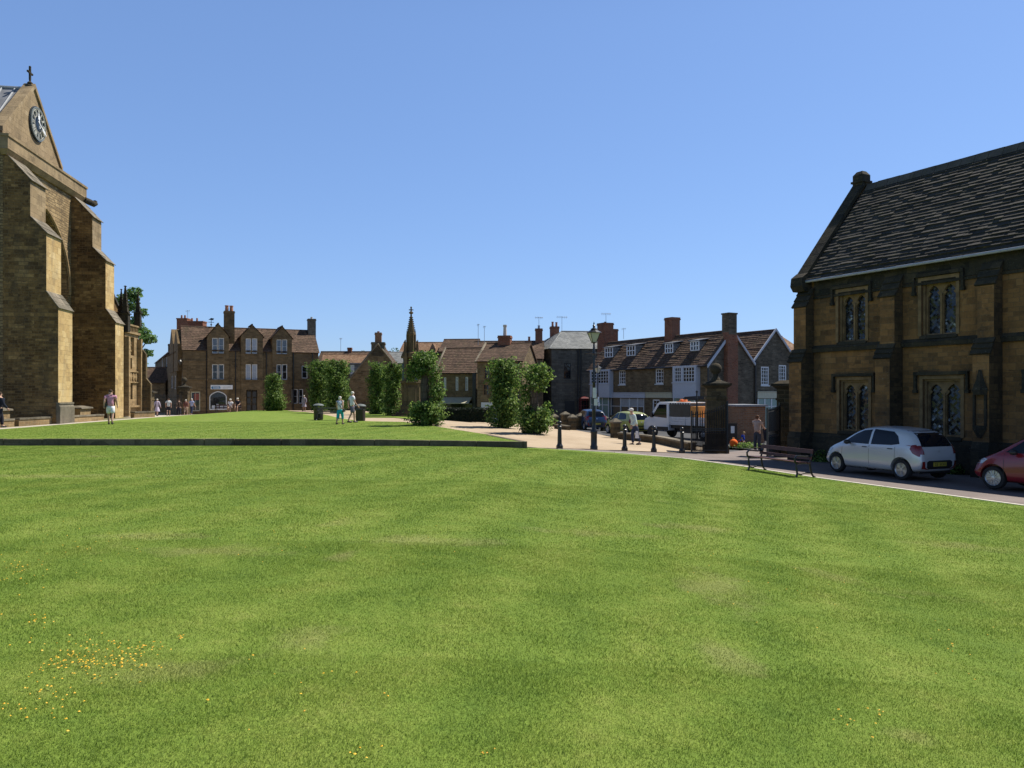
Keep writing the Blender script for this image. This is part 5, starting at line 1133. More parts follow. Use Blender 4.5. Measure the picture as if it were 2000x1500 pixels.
# ---------------------------------------------------------------- market memorial cross
MY = 54.0; mx = at(803, MY); mz = GR(mx, MY); 
t = thing('memorial_cross', (mx, MY, mz-.05), rad(12), 'tall slender stone memorial with crocketed spire and bronze statues, standing on steps', 'monument')
def mzp(py): return EYE+(HY-py)/F*MY-mz+.05
M['mem'] = masonry('memorial_stone', [(.045, .034, .023), (.10, .073, .04), (.15, .108, .055), (.2, .15, .085)], (.12, .1, .07), .4, .3, .006, stain_amt=.5, bumpd=.02, seed=2)
mb = MB()
for i, (r, z) in enumerate(((1.45, .18), (1.15, .36), (.9, .54))): mb.lathe([(r, z-.178 if i else -.1), (r, z)], n=8, ph=.5)
mb.build('step', M['mem'], t)
mb = MB(); s8 = dict(n=8, ph=.5)
mb.lathe([(.78, .542), (.78, .8), (.68, .92), (.66, mzp(752)), (.80, mzp(748)), (.80, mzp(744)), (.62, mzp(742))], **s8)
for k in range(4):
    a = math.pi/4+k*math.pi/2; x, y = .6*math.cos(a), .6*math.sin(a); mb.box(x-.1, x+.1, y-.1, y+.1, .542, mzp(700)); mb.lathe([(.14, mzp(700)), (.03, mzp(668)), (.06, mzp(667)), (.01, mzp(664))], (x, y, 0), 4, ph=.5)
mb.lathe([(.34, mzp(744)), (.32, mzp(700)), (.5, mzp(698)), (.46, mzp(690)), (.30, mzp(686)), (.29, mzp(655)), (.36, mzp(654)), (.34, mzp(650)), (.27, mzp(649)), (.06, mzp(617))], **s8)
for k in range(8):
    a = 2*math.pi*(k+.5)/8; x, y = .31*math.cos(a), .31*math.sin(a); mb.lathe([(.05, mzp(690)), (.05, mzp(655)), (.01, mzp(645))], (x, y, 0), 4)
    for i in range(8):
        zz = mzp(648-i*4); r = .27-.20*i/8; mb.ball((r*math.cos(a)*1.12, r*math.sin(a)*1.12, zz), .042, 6)
mb.build('shaft', M['mem'], t)
mb = MB(); mb.lathe([(.07, mzp(617)), (.05, mzp(614)), (.15, mzp(612)), (.15, mzp(610)), (.05, mzp(608)), (.05, mzp(605))], n=8); mb.box(-.16, .16, -.04, .04, mzp(606), mzp(604.3)); mb.box(-.045, .045, -.045, .045, mzp(606), mzp(601)); mb.ball((0, 0, mzp(600.5)), .07, 8); mb.build('cross', M['mem'], t)
M['bronze'] = plain('green_bronze', (.05, .085, .075), .55, .2)
for k in range(4):
    a = k*math.pi/2-rad(60); mb = MB(); c, s = math.cos(a)*.55, math.sin(a)*.55
    z0 = mzp(743); mb.lathe([(.17, 0), (.19, .35), (.13, .75), (.19, 1.0), (.16, 1.12), (.06, 1.18), (.06, 1.22), (.09, 1.3), (.085, 1.38), (.02, 1.45)], (c, s, z0), 10); mb.tube([(c-.14, s, z0+1.05), (c-.2*math.sin(a)-.05, s, z0+.8), (c+.02, s-.05, z0+.75)], [.05, .045, .03], 6); mb.build('statue', M['bronze'], t, smooth=60)
mb = MB()
for k in range(4):
    a = k*math.pi/2-rad(60); c, s = math.cos(a)*.55, math.sin(a)*.55; mb.lathe([(.24, mzp(700)), (.26, mzp(697)), (.05, mzp(684)), (.01, mzp(680))], (c, s, 0), 6)
mb.build('canopy', M['mem'], t)

# ---------------------------------------------------------------- street lamps
M['lampglass'] = glass('lantern_glass', (.45, .44, .36), .25)
def lamp(x, y, z, label):
    t = thing('street_lamp', (x, y, z), rad(12), label, 'lamp post', 'black lantern lamp posts by the gateway'); mb = MB()
    mb.lathe([(.15, -.05), (.15, .12), (.125, .16), (.125, .62), (.145, .66), (.145, .72), (.09, .8), (.075, 1.0), (.07, 1.5), (.085, 1.54), (.062, 1.6), (.055, 2.6), (.07, 2.64), (.05, 2.7), (.043, 3.72), (.075, 3.76), (.05, 3.84), (.035, 4.15), (.06, 4.18)], n=12)
    mb.build('post', M['iron'], t, smooth=35)
    mb = MB(); mb.tube([(-.32, 0, 3.78), (.32, 0, 3.78)], .018, 6); mb.ball((-.32, 0, 3.78), .03, 6); mb.ball((.32, 0, 3.78), .03, 6); mb.build('ladder_bar', M['iron'], t)
    ln = MB()
    for k in range(4):
        a = math.pi/4+k*math.pi/2; ln.tube([(.10*math.cos(a), .10*math.sin(a), 4.2), (.28*math.cos(a), .28*math.sin(a), 4.58)], .012, 5)
    for z, r in ((4.2, .11), (4.58, .29)):
        P = [(r*math.cos(math.pi/4+k*math.pi/2), r*math.sin(math.pi/4+k*math.pi/2), z) for k in range(5)]
        for a, b in zip(P, P[1:]): ln.tube([a, b], .014, 5)
    ln.lathe([(.31, 4.585), (.13, 4.70), (.12, 4.72), (.14, 4.73), (.05, 4.78), (.04, 4.83), (.065, 4.86), (.02, 4.9), (.03, 4.94), (.004, 5.02)], n=12)
    o = ln.build('lantern', M['iron'], t)
    g_ = MB(); g_.lathe([(.095, 4.2), (.27, 4.58)], n=4, ph=.5); g_.build('lantern_glass', M['lampglass'], o)
    return t
lx, ly, lz = gp(1160, 877.5, G); L1 = lamp(lx, ly, lz, 'nearer and taller black lantern lamp post, in the row of bollards')
mb = MB(); mb.box(-.07, .07, -.1, -.075, 2.02, 2.42); mb.box(-.02, .12, -.1, -.075, 1.72, 1.99); mb.build('notice', M['offwhite'], L1)
L2 = dup(L1, (at(1167.5, 57.5), 57.5, GR(at(1167.5, 57.5), 57.5)), rad(30), 'farther black lantern lamp post in front of the white bay window')
# ---------------------------------------------------------------- bollards
M['steel'] = plain('bright_dome', (.45, .46, .48), .25, .6)
def bollard(p, label, first=None):
    if first: return dup(first, (p[0], p[1], G(*p)), random.random(), label)
    t = thing('bollard', (p[0], p[1], G(*p)), 0, label, 'bollard', 'black iron bollards across the path'); mb = MB()
    mb.lathe([(.13, -.05), (.13, .1), (.095, .16), (.085, .2), (.07, .78), (.085, .8), (.085, .84), (.06, .86), (.05, .9)], n=8); mb.build('post', M['iron'], t)
    mb = MB(); mb.ball((0, 0, .97), .085, 12); mb.build('knob', M['iron'], t, smooth=60); return t
b0 = bollard(BOL[0], 'black iron bollard left of the tall lamp post')
bollard(BOL[2], 'black iron bollard in front of the walking man, right of the lamp post', b0); bollard(BOL[3], 'black iron bollard in front of the truck cab', b0); bollard(BOL[4], 'black iron bollard nearest to the open iron gate', b0)
# ---------------------------------------------------------------- stone stub piers and dwarf wall
def stub(px, py, h, w_, label, rz=20):
    x, y, z = gp(px, py, GR); t = thing('stone_pier', (x, y, z-.05), rad(rz), label, 'stone post', 'low stone posts with pyramid caps'); mb = MB(); e = w_/2
    mb.box(-e, e, -e, e, 0, h-.28); mb.build('shaft', M['ham_dark'], t); mb = MB(); mb.box(-e-.06, e+.06, -e-.06, e+.06, h-.278, h-.2); mb.taper(-e-.06, e+.06, -e-.06, e+.06, h-.198, -.05, .05, -.05, .05, h); mb.build('cap', M['coping'], t)
stub(1202, 855, 1.15, .42, 'stone post with pyramid cap at the end of the dwarf wall, nearest the man'); stub(1180, 841, 1.15, .42, 'stone post with pyramid cap just right of the lamp post')
stub(1133, 838, 1.2, .42, 'taller rear stone post of the pair left of the lamp post'); stub(1118, 839.5, 1.12, .42, 'front stone post of the pair left of the lamp post'); stub(1104, 836, 1.25, .5, 'stone post with pale cap behind the first bollard'); stub(1083, 833, 1.0, .42, 'stone post partly hidden behind the right-hand lime tree')
def poly_wall(pts, h, th, name, label, mats):
    x0, y0 = pts[0]; z0 = GR(x0, y0)-.1; t = thing(name, (x0, y0, z0), 0, label, 'wall'); mb = MB(z0); m2 = MB(z0)
    for (ax, ay), (bx, by) in zip(pts, pts[1:]):
        L = math.hypot(bx-ax, by-ay); ux, uy = (bx-ax)/L, (by-ay)/L; nx, ny = -uy*th/2, ux*th/2; n = max(1, int(L/1.0))
        for i in range(n):
            g0, g1 = i*L/n+.004, (i+1)*L/n-.004; P = lambda d_, s_, e: (ax-x0+ux*d_+nx*s_*e, ay-y0+uy*d_+ny*s_*e)
            za, zb = GR(ax+ux*g0, ay+uy*g0), GR(ax+ux*g1, ay+uy*g1)
            for m_, e, lo, hi in ((mb, 1, -.15, h-.08), (m2, 1.2, h-.078, h)):
                c = [P(g0, -1, e), P(g1, -1, e), P(g1, 1, e), P(g0, 1, e)]; zz = [za, zb, zb, za]
                m_.hexa([(p[0], p[1], q_+lo) for p, q_ in zip(c, zz)], [(p[0], p[1], q_+hi) for p, q_ in zip(c, zz)])
    mb.build('wall_body', mats[0], t); m2.build('coping', mats[1], t)
W1_ = gp(1212, 857, GR)[:2]; W2_ = gp(1290, 866, GR)[:2]; W3_ = gp(1352, 880, GR)[:2]
poly_wall([W1_, W2_, W3_], .36, .35, 'dwarf_wall', 'low stone dwarf wall running from the capped post to the iron gate', (M['ham_dark'], M['coping']))
poly_wall([gp(1086, 837, GR)[:2], gp(1110, 840, GR)[:2]], .3, .3, 'dwarf_wall', 'short low stone kerb wall behind the leftmost bollard', (M['ham_dark'], M['coping']))
# ---------------------------------------------------------------- gate piers and iron gates
gx_, gy_, gz_ = gp(1401, 884); GPX = (gx_, gy_+.25)
ball_pier(GPX[0], GPX[1], gz_, .82, 2.72, 'tall dark stone gate pier with ball finial behind the open iron gate', -10, r=.25, mat=M['pier_stone'])
t = ball_pier(11.2, 31.45, G(11.2, 31.4), .62, 2.75, 'dark stone gate pier tight against the hall corner buttress', -28, r=.17)
for ch_ in list(bpy.data.objects):
    if ch_.parent == t and ch_.name.startswith('ball_finial'): bpy.data.objects.remove(ch_)
def gate(p0, p1, h0, h1, label):
    (x0, y0), (x1, y1) = p0, p1; L = math.hypot(x1-x0, y1-y0); z = min(G(x0, y0), G(x1, y1)); t = thing('iron_gate', (x0, y0, z), math.atan2(y1-y0, x1-x0), label, 'gate', 'black wrought iron gates standing open')
    mb = MB(); n = int(L/.095); top = lambda x: h0+(h1-h0)*(x/L)**2
    mb.box(0, .06, -.03, .03, .0, h0+.05); mb.box(L-.07, L, -.035, .035, .0, h1+.1)
    for z_ in (.12, .95, 1.02): mb.box(.062, L-.072, -.018, .018, z_, z_+.04)
    mb.tube([(x, 0, top(x)-.12) for x in [L*i/8 for i in range(9)]], .018, 6); mb.build('gate_frame', M['iron'], t)
    mb = MB()
    for i in range(1, n):
        x = L*i/n; mb.tube([(x, 0, .1), (x, 0, top(x)-.03)], .019, 5); mb.lathe([(.018, 0), (.001, .07)], (x, 0, top(x)-.03), 5)
        xm = x-L/n/2
        if i > 0: mb.tube([(xm, 0, .1), (xm, 0, .84)], .016, 5); mb.ball((xm, 0, .88), .03, 6)
    mb.build('gate_bars', M['iron'], t); return t
gyg = gy_-.5; gate((at(1350, gyg), gyg+.05), (at(1422, gyg), gyg), 1.75, 2.1, 'left leaf of the black iron gates, standing open in front of the ball topped pier')
gate((9.95, 30.0), (10.85, 31.15), 1.95, 2.1, 'right leaf of the black iron gates, open beside the hall buttress')
# ---------------------------------------------------------------- benches
M['benchwood'] = plain('red_brown_slats', (.085, .026, .02), .45, var=.3, vscale=5)
def bench(x, y, z, rz, L, label, wood, tilt=0.0):
    t = thing('park_bench', (x, y, z), rz, label, 'bench', 'slatted benches with iron ends'); t.rotation_euler[1] = tilt
    for s in (-1, 1):
        X = s*(L/2-.06); mb = MB(); w_ = .029
        mb.tube([(X, -.52, .0), (X, -.47, .03), (X, -.44, .12), (X, -.47, .3), (X, -.46, .40), (X, -.25, .415), (X, -.02, .40)], w_, 6)
        mb.tube([(X, .18, .0), (X, .12, .02), (X, .05, .12), (X, .01, .3), (X, -.01, .42), (X, .05, .62), (X, .10, .80)], w_, 6)
        mb.tube([(X, -.46, .40), (X, -.52, .47), (X, -.53, .56), (X, -.46, .625), (X, -.34, .62), (X, -.15, .60), (X, .05, .61)], w_*.95, 6)
        mb.tube([(X, -.44, .12), (X, -.3, .09), (X, -.15, .13), (X, .05, .12)], w_*.6, 6)
        mb.build('end_frame', M['iron'], t, smooth=50)
    for i in range(4): mb = MB(); y0 = -.45+i*.11; mb.box(-L/2, L/2, y0, y0+.085, .425-.008*i, .455-.008*i); mb.build('seat_slat', wood, t)
    for z0, h in ((.50, .085), (.68, .115)):
        mb = MB(); yb_ = lambda z: -.035+.24*(z-.42); mb.hexa([(-L/2, yb_(z0)-.015, z0), (L/2, yb_(z0)-.015, z0), (L/2, yb_(z0)+.012, z0), (-L/2, yb_(z0)+.012, z0)], [(-L/2, yb_(z0+h)-.015, z0+h), (L/2, yb_(z0+h)-.015, z0+h), (L/2, yb_(z0+h)+.012, z0+h), (-L/2, yb_(z0+h)+.012, z0+h)]); mb.build('back_slat', wood, t)
    return t
rf, rn = gp(1481, 917), gp(1589, 933.5); d_ = math.hypot(rn[0]-rf[0], rn[1]-rf[1])
bx_, by_ = (rf[0]+rn[0])/2, (rf[1]+rn[1])/2; th_ = math.atan2(rn[1]-rf[1], rn[0]-rf[0])
bench(bx_, by_, (rf[2]+rn[2])/2, th_, max(1.75, min(2.3, d_)), 'red-brown slatted bench with curly black iron ends on the lawn edge by the cars', M['benchwood'], -math.atan2(rn[2]-rf[2], d_))
x, y, z = gp(641, 821, U); bench(x, y, z, rad(172), 1.5, 'weathered grey bench under the lime trees beside the domed bin', plain('grey_slats', (.10, .09, .075), .7))
by72 = 71.0; bench(at(447, by72), by72, U(at(447, by72), by72), rad(2), 2.3, 'dark bench outside the shop window with two people sitting on it', plain('dark_red_slats', (.10, .045, .04), .6))
def litter_bin(px, py, label, fn=U):
    x, y, z = gp(px, py, fn); t = thing('litter_bin', (x, y, z), 0, label, 'litter bin', 'black domed litter bins by the lime trees'); mb = MB(); mb.lathe([(.27, -.02), (.29, .1), (.29, .66), (.30, .7)], n=14); mb.build('body', M['iron'], t, smooth=40)
    mb = MB()
    for k in range(4): a = math.pi/4+k*math.pi/2; mb.tube([(.25*math.cos(a), .25*math.sin(a), .68), (.25*math.cos(a), .25*math.sin(a), .86)], .02, 5)
    mb.build('lid_support', M['iron'], t); mb = MB(); mb.lathe([(.34, .86), (.33, .90), (.22, .97), (.02, 1.0)], n=14); mb.build('lid', plain('grey_lid', (.13, .145, .13), .5), t, smooth=40)
litter_bin(704, 822, 'black litter bin with a flat domed lid just right of the couple'); litter_bin(622, 820, 'black litter bin with domed lid beside the grey bench')
# finger post
t = thing('signpost', (at(1361, 44.5), 44.5, G(at(1361, 44.5), 44.5)), rad(10), 'slim black fingerpost with two direction arms behind the truck', 'signpost'); mb = MB(); mb.tube([(0, 0, 0), (0, 0, 2.75)], .045, 8); mb.ball((0, 0, 2.8), .08, 8); mb.build('post', M['iron'], t)
mb = MB(); mb.prism_y([(.06, 2.35), (.7, 2.38), (.78, 2.45), (.7, 2.52), (.06, 2.55)], -.02, .02); mb.build('finger', M['iron'], t); mb = MB(); mb.prism_y([(-.06, 2.3), (-.06, 2.55), (-.75, 2.5), (-.82, 2.43), (-.75, 2.35)], -.02, .02); mb.build('finger', M['iron'], t)
# telephone kiosk
M['red'] = plain('kiosk_red', (.13, .01, .01), .4)
x = at(1141.5, 77); t = thing('telephone_kiosk', (x, 77, G(x, 77)), rad(5), 'red telephone kiosk in the shadow of the slate roofed house', 'phone box'); mb = MB(); e = .44
for sx in (-1, 1):
    for sy in (-1, 1): mb.box(sx*e-.05, sx*e+.05, sy*e-.05, sy*e+.05, 0, 2.2)
mb.box(-e, e, -e, e, 0, .35); mb.box(-e-.06, e+.06, -e-.06, e+.06, 2.2, 2.42); mb.lathe([(.6, 2.42), (.45, 2.52), (.1, 2.6)], n=4, ph=.5)
for i in range(5): z = .5+i*.3; mb.box(-e, e, -e-.015, -e+.02, z, z+.03); mb.box(-e-.015, -e+.02, -e, e, z, z+.03)
for i in (-.15, .15): mb.box(i-.015, i+.015, -e-.012, -e+.015, .35, 2.2)
mb.build('frame', M['red'], t); mb = MB(); mb.box(-e+.03, e-.03, -e+.03, e-.03, .352, 2.198); mb.build('pane', M['glass'], t)

# ---------------------------------------------------------------- foliage
def m_leaf(name, a, b, c, tr=.4):
    k = NT(name); at_ = k.n('Attribute', attribute_name='rnd'); nz = k.noise((k.n('NewGeometry'), 'Position'), 1.6, 3)
    s = k.math('ADD', k.math('MULTIPLY', (at_, 'Fac'), .7), k.math('MULTIPLY', (nz, 'Fac'), .5)); col = k.ramp(k.math('SUBTRACT', s, .1), [(.1, a), (.5, b), (.95, c)])
    k.set(k.p, 'Base Color', col); k.p.inputs['Roughness'].default_value = .55; k.p.inputs['Specular IOR Level'].default_value = .25
    t_ = k.n('BsdfTranslucent'); k.set(t_, 'Color', col); mx = k.n('MixShader', {'Fac': tr}); k.t.links.new(k.p.outputs[0], mx.inputs[1]); k.t.links.new(t_.outputs[0], mx.inputs[2]); k.t.links.new(mx.outputs[0], k.out.inputs[0]); return k.mat
M['leaf'] = m_leaf('lime_leaves', (.035, .08, .014), (.095, .18, .032), (.36, .46, .115), .48); M['leaf_far'] = m_leaf('distant_leaves', (.035, .07, .018), (.07, .13, .03), (.13, .20, .05)); M['leaf_dark'] = m_leaf('hedge_leaves', (.003, .009, .003), (.007, .017, .005), (.014, .028, .008), .1); M['leaf_fresh'] = m_leaf('fresh_leaves', (.07, .14, .04), (.12, .22, .06), (.2, .32, .1))
M['bark'] = masonry('lime_bark', [(.05, .042, .033), (.10, .085, .065), (.17, .145, .11)], (.05, .04, .03), .07, .35, .02, stain_amt=.3, bumpd=.03)
def leaves(P, nrm, size, mat, name, par, **kw):
    n = len(P); v = rs.normal(size=(n, 3)); nr = nrm+v*.7; nr /= np.linalg.norm(nr, axis=1)[:, None]
    a = np.cross(nr, rs.normal(size=(n, 3))); a /= np.linalg.norm(a, axis=1)[:, None]; b = np.cross(nr, a); s = (size*rs.uniform(.6, 1.2, n))[:, None]
    fold = nr*s*.18
    co = np.stack([P-a*s*.62, P-b*s*.42+fold, P+a*s*.62, P+b*s*.42+fold], 1).reshape(-1, 3); return tri_mesh(name, co, rs.rand(n), mat, par, per=4, **kw)
def lime(px, py, Yd, fn, label, zones, trunk_r=.2, top=None, n_sh=230, leaf=.115):
    """zones: (px centre, half width px, py top, py bottom, density)"""
    if Yd is None: x, Yd, z = gp(px, py, fn)
    else: x = at(px, Yd); z = fn(x, Yd)
    m_ = Yd/F; t = thing('lime_tree', (x, Yd, z), 0, label, 'tree', 'clipped lime trees with leafy trunks'); H = lambda p: EYE+(HY-p)*m_-z
    tp = H(top if top else min(q_[2] for q_ in zones))-.35; mb = MB(); pts = []; rr = []
    for i in range(9):
        f_ = i/8; pts.append((.05*math.sin(f_*5+px), .05*math.cos(f_*4), -.1+f_*(tp+.1))); rr.append(trunk_r*(1.35 if i == 0 else 1.0+.12*math.sin(i*2.1+px))*(1-.25*f_))
    mb.tube(pts, rr, 12)
    for k in range(5): a = k*1.3+px; mb.ball((.12*math.cos(a), .12*math.sin(a), tp-.1+.08*k), .16, 8)
    for k in range(7): a = k*.9; mb.tube([(0, 0, tp-.15), (.2*math.cos(a), .2*math.sin(a), tp+.15), (.3*math.cos(a), .3*math.sin(a), tp+.4)], [.05, .03, .012], 5)
    mb.build('trunk', M['bark'], t, smooth=60)
    P = []; N = []
    for (cx, hw, p0, p1, den) in zones:
        z1, z0 = H(p0), H(p1); R = hw*m_; ox = (cx-px)*m_; h = z1-z0
        for _ in range(int(n_sh*den*max(.5, h)*R)):
            a = rs.uniform(0, 2*math.pi); zz = z0+h*rs.uniform(0, .94); f_ = (zz-z0)/h; rr_ = R*math.sqrt(max(.06, 1-(max(0, f_-.5)/.52)**2.2))*(.72+.28*min(1, f_*5+.3))
            rr_ *= 1+.2*math.sin(a*2+zz*2.7+px)+.14*math.sin(a*5-zz*4.3+px*.7); r0 = rs.uniform(.1, .6)*rr_; L = rr_-r0; L *= rs.uniform(.55, 1.08) if rs.rand() > .1 else rs.uniform(1.1, 1.45)
            d = np.array([math.cos(a), math.sin(a), 0]); up = rs.uniform(.1, .75); nl = max(3, int(L/.055)+2)
            for j in range(nl):
                s_ = (j+rs.rand())/nl; p = d*(r0+L*s_)+np.array([ox, 0, zz+up*L*s_**1.5])+rs.normal(size=3)*.045
                if p[2] > z1+.12: p[2] = z1+rs.uniform(-.1, .12)
                if p[2] < .02: p[2] = .02+rs.rand()*.1
                P.append(p); N.append(d*.8+np.array([0, 0, .7]))
    leaves(np.array(P), np.array(N), leaf, M['leaf'], 'crown', t); return t
lime(535, 802, 70, U, 'small leafy lime tree in front of the three gabled house', [(535, 15, 729, 772, 1.2), (537, 20, 765, 804, 1.3)], .18)
lime(625, 801, 67, U, 'broad lime tree, left one of the touching pair beside the bench', [(625, 22, 704, 760, 1.1), (623, 20, 750, 803, 1.1)], .2)
lime(657, 802, 62, U, 'broad lime tree, right one of the touching pair beside the bench', [(658, 24, 703, 760, 1.15), (658, 23, 750, 806, 1.1)], .2)
lime(737, 808, 58, GR, 'lime tree covered in leaves, left one of the pair beside the memorial', [(737, 20, 707, 760, 1.15), (737, 19, 750, 811, 1.1)], .2)
lime(766, 811, 55, GR, 'lime tree covered in leaves, right one of the pair touching the memorial', [(768, 20, 708, 760, 1.15), (766, 19, 750, 812, 1.1)], .2)
lime(831, 831, None, GR, 'lime tree with a bare dark trunk between round crown and bushy base', [(831, 30, 687, 735, 1.25), (850, 15, 730, 765, 1.0), (807, 14, 705, 745, 1), (853, 17, 755, 800, 1.1), (832, 36, 788, 833, 1.35)], .26, top=712)
lime(981, 835, None, GR, 'tall lime tree leafy from top to ground, left one of the right-hand pair', [(983, 30, 702, 760, 1.2), (985, 30, 745, 800, 1.2), (986, 33, 785, 836, 1.2)], .24)
lime(1043, 847, None, GR, 'lime tree with round top, bare trunk patch and bushy foot, near the bollards', [(1048, 28, 712, 765, 1.2), (1025, 14, 750, 810, 1.1), (1068, 9, 785, 812, .9), (1045, 34, 800, 848, 1.35)], .26, top=735)
# hedge
def leaf_box(x0, x1, y0, y1, z0, z1, n, ax, ay, az):
    P = rs.rand(n, 3)*np.array([x1-x0, y1-y0, z1-z0])+np.array([x0, y0, z0]); f_ = rs.randint(0, 4, n); N = np.zeros((n, 3))
    for i in range(n):
        j = rs.normal()*.03
        if f_[i] == 0: P[i, 1] = y0+j; N[i] = (0, -1, .3)
        elif f_[i] == 1: P[i, 2] = z1+j; N[i] = (0, 0, 1)
        elif f_[i] == 2: P[i, 0] = (x0 if rs.rand() < .5 else x1)+j; N[i] = (0, 0, .6)
        else: P[i, 1] = y1+j; N[i] = (0, 1, .3)
    return P, N
hx = at(912, 49.5); t = thing('clipped_hedge', (hx, 49.5, GR(hx, 49.5)), 0, 'dark clipped box hedge between the lime trees behind the gravel path', 'hedge')
P, N = leaf_box(-1.55, 1.6, -.35, .6, 0, .86, 9000, 0, 0, 0); leaves(P, N, .07, M['leaf_dark'], 'foliage', t); mb = MB(); mb.box(-1.5, 1.55, -.3, .55, 0, .82); mb.build('hedge_core', plain('hedge_core', (.008, .014, .006), .9), t)
sheet('grass_verge', [gp(a, b, GR)[:2] for a, b in ((700, 816), (770, 816), (840, 823), (900, 822), (955, 825), (958, 818), (880, 812), (700, 807))], GR, M['lawn'], off=.02, kind='structure')
# background trees
def bg_tree(x, y, z, blobs, label, mat, n=2500, leaf=.35, trunk=.3, group=None):
    t = thing('broadleaf_tree', (x, y, z), 0, label, 'tree', group); mb = MB(); mb.tube([(0, 0, 0), (.1, 0, blobs[0][2]*.6), (0, 0, blobs[0][2])], [trunk, trunk*.7, trunk*.3], 8)
    for b in blobs: mb.tube([(0, 0, blobs[0][2]*.5), (b[0]*.5, b[1]*.5, (b[2]+blobs[0][2]*.5)*.55), (b[0], b[1], b[2])], [trunk*.4, trunk*.25, .04], 6)
    mb.build('trunk', M['bark'], t); P = []; N = []; tot = sum(b[3]**2 for b in blobs)
    for (bx, by, bz_, r, *e) in blobs:
        k_ = int(n*r*r/tot); v = rs.normal(size=(k_, 3)); v /= np.linalg.norm(v, axis=1)[:, None]; q_ = r*(.55+.5*rs.rand(k_)**.6)*(1+.22*np.sin(v[:, 0]*5+bx)*np.cos(v[:, 2]*6+by)); p = v*q_[:, None]; p[:, 2] *= (e[0] if e else .8)
        P.append(p+np.array([bx, by, bz_])); N.append(v*.6+np.array([0, 0, .7]))
    leaves(np.concatenate(P), np.concatenate(N), leaf, mat, 'crown', t)
Yt = 78; m_ = Yt/F
def bl(px, py, rp, dy=0.0, e=.8): return ((px-262)*m_, dy, EYE+(HY-py)*m_+.6, rp*m_, e)
bg_tree(at(262, Yt), Yt, -.6, [bl(256, 640, 24), bl(248, 590, 22), bl(276, 610, 11), bl(290, 662, 15, e=.6), bl(262, 572, 14), bl(283, 690, 14, e=.5), bl(270, 650, 14, 1), bl(240, 700, 20), bl(272, 715, 14, e=.6)], 'fresh green tree rising behind the ornate porch', M['leaf_fresh'], 5200, .24)
Yt = 120; m_ = Yt/F
for cx, py, label in ((705, 688, 'round dark tree top showing above the brown roofs, left of the chimneyed gable'), (765, 682, 'tree top showing right of the gable chimney'), (640, 692, 'low tree top behind the end of the three gabled house'), (1262, 664, 'low green tree top just showing over the tiled shop row ridge')):
    h = EYE+(HY-py)*m_+1.5; bg_tree(at(cx, Yt), Yt, -1.5, [(0, 0, h-1.6, 2.0), (-2.0, .5, h-2.2, 1.6), (2.1, 0, h-2.0, 1.7), (.8, -1, h-2.6, 1.8), (-.9, -1, h-2.8, 1.8)], label, M['leaf_far'], 2200, .3, group='tree tops beyond the roofs')
# shrubs and weeds
def shrub(x, y, z, r, h, n, label, mat, leaf=.08):
    t = thing('shrub', (x, y, z), 0, label, 'shrub'); v = rs.normal(size=(n, 3)); v /= np.linalg.norm(v, axis=1)[:, None]; v[:, 2] = abs(v[:, 2]); P = v*np.array([r, r*.8, h])*rs.uniform(.4, 1.05, n)[:, None]; leaves(P, v+np.array([0, 0, .4]), leaf, mat, 'foliage', t)
    mb = MB()
    for k in range(7): a = k*.9; mb.tube([(0, 0, 0), (r*.4*math.cos(a), r*.4*math.sin(a), h*.5), (r*.7*math.cos(a), r*.7*math.sin(a), h*.8)], [.015, .01, .004], 4)
    mb.build('stems', M['bark'], t)
x, y, z = gp(1462, 874); shrub(x, y, z, .95, .25, 900, 'low sprawling green plant at the foot of the brick outbuilding', M['leaf'])
for i, (tx, r, h, lb) in enumerate(((1.1, .35, .45, 'small dark green weed clump at the hall wall left of the silver car'), (7.9, .5, .7, 'leafy weeds growing at the hall wall between the two cars'), (6.2, .3, .4, 'low weeds at the hall wall behind the silver car'))):
    px_, py_ = fh.X(tx, -.35), fh.Y(tx, -.35); shrub(px_, py_, G(px_, py_), r, h, 400, lb, M['leaf'], .07)
# ---------------------------------------------------------------- cars
def paint(name, c, rough=.3, metal=.0, coat=.6):
    k = NT(name); k.p.inputs['Base Color'].default_value = (*c, 1); k.p.inputs['Roughness'].default_value = rough; k.p.inputs['Metallic'].default_value = metal; k.p.inputs['Coat Weight'].default_value = coat; k.p.inputs['Coat Roughness'].default_value = .05
    return k.mat
M['rubber'] = plain('tyre_rubber', (.012, .012, .012), .8); M['alloy'] = plain('alloy_wheel', (.5, .51, .53), .3, .7, .05); M['blacktrim'] = plain('black_trim', (.015, .015, .016), .5); M['carglass'] = glass('car_glass', (.006, .009, .015), .03, 0); M['carglass'].node_tree.nodes['Principled BSDF'].inputs['Specular IOR Level'].default_value = .32; M['redlens'] = paint('red_lens', (.16, .008, .007), .15); M['lens'] = paint('clear_lens', (.4, .42, .45), .1); M['plate'] = plain('yellow_plate', (.45, .36, .05), .4); M['plateink'] = M['blacktrim']
def evalmesh(o, name, mat, parent, smooth=40):
    dg = bpy.context.evaluated_depsgraph_get(); me = bpy.data.meshes.new_from_object(o.evaluated_get(dg)); me.name = name; old = o.data
    n = bpy.data.objects.new(name, me); COL.objects.link(n); bpy.data.objects.remove(o); n.parent = parent
    me.materials.clear(); me.materials.append(mat); me.polygons.foreach_set('use_smooth', [True]*len(me.polygons))
    if smooth: me.set_sharp_from_angle(angle=rad(smooth))
    return n
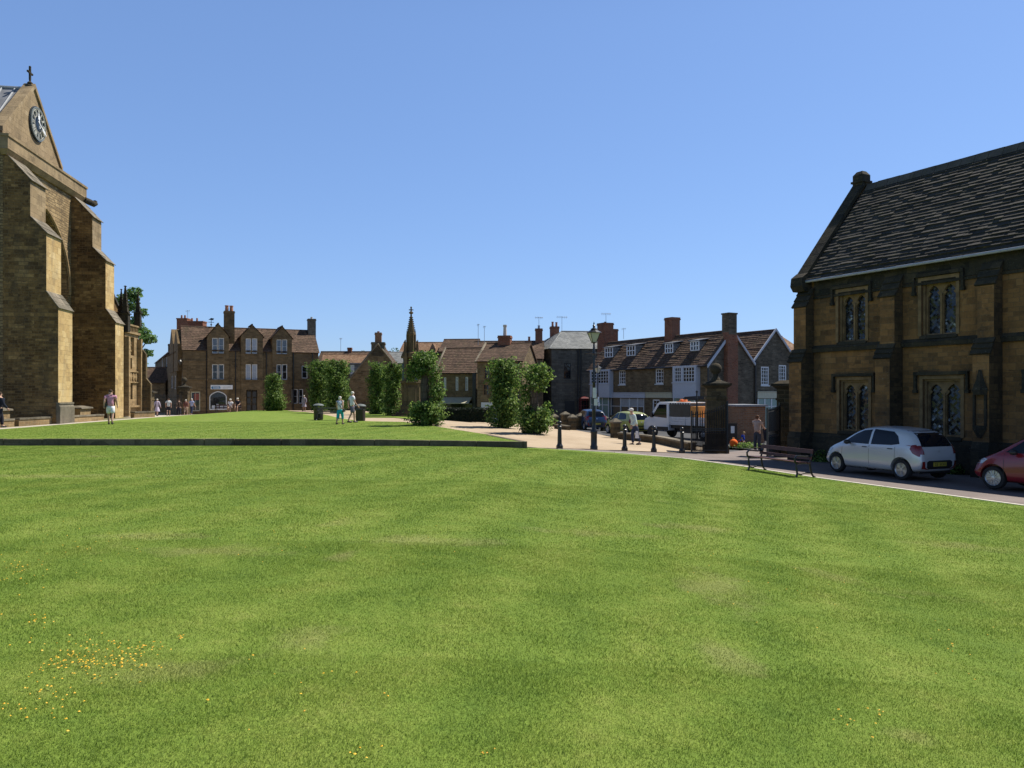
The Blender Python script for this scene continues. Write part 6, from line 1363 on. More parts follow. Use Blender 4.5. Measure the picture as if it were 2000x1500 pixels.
def car(x, y, z, heading, label, pm, lower=None, pitch=0.0, roll=0.0, spokes=5, L=3.6, group=None, H=1.49, blade=.2):
    t = thing('parked_car', (x, y, z), heading, label, 'car', group); t.rotation_euler = (roll, pitch, heading)
    hl_ = L/2; WB = L*.667; r = .295; xf, xr_ = WB/2+.02, -WB/2+.02
    # stations: x, z bottom, z belt, z top, half width low, belt width, roof width, top-edge factor
    S = [(-hl_, .42, .62, .66, .62, .60, .5), (-hl_+.03, .30, .80, .86, .70, .68, .58), (-hl_+.10, .26, .94, 1.02, .745, .73, .60), (-hl_+.24, .23, .985, 1.26, .775, .755, .585), (-hl_+.42, .20, .985, 1.40, .79, .77, .575), (-hl_+.8, .19, .965, 1.465, .80, .785, .575), (-.4, .18, .945, H, .80, .79, .58), (.1, .18, .93, H-.01, .80, .79, .58), (.42, .18, .915, H-.07, .80, .785, .575), (.72, .18, .905, H-.21, .80, .78, .585), (.98, .18, .895, H-.40, .795, .77, .615), (1.17, .18, .885, .965, .79, .755, .66), (1.38, .19, .83, .90, .775, .735, .62), (1.58, .21, .75, .81, .745, .70, .56), (hl_-.07, .24, .62, .69, .69, .64, .50), (hl_, .34, .50, .54, .58, .52, .40)]
    sc = hl_/1.8; S = [(a*sc if abs(a) < hl_-.5 else a, *q_) for a, *q_ in S]
    rings = []
    for (X, zb, zl, zt, w0, w1, w2) in S:
        mid = zb+(zl-zb)*.5
        R = [(0, zb), (w0*.55, zb), (w0*.93, zb+.03), (w0, zb+.14), (w0*1.015, mid), (w1*1.01, zl-.07), (w1*.97, zl), (w2+(w1-w2)*.3, zl+(zt-zl)*.62), (w2*.97, zt-(zt-zl)*.09-.008), (w2*.72, zt+.0), (0, zt+.018)]
        rings.append([(X, yy, zz) for yy, zz in R]+[(X, -yy, zz) for yy, zz in R[1:-1][::-1]])
    mb = MB(); ids = [[mb.vert(p) for p in R] for R in rings]; n = len(ids[0])
    for A, B in zip(ids, ids[1:]):
        for k in range(n): mb.idx([A[k], A[(k+1) % n], B[(k+1) % n], B[k]])
    mb.idx(ids[0]); mb.idx(ids[-1][::-1])
    tmp = mb.build('tmp', pm); m1 = tmp.modifiers.new('s', 'SUBSURF'); m1.levels = 2; m1.render_levels = 2
    dg = bpy.context.evaluated_depsgraph_get(); full = bpy.data.meshes.new_from_object(tmp.evaluated_get(dg))
    bv = BVHTree.FromPolygons([v.co.copy() for v in full.vertices], [list(p.vertices) for p in full.polygons])
    cutters = []
    for X in (xf, xr_):
        c = MB(); 
        for sy in (-1, 1):
            ring0 = [(X+(r+.055)*math.cos(2*math.pi*k/28), sy*.5, r+.01+(r+.055)*math.sin(2*math.pi*k/28)) for k in range(28)]; ring1 = [(a, sy*1.0, b) for a, _, b in ring0]
            if sy < 0: ring0, ring1 = ring1, ring0
            c.hexa(ring0[::-1] if False else ring0, ring1)
        co = c.build('cut', pm); bm = bmesh.new(); bm.from_mesh(co.data); bmesh.ops.recalc_face_normals(bm, faces=bm.faces); bm.to_mesh(co.data); bm.free()
        md = tmp.modifiers.new('b', 'BOOLEAN'); md.operation = 'DIFFERENCE'; md.object = co; md.solver = 'EXACT'; cutters.append(co)
    body = evalmesh(tmp, 'body', pm, t, 35)
    for c in cutters: bpy.data.objects.remove(c)
    def patch(poly, d, name, mat, off=.004, cell=.07, par=None, mirror=False, sm=40):
        if mirror:
            return [patch_one([((a if d in 'LR' else a*s_), b) for a, b in poly], ('L' if s_ > 0 else 'R') if d in 'LR' else d, name, mat, off, cell, par, False, sm) for s_ in (1, -1)]
        return patch_one(poly, d, name, mat, off, cell, par, False, sm)
    def patch_one(poly, d, name, mat, off=.004, cell=.07, par=None, mirror=False, sm=40):
        """project a clean outline onto the body. d='L','R' (poly in x,z), 'F','B' (poly in y,z)"""
        obs = []
        mb_ = MB()
        for sgn in ((1, -1) if mirror else (1,)):
            cache = {}
            for c in grid_faces(poly, cell):
                idl = []
                for a, b in c:
                    kk = (round(a, 4), round(b, 4))
                    if kk not in cache:
                        if d in 'LR':
                            sg = (1 if d == 'L' else -1)*sgn; o_ = Vector((a, sg*2, b)); dr = Vector((0, -sg, 0))
                        else:
                            sg = 1 if d == 'F' else -1; o_ = Vector((sg*4, a*sgn, b)); dr = Vector((-sg, 0, 0))
                        h = bv.ray_cast(o_, dr)
                        if h[0] is None: cache[kk] = None
                        else:
                            nn = h[1] if h[1].dot(dr) < 0 else -h[1]; cache[kk] = mb_.vert(h[0]+nn*off)
                    idl.append(cache[kk])
                if None in idl: continue
                idl = [q_ for i_, q_ in enumerate(idl) if q_ != idl[i_-1]]
                if len(idl) >= 3: mb_.idx(idl)
        if not mb_.f: return None
        return mb_.build(name, mat, par or body, smooth=sm)
    g = M['carglass']; b0 = .955
    for side in 'LR':
        patch([(-.02, b0), (-.02, H-.10), (.30, H-.14), (.60, H-.27), (.98, b0+.01)], side, 'side_window', g); patch([(-.10, b0+.005), (-.84, b0+.02), (-1.10, b0+.065), (-.98, H-.25), (-.80, H-.13), (-.10, H-.085)], side, 'side_window', g)
        for X in (.98, -.06, -.98): patch([(X-.005, .30), (X+.005, .30), (X+.012, b0-.02), (X+.002, b0-.02)], side, 'door_gap', M['blacktrim'], .002, .1)
        for X in (.1, -.82): patch([(X-.09, .855), (X-.09, .88), (X+.09, .88), (X+.09, .855)], side, 'door_handle', M['blacktrim'], .018)
        patch([(-.95, .215), (-.95, .25), (.9, .25), (.9, .215)], side, 'sill_trim', M['blacktrim'], .003)
    patch([(-.60, .985), (.60, .985), (.52, H-.12), (-.52, H-.12)], 'F', 'windscreen', g); patch([(-.60, .965), (.60, .965), (.50, H-.09), (-.50, H-.09)], 'B', 'rear_window', g); patch([(-.55, .66), (.55, .66), (.57, .94), (-.57, .94)], 'B', 'tailgate', pm, .006); patch([(-.04, .80), (.04, .80), (.04, .86), (-.04, .86)], 'B', 'badge', M['alloy'], .012)
    # lights
    patch([(-hl_-.02, .72), (-hl_-.02, .90), (-hl_+.12, 1.03), (-hl_+.30, 1.01), (-hl_+.34, .90), (-hl_+.24, .78), (-hl_+.08, .70)], 'L', 'tail_light', M['redlens'], .008, mirror=True); patch([(.57, .76), (.74, .76), (.74, 1.0), (.60, 1.0)], 'B', 'tail_light', M['redlens'], .008, mirror=True)
    patch([(hl_-.30, .64), (hl_-.44, .76), (hl_-.30, .78), (hl_-.1, .68), (hl_-.06, .62)], 'L', 'headlight', M['lens'], .008, mirror=True); patch([(.36, .60), (.62, .60), (.64, .74), (.46, .72)], 'F', 'headlight', M['lens'], .008, mirror=True)
    patch([(-.45, .36), (.45, .36), (.5, .52), (-.5, .52)], 'F', 'grille', M['blacktrim'], .004); patch([(-.5, .40), (-.42, .34), (.42, .34), (.5, .40), (.5, .54), (.42, .58), (-.42, .58), (-.5, .54)], 'B', 'bumper_panel', M['blacktrim'], .006)
    pl = patch([(-.26, .42), (.26, .42), (.26, .53), (-.26, .53)], 'B', 'number_plate', M['plate'], .014)
    for i in range(7):
        if i == 4: continue
        a = -.225+i*.064; patch([(a, .44), (a+.04, .44), (a+.04, .51), (a+.028, .51), (a+.028, .46), (a+.012, .46), (a+.012, .51), (a, .51)] if i % 2 else [(a, .44), (a+.04, .44), (a+.04, .51), (a, .51), (a, .495), (a+.026, .495), (a+.026, .455), (a, .455)], 'B', 'plate_lettering', M['plateink'], .018, .3, pl or body)
    patch([(.40, .33), (.66, .36), (.66, .56), (.58, .56), (.56, .40)], 'B', 'reflector', M['redlens'], .012, mirror=True)
    for sy in (-1, 1):
        mb_ = MB(); mb_.ball((.70, sy*.88, .985), .095, 10, sz=.75); mb_.tube([(.70, sy*.74, .95), (.70, sy*.86, .97)], .03, 6); mb_.build('wing_mirror', M['blacktrim'], t, smooth=60)
    mb_ = MB(); mb_.box(-hl_+.15, hl_-.15, -.62, .62, .2, .42); mb_.build('underbody', M['blacktrim'], t)
    for X in (xf, xr_):
        for sy in (-1, 1):
            def lr(prof, nm, mt, par, n=28):
                m_ = MB(); m_.T = Matrix.Translation((X, sy*.70, r))@Matrix.Rotation(rad(-90*sy), 4, 'X'); m_.lathe(prof, n=n); return m_.build(nm, mt, par, smooth=35)
            wh = lr([(.19, -.09), (.27, -.085), (r, -.05), (r, .05), (.275, .08), (.20, .085), (.195, .04)], 'wheel', M['rubber'], t)
            lr([(.02, .01), (.19, .01), (.19, .03)], 'rim_back', M['blacktrim'], wh)
            m_ = MB(); m_.T = Matrix.Translation((X, sy*.70, r))@Matrix.Rotation(rad(-90*sy), 4, 'X')
            m_.lathe([(.183, .06), (.20, .088), (.205, .06)], n=28); m_.lathe([(.045, .04), (.05, .082), (.01, .085)], n=12)
            for k in range(spokes):
                a = 2*math.pi*k/spokes+.3
                dirs = [(a-.14, .016), (a+.14, .016)] if spokes == 5 else [(a, .010)]
                for aa, w_ in dirs:
                    c_, s_ = math.cos(aa), math.sin(aa); q0, q1 = .04, .188
                    m_.hexa([(c_*q0-s_*w_*.6, s_*q0+c_*w_*.6, .04), (c_*q0+s_*w_*.6, s_*q0-c_*w_*.6, .04), (c_*q1+s_*w_, s_*q1-c_*w_, .04), (c_*q1-s_*w_, s_*q1+c_*w_, .04)][::-1], [(c_*q0-s_*w_*.6, s_*q0+c_*w_*.6, .078), (c_*q0+s_*w_*.6, s_*q0-c_*w_*.6, .078), (c_*q1+s_*w_, s_*q1-c_*w_, .072), (c_*q1-s_*w_, s_*q1+c_*w_, .072)][::-1])
            m_.build('rim', M['alloy'], wh)
    return t
M['silver'] = paint('silver_white_paint', (.56, .575, .60), .28, .3); M['maroon'] = paint('dark_red_paint', (.20, .012, .018), .28); M['blue'] = paint('blue_paint', (.012, .04, .11), .3); M['lime'] = paint('yellow_green_paint', (.30, .33, .06), .4)
wf, wr = gp(1635, 921.5), gp(1766, 937.5)
hx_, hy_ = wf[0]-wr[0], wf[1]-wr[1]; hh = math.atan2(hy_, hx_); Lc = math.hypot(hx_, hy_)
hh = math.atan2(.90, -.436) if abs(Lc-2.4) > .6 else hh
hv = (math.cos(hh), math.sin(hh)); cxm, cym = (wf[0]+wr[0])/2, (wf[1]+wr[1])/2; rt = (hv[1], -hv[0])
scx, scy = cxm+rt[0]*.72, cym+rt[1]*.72
print('silver car', wf, wr, Lc, math.degrees(hh), scx, scy)
zc_ = (wf[2]+wr[2])/2; pit = -math.atan2(wf[2]-wr[2], 2.4)
car(scx, scy, zc_, hh, 'silver-white hatchback parked in the shade of the hall, its rear toward the camera', M['silver'], pitch=pit, group='cars parked along the hall')
wm = gp(1943, 957); h2 = math.radians(118); hv2 = (math.cos(h2), math.sin(h2)); rt2 = (hv2[1], -hv2[0])
rcx, rcy = wm[0]+rt2[0]*.72-hv2[0]*1.24, wm[1]+rt2[1]*.72-hv2[1]*1.24
car(rcx, rcy, wm[2]+.02, h2, 'dark red hatchback cut off by the right edge of the photo', M['maroon'], spokes=13, L=3.7, group='cars parked along the hall', H=1.52)
yb_ = 56.0; car(at(1152, yb_), yb_, G(at(1152, yb_), yb_), rad(100), 'dark blue hatchback parked in the street behind the capped stone posts', M['blue'], L=3.7)
yb_ = 50.5; car(at(1225, yb_), yb_, G(at(1225, yb_), yb_), rad(112), 'yellow-green small car in the street behind the walking man', M['lime'], L=3.6)

# ---------------------------------------------------------------- tipper truck
M['truckwhite'] = paint('truck_white', (.66, .66, .67), .4); M['orange'] = plain('orange_paint', (.62, .26, .05), .6, var=.15); M['truckgrey'] = plain('dropside_grey', (.58, .58, .59), .5)
tx, ty = 10.8, 46.84; t = thing('tipper_truck', (tx, ty, G(tx, ty)), rad(128), 'white tipper truck with dark cage box and orange beacon, behind the dwarf wall', 'truck')
W = .95; fx_ = 2.85; mb = MB(); mb.T = Matrix.Identity(4)
prof = [(fx_, .45), (fx_, .95), (fx_-.1, 1.14), (fx_-.50, 1.30), (fx_-1.12, 2.10), (fx_-1.32, 2.2), (fx_-2.05, 2.2), (fx_-2.05, .45), (fx_-1.35, .45)]
c0 = [(a, -W, b) for a, b in prof]; c1 = [(a, W, b) for a, b in prof]; mb.hexa(c0, c1)
cab = mb.build('cab', M['truckwhite'], t); bv_ = cab.modifiers.new('bev', 'BEVEL'); bv_.width = .05; bv_.segments = 3; cab = evalmesh(cab, 'cab', M['truckwhite'], t, 35)
for sy in (-1, 1):
    y = sy*(W+.003); mb = MB(); P = [(fx_-.72, 1.30), (fx_-1.88, 1.22), (fx_-1.88, 2.05), (fx_-1.30, 2.05)]; P = P if sy < 0 else P[::-1]
    mb.face([(a, y, b) for a, b in P][::-1]); mb.build('side_window', M['carglass'], cab)
    mb = MB(); mb.box(fx_-.80, fx_-.62, sy*(W+.06)-.05, sy*(W+.06)+.05, 1.25, 1.55); mb.tube([(fx_-.8, sy*W, 1.28), (fx_-.7, sy*(W+.06), 1.35)], .02, 5); mb.build('wing_mirror', M['blacktrim'], t)
    for xw, rr_ in ((fx_-.72, .33), (-1.75, .33)):
        m_ = MB(); m_.T = Matrix.Translation((xw, sy*(W-.1), rr_))@Matrix.Rotation(rad(-90*sy), 4, 'X'); m_.lathe([(.15, -.1), (.3, -.1), (rr_, -.06), (rr_, .06), (.3, .11), (.18, .11), (.17, .06), (.02, .05)], n=22); wh = m_.build('wheel', M['rubber'], t, smooth=35)
        m_ = MB(); m_.T = Matrix.Translation((xw, sy*(W-.1), rr_))@Matrix.Rotation(rad(-90*sy), 4, 'X'); m_.lathe([(.17, .07), (.12, .10), (.05, .11), (.01, .11)], n=16); m_.build('rim', M['truckgrey'], wh, smooth=35)
        m_ = MB(); m_.T = Matrix.Translation((xw, sy*(W+.004), rr_))@Matrix.Rotation(rad(-90*sy), 4, 'X')
        if xw > 0: m_.lathe([(.33, -.003), (.40, 0), (.38, .01), (.34, .01)], n=22); m_.build('wheel_arch', M['blacktrim'], t)
    mb = MB(); mb.box(fx_-2.0, fx_-1.1, y-.004 if sy < 0 else y-.006, y+.01 if sy > 0 else y+.006, .47, .68); mb.build('door_trim', M['blacktrim'], cab)
mb = MB(); mb.face([(fx_-.56, -W+.12, 1.38), (fx_-.56, W-.12, 1.38), (fx_-1.08, W-.2, 2.05), (fx_-1.08, -W+.2, 2.05)]); o = mb.build('windscreen', M['carglass'], cab); o.location = (.025, 0, .018)
mb = MB(); mb.box(fx_-4.95, fx_-.4, -.4, .4, .42, .6); mb.box(-2.7, fx_-2.0, -.75, .75, .62, .78); mb.box(-1.0, -.2, .45, .85, .35, .6); mb.build('chassis', M['blacktrim'], t)
mb = MB(); x0, x1 = -2.85, fx_-2.15
mb.box(x0, x1, -W-.03, W+.03, .82, .9)
for sy in (-1, 1):
    for i in range(3): z_ = .902+i*.14; mb.box(x0, x1, sy*(W+.03)-.02, sy*(W+.03)+.02, z_, z_+.128)
    for k in range(4): xx = x0+(x1-x0)*k/3; mb.box(xx-.03, xx+.03, sy*(W+.06)-.02, sy*(W+.06)+.02, .82, 1.33)
mb.box(x0-.03, x0, -W, W, .902, 1.32); mb.box(x1, x1+.03, -W, W, .902, 1.32); mb.build('dropside_bed', M['truckgrey'], t)
mb = MB(); xb0, xb1 = -.80, fx_-2.10; mb.box(xb0, xb1, -W+.02, W-.02, 1.34, 2.14); mb.build('cage_box', plain('dark_mesh', (.02, .03, .035), .4, var=.4, vscale=3), t)
mb = MB(); mb.box(xb0-.05, xb1+.05, -W-.0, W+.0, 2.142, 2.19)
for k in range(9): xx = xb0+(xb1-xb0)*k/8; mb.box(xx-.03, xx+.03, W-.018, W+.02, 2.08, 2.14); mb.box(xx-.03, xx+.03, -W-.02, -W+.018, 2.08, 2.14)
mb.build('cage_rim', M['offwhite'], t)
mb = MB(); mb.box(-1.05, -.62, W-.55, W-.05, 1.34, 1.98) if False else mb.box(-1.45, -.84, -.6, W-.02, 1.0, 1.95); mb.build('orange_locker', M['orange'], t)
mb = MB()
for k in range(6):
    xx = -1.65-.2*k; mb.lathe([(.09, 1.0), (.09, 1.75), (.05, 1.95), (.02, 1.98)], (xx, .5+.1*(k % 2), 0), 10)
mb.build('stacked_cones', M['orange'], t)
mb = MB(); mb.box(.15, .75, -.3, .3, 2.195, 2.23); mb.lathe([(.12, 2.23), (.13, 2.3), (.1, 2.36), (.03, 2.38)], (.3, 0, 0), 12); mb.lathe([(.12, 2.23), (.13, 2.3), (.1, 2.36), (.03, 2.38)], (.6, 0, 0), 12); mb.build('beacon', paint('beacon_orange', (.8, .22, .04), .3), t)
# ---------------------------------------------------------------- people
SKIN = plain('skin', (.42, .25, .17), .6, var=.08)
CL = {}
def cloth(name, c, var=.12):
    if name not in CL: CL[name] = plain(name, c, .85, var=var, vscale=9, spec=.2)
    return CL[name]
def skin_obj(nodes, edges, name, mat, par, lv=1, root=0):
    me = bpy.data.meshes.new('t'); me.from_pydata([n[0] for n in nodes], edges, []); o = bpy.data.objects.new('t', me); COL.objects.link(o)
    sk = o.modifiers.new('s', 'SKIN'); sk.use_smooth_shade = True
    for i, n in enumerate(nodes):
        v = me.skin_vertices[0].data[i]; r = n[1]; v.radius = (r, r) if not hasattr(r, '__len__') else r; v.use_root = (i == root)
    sb = o.modifiers.new('b', 'SUBSURF'); sb.levels = lv; sb.render_levels = lv
    return evalmesh(o, name, mat, par, None)
def person(x, y, z, H, face, label, top, bottom, hair, pose='walk', ph=1, sleeves='short', legs='shorts', hat=None, lean=0.0, ft='dark shoes', arms=None, build=1.0, hairlen=.0):
    t = thing('person', (x, y, z), rad(face), label, 'person'); k = H/1.75; V = lambda a, b, c: (a*k, b*k*(.5+.5*build*1.1), c*k); S = lambda r: r*k*build*1.08
    # forward x, left y
    hipz, kz = .90, .49
    if pose == 'sit': hipz = .50
    if pose == 'crouch': hipz = .40
    lx = lambda zz: lean*(zz-hipz)                     # forward lean of the torso
    P = {}
    P['pel'] = (0, 0, hipz+.04); P['sp'] = (lx(1.1) if pose != 'sit' else lean*.2, 0, hipz+.22); tz = hipz
    P['ch'] = (lean*.42, 0, hipz+.40); P['nb'] = (lean*.55, 0, hipz+.57); P['nk'] = (lean*.6+.01, 0, hipz+.63); P['hd'] = (lean*.66+.03, 0, hipz+.70); P['ht'] = (lean*.68+.02, 0, hipz+.785)
    for s, nm in ((1, 'l'), (-1, 'r')):
        sw = s*ph
        P['h'+nm] = (0, .09*s, hipz-.02)
        if pose == 'walk': P['k'+nm] = (.13*sw+.03, .095*s, kz); P['a'+nm] = (.22*sw-.06, .09*s, .09 if sw > 0 else .15); P['f'+nm] = (.22*sw+.09, .10*s, .03 if sw > 0 else .05)
        elif pose in ('stand', 'bend'): P['k'+nm] = (.02, .10*s, kz); P['a'+nm] = (-.02, .11*s, .08); P['f'+nm] = (.13, .13*s, .03)
        elif pose == 'sit': P['k'+nm] = (.42, .11*s, .50); P['a'+nm] = (.40+.08*sw, .12*s, .09); P['f'+nm] = (.54+.08*sw, .13*s, .03)
        elif pose == 'crouch': P['k'+nm] = (.34, .14*s, .42); P['a'+nm] = (.08, .13*s, .09); P['f'+nm] = (.22, .15*s, .03)
        cx_, cz_ = lean*.50, hipz+.52; P['s'+nm] = (cx_, .175*s, cz_)
        if arms and arms.get(nm): e, w_ = arms[nm]; P['e'+nm] = e; P['w'+nm] = w_
        elif pose == 'walk': P['e'+nm] = (cx_-.06-.10*sw, .23*s, cz_-.28); P['w'+nm] = (cx_+.06-.18*sw, .24*s, cz_-.51)
        elif pose == 'sit': P['e'+nm] = (cx_+.04, .22*s, cz_-.27); P['w'+nm] = (cx_+.28, .14*s, cz_-.36)
        else: P['e'+nm] = (cx_-.02, .23*s, cz_-.29); P['w'+nm] = (cx_+.08, .22*s, cz_-.53)
    order = ['pel', 'sp', 'ch', 'nb', 'nk', 'hd', 'ht']; R = dict(pel=.095, sp=.085, ch=.10, nb=.06, nk=.05, hd=.082, ht=.07, h=.07, k=.055, a=.038, f=.04, s=.06, e=.042, w=.028)
    nodes = []; ix = {}
    def add(nm, r): ix[nm] = len(nodes); nodes.append((V(*P[nm]), S(r)))
    for nm in order: add(nm, R[nm])
    for s in 'lr':
        for q_ in 'hkafsew': add(q_+s, R[q_])
    E = [(ix[a], ix[b]) for a, b in zip(order, order[1:])]
    for s in 'lr': E += [(ix['pel'], ix['h'+s]), (ix['h'+s], ix['k'+s]), (ix['k'+s], ix['a'+s]), (ix['a'+s], ix['f'+s]), (ix['nb'], ix['s'+s]), (ix['s'+s], ix['e'+s]), (ix['e'+s], ix['w'+s])]
    body = skin_obj(nodes, E, 'body', SKIN, t)
    # head details and hands joined into the body mesh
    bm = bmesh.new(); bm.from_mesh(body.data); mb = MB(); hd = Vector(V(*P['hd'])); hh_ = hd+Vector((0, 0, .015*k))
    mb.ball(hh_+Vector((.085, 0, -.015))*k, .017*k, 6); 
    for s in (-1, 1): mb.ball(hh_+Vector((.0, .083*s, -.005))*k, .022*k, 6)
    mb.tube([hh_+Vector((.068, -.025, -.055))*k, hh_+Vector((.074, 0, -.056))*k, hh_+Vector((.068, .025, -.055))*k], .007*k, 5)
    for s, nm in ((1, 'l'), (-1, 'r')):
        w_ = Vector(V(*P['w'+nm])); e = Vector(V(*P['e'+nm])); d = (w_-e).normalized(); sd = d.cross(Vector((1, 0, 0))); sd = sd.normalized() if sd.length > .1 else Vector((0, 1, 0)); nn = sd.cross(d).normalized()
        pal = w_+d*.075*k; mb.tube([w_-d*.01, w_+d*.03*k, pal], [.026*k, .034*k, .03*k], 8)
        for j, (L_, o_) in enumerate(((.065, -.027), (.075, -.009), (.07, .009), (.055, .026))):
            b = pal+nn*o_*k; mb.tube([b-d*.01*k, b+d*L_*.5*k+sd*.006*k, b+d*L_*.85*k+sd*.022*k*s], [.0095*k, .0085*k, .006*k], 5)
        b = w_+d*.03*k-nn*.028*k; mb.tube([b, b+(d*.03-nn*.025)*k, b+(d*.06-nn*.03)*k], [.012*k, .010*k, .007*k], 5)
    tmp = mb.build('tmpd', SKIN); bm2 = bmesh.new(); bm2.from_mesh(tmp.data); bm.from_mesh(tmp.data); bm.to_mesh(body.data); bm.free(); bm2.free(); bpy.data.objects.remove(tmp)
    body.data.polygons.foreach_set('use_smooth', [True]*len(body.data.polygons))
    # eyes
    mb = MB()
    for s in (-1, 1): mb.ball(hh_+Vector((.074, .03*s, .005))*k, .008*k, 6)
    mb.build('eyes', M['blacktrim'], body)
    # hair
    mb = MB(); n_ = 12
    top_ = hh_+Vector((-.018, 0, .042))*k
    mb.ball(top_, .096*k, 12, sz=.86)
    if hairlen > 0: mb.tube([top_+Vector((-.03, 0, 0))*k, top_+Vector((-.055, 0, -.08))*k, top_+Vector((-.05, 0, -.08-hairlen))*k], [.08*k, .08*k, .05*k], 10)
    mb.build('hair', hair, t, smooth=70)
    if hat:
        mb = MB(); c = hh_+Vector((-.005, 0, .06))*k; mb.lathe([(.105*k, 0), (.105*k, .03*k), (.09*k, .07*k), (.03*k, .09*k)], c, 14); mb.taper(c.x+.07*k, c.x+.17*k, c.y-.06*k, c.y+.06*k, c.z, c.x+.07*k, c.x+.16*k, c.y-.05*k, c.y+.05*k, c.z+.015*k); mb.build('hat', hat, t, smooth=50)
    def lerp(a, b, f_): return tuple(u+(v-u)*f_ for u, v in zip(P[a], P[b]))
    # top
    N = [(V(P['pel'][0], 0, P['pel'][2]-.07), S(.158)), (V(*P['sp']), S(.135)), (V(*P['ch']), S(.148)), (V(*lerp('ch', 'nb', .8)), S(.09))]; E = [(0, 1), (1, 2), (2, 3)]
    fsl = {'short': .62, 'long': 1.0, 'none': .12}[sleeves]
    for s in 'lr':
        i0 = len(N); N.append((V(*P['s'+s]), S(.078))); E.append((3, i0)); N.append((V(*lerp('s'+s, 'e'+s, min(1, fsl*1.0))), S(.062))); E.append((i0, i0+1))
        if sleeves == 'long': N.append((V(*lerp('e'+s, 'w'+s, .92)), S(.042))); E.append((i0+1, i0+2))
    skin_obj(N, E, 'shirt' if legs != 'dress' else 'dress_top', top, t)
    # legs
    N = [(V(P['pel'][0], 0, P['pel'][2]+.03), S(.137)), (V(P['pel'][0], 0, P['pel'][2]-.02), S(.142))]; E = [(0, 1)]
    f2 = {'shorts': .88, 'crop': .45, 'trousers': .95, 'skirt': .5, 'dress': .5}[legs]
    if legs in ('skirt', 'dress'):
        mb = MB(); c = P['pel']; zb_ = kz-.02 if pose != 'sit' else .45; mb.lathe([(S(.145), 0), (S(.165), -.12*k), (S(.20), (zb_-c[2])*k*.6), (S(.235), (zb_-c[2])*k)], V(*c), 16); mb.build('skirt', bottom, t, smooth=50)
    else:
        for s in 'lr':
            i0 = len(N); N.append((V(*lerp('h'+s, 'k'+s, .12)), S(.105))); E.append((1, i0))
            if legs == 'shorts': N.append((V(*lerp('h'+s, 'k'+s, .9)), S(.088))); E.append((i0, i0+1))
            else:
                N.append((V(*P['k'+s]), S(.076))); N.append((V(*lerp('k'+s, 'a'+s, f2)), S(.062))); E += [(i0, i0+1), (i0+1, i0+2)]
        skin_obj(N, E, 'shorts' if legs == 'shorts' else 'trousers', bottom, t)
    # shoes
    for s in 'lr':
        a, f_ = Vector(V(*P['a'+s])), Vector(V(*P['f'+s])); mb = MB(); d = (f_-a); d.z = 0; d = d.normalized() if d.length > .001 else Vector((1, 0, 0)); b = Vector((a.x, a.y, f_.z))
        mb.tube([b-d*.05*k+Vector((0, 0, .012*k)), b+d*.03*k+Vector((0, 0, .02*k)), f_+d*.02*k+Vector((0, 0, .005*k)), f_+d*.07*k], [.04*k, .05*k, .045*k, .025*k], 8); mb.build('shoe', M['blacktrim'] if ft == 'dark shoes' else M['offwhite'], t, smooth=50)
    return t, P, k
WHITE = cloth('white_cotton', (.68, .68, .70)); grey_hair = cloth('white_hair', (.62, .58, .52)); dk_hair = cloth('dark_hair', (.05, .03, .02)); br_hair = cloth('brown_hair', (.12, .06, .035))
def bag(par, pts, r, mat, name='bag', smooth=50):
    mb = MB(); mb.tube(pts, r, 8); mb.build(name, mat, par, smooth=smooth)
x, y, z = gp(216, 829, U); H = 69*y/F
t, P, k = person(x, y, z, H, 110, 'man in a pink shirt and white shorts with a shoulder bag, walking by the abbey', cloth('pink_cotton', (.52, .25, .34)), WHITE, dk_hair, ph=1, build=1.12)
mb = MB(); mb.box(-.14, .14, .17, .27, .88*k, 1.14*k); mb.build('shoulder_bag', M['blacktrim'], t); mb = MB(); mb.tube([(0, .24, 1.12*k), (-.14, .10, 1.42*k), (-.1, -.1, 1.46*k)], .015, 5); mb.build('bag_strap', M['blacktrim'], t)
x, y, z = gp(664, 829, U); H = 55.5*y/F
t, P, k = person(x, y, z, H, 78, 'white-haired woman in white top and turquoise trousers with a crossbody bag', WHITE, cloth('turquoise_cotton', (.02, .33, .38)), grey_hair, ph=-1, legs='crop', sleeves='none', hairlen=.05, build=1.05)
mb = MB(); mb.tube([(-.12, .14, 1.45*k), (-.155, 0, 1.2*k), (-.12, -.18, .98*k)], .012, 5); mb.build('bag_strap', M['blacktrim'], t); mb = MB(); mb.box(-.12, .08, -.27, -.19, .78*k, .98*k); mb.build('crossbody_bag', M['blacktrim'], t)
x, y, z = gp(688, 825.5, U); H = 61.5*y/F
person(x, y, z, H, 35, 'grey-haired man in white t-shirt and dark grey shorts walking beside the woman in turquoise', WHITE, cloth('charcoal_cotton', (.13, .12, .15)), grey_hair, ph=1)
x, y, z = gp(1241, 869.5, G); H = 72*y/F
t, P, k = person(x, y, z, H, 200, 'elderly man in pale green shirt and white cap, carrying a bag by the bollards', cloth('pale_green_cotton', (.45, .54, .52)), cloth('navy_cotton', (.03, .04, .075)), grey_hair, 'walk', ph=-.6, legs='trousers', hat=cloth('white_cap', (.72, .70, .66)), lean=.30, sleeves='long')
mb = MB(); mb.taper(.0, .14, .22, .34, .35*k, .03, .12, .25, .31, .68*k); mb.build('carrier_bag', WHITE, t)
y = 36.0; x = at(1479, y); z = G(x, y); H = 1.63
t, P, k = person(x, y, z, H, 40, 'brown-haired woman in beige top and dark trousers pushing a pushchair through the gateway', cloth('beige_cotton', (.36, .30, .28)), cloth('dark_denim', (.05, .06, .08)), br_hair, 'stand', legs='trousers', arms={'l': ((.12, .22, 1.15), (.38, .2, 1.0)), 'r': ((.12, -.22, 1.15), (.38, -.2, 1.0))}, build=1.1, hairlen=.03)
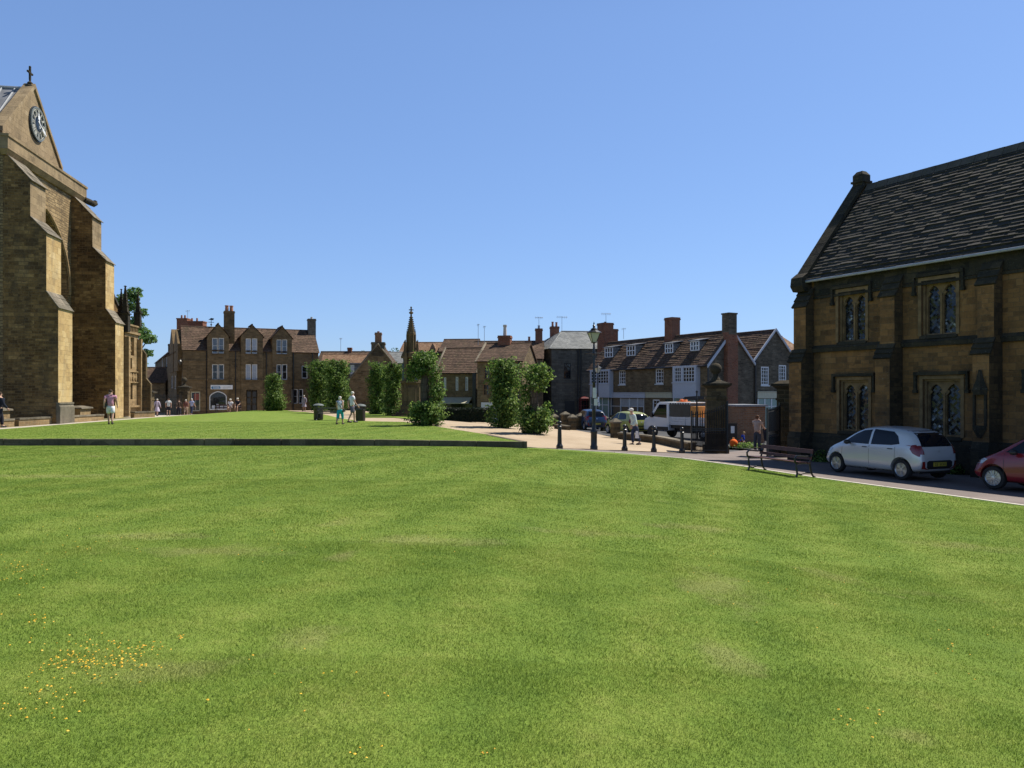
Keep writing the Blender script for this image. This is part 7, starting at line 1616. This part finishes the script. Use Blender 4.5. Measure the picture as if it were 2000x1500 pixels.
# pushchair
px_, py_ = x+.62*math.cos(rad(30))+.1, y+.62*math.sin(rad(30))-.15
t = thing('pushchair', (px_, py_, G(px_, py_)), rad(30), 'dark pushchair with small wheels in front of the woman at the gate', 'pushchair'); mb = MB()
for s in (-.24, .24):
    mb.tube([(-.25, s, 1.0), (-.05, s, .7), (.15, s, .45), (.4, s, .12)], .014, 6); mb.tube([(-.25, s, .12), (.0, s, .45), (.25, s, .75)], .014, 6)
mb.tube([(-.25, -.24, 1.0), (-.25, .24, 1.0)], .018, 6); mb.build('frame', M['metal'], t); mb = MB(); mb.hexa([(-.1, -.22, .4), (.3, -.22, .4), (.3, .22, .4), (-.1, .22, .4)], [(-.15, -.22, .55), (.32, -.22, .52), (.32, .22, .52), (-.15, .22, .55)]); mb.hexa([(-.15, -.22, .55), (-.05, -.22, .55), (-.05, .22, .55), (-.15, .22, .55)], [(-.25, -.2, .98), (-.12, -.2, 1.0), (-.12, .2, 1.0), (-.25, .2, .98)]); mb.lathe([(.3, .8), (.26, .95), (.1, 1.04)], (0, 0, 0), 10); mb.build('seat_and_hood', cloth('navy_canvas', (.02, .025, .045)), t)
for a in (-.25, .4):
    for s in (-.26, .26):
        m_ = MB(); m_.T = Matrix.Translation((a, s, .11))@Matrix.Rotation(rad(90), 4, 'X'); m_.lathe([(.03, -.02), (.11, -.02), (.11, .02), (.03, .02)], n=14); m_.build('wheel', M['blacktrim'], t)
# child on the pavement and orange ball
y = 38.6; x = at(1445, y); z = G(x, y)
person(x, y, z, 1.05, 330, 'small child in a blue top crouching beside the orange space hopper', cloth('royal_blue_cotton', (.02, .06, .38)), cloth('red_shorts', (.25, .02, .02)), cloth('fair_hair', (.4, .28, .15)), 'crouch', lean=.5)
x2 = at(1433, 37.6); t = thing('orange_ball', (x2, 37.6, G(x2, 37.6)), 0, 'bright orange ball with handle beside the crouching child', 'ball'); mb = MB(); mb.ball((0, 0, .2), .2, 16); mb.build('ball_body', cloth('orange_rubber', (.75, .14, .02), .04), t, smooth=70); mb = MB(); mb.tube([(.03, 0, .39), (.03, .06, .46), (-.03, .06, .46), (-.03, 0, .39)], .015, 6); mb.build('handle', M['orange'], t)
# group near the side street
Yg = 67.0
def far_person(px, py, hpx, Y, label, **kw):
    x = at(px, Y); z = EYE-(py-HY)/F*Y; zz = U(x, Y)
    return person(x, Y, zz, hpx*Y/F, label=label, **kw)
far_person(307, 813, 34, 69, 'woman in a long lilac coat with a white bag, leftmost of the distant group', face=95, top=cloth('lilac_cotton', (.48, .42, .52)), bottom=cloth('lilac_cotton', (.48, .42, .52)), hair=grey_hair, legs='dress', sleeves='long')
far_person(329, 812, 35, 69.5, 'man in pale shirt and dark shorts, second from left in the distant group', face=110, top=cloth('pale_grey_cotton', (.5, .54, .55)), bottom=cloth('black_cotton', (.02, .02, .03)), hair=dk_hair, ph=-1)
far_person(349.5, 811, 34, 68, 'person in dark brown clothes, in the middle of the distant group', face=120, top=cloth('dark_brown_wool', (.06, .04, .03)), bottom=cloth('black_cotton', (.02, .02, .03)), hair=dk_hair, legs='trousers', sleeves='long')
far_person(363, 809, 32, 70, 'white-haired woman in brown jacket, near the slim gate pier', face=100, top=cloth('red_brown_wool', (.16, .07, .055)), bottom=cloth('tan_cotton', (.3, .22, .17)), hair=grey_hair, legs='crop', ph=-1, sleeves='long')
far_person(374.5, 808, 33, 72, 'man in light blue shirt and dark trousers, rightmost of the distant group', face=80, top=cloth('light_blue_cotton', (.34, .38, .55)), bottom=cloth('navy_cotton', (.03, .04, .075)), hair=grey_hair, legs='trousers')
far_person(594, 804, 31, 69, 'person in a long lilac-grey dress standing by the triple window', face=265, top=cloth('mauve_cotton', (.32, .29, .36)), bottom=cloth('mauve_cotton', (.32, .29, .36)), hair=grey_hair, legs='dress', pose='stand', sleeves='long')
yb2 = 70.86
for px_, lb, tp, bt in ((450.5, 'person in a white top and white hat sitting on the dark bench, left one', WHITE, cloth('tan_cotton', (.3, .22, .17))), (464.5, 'person in black top and pale hat sitting on the dark bench, right one', cloth('black_cotton', (.02, .02, .03)), cloth('black_cotton', (.02, .02, .03)))):
    x = at(px_, yb2); person(x, yb2, U(x, yb2), 1.68, 268, lb, tp, bt, grey_hair, 'sit', hat=cloth('pale_hat', (.66, .62, .55)), lean=.05)
# person cut off by the left edge
x, y, z = gp(-1, 835, U); person(x, y, z, 1.75, 60, 'person in dark clothes cut off by the left edge of the photo', cloth('dark_navy_wool', (.015, .018, .03)), cloth('black_cotton', (.02, .02, .03)), dk_hair, legs='trousers', sleeves='long', build=1.15)
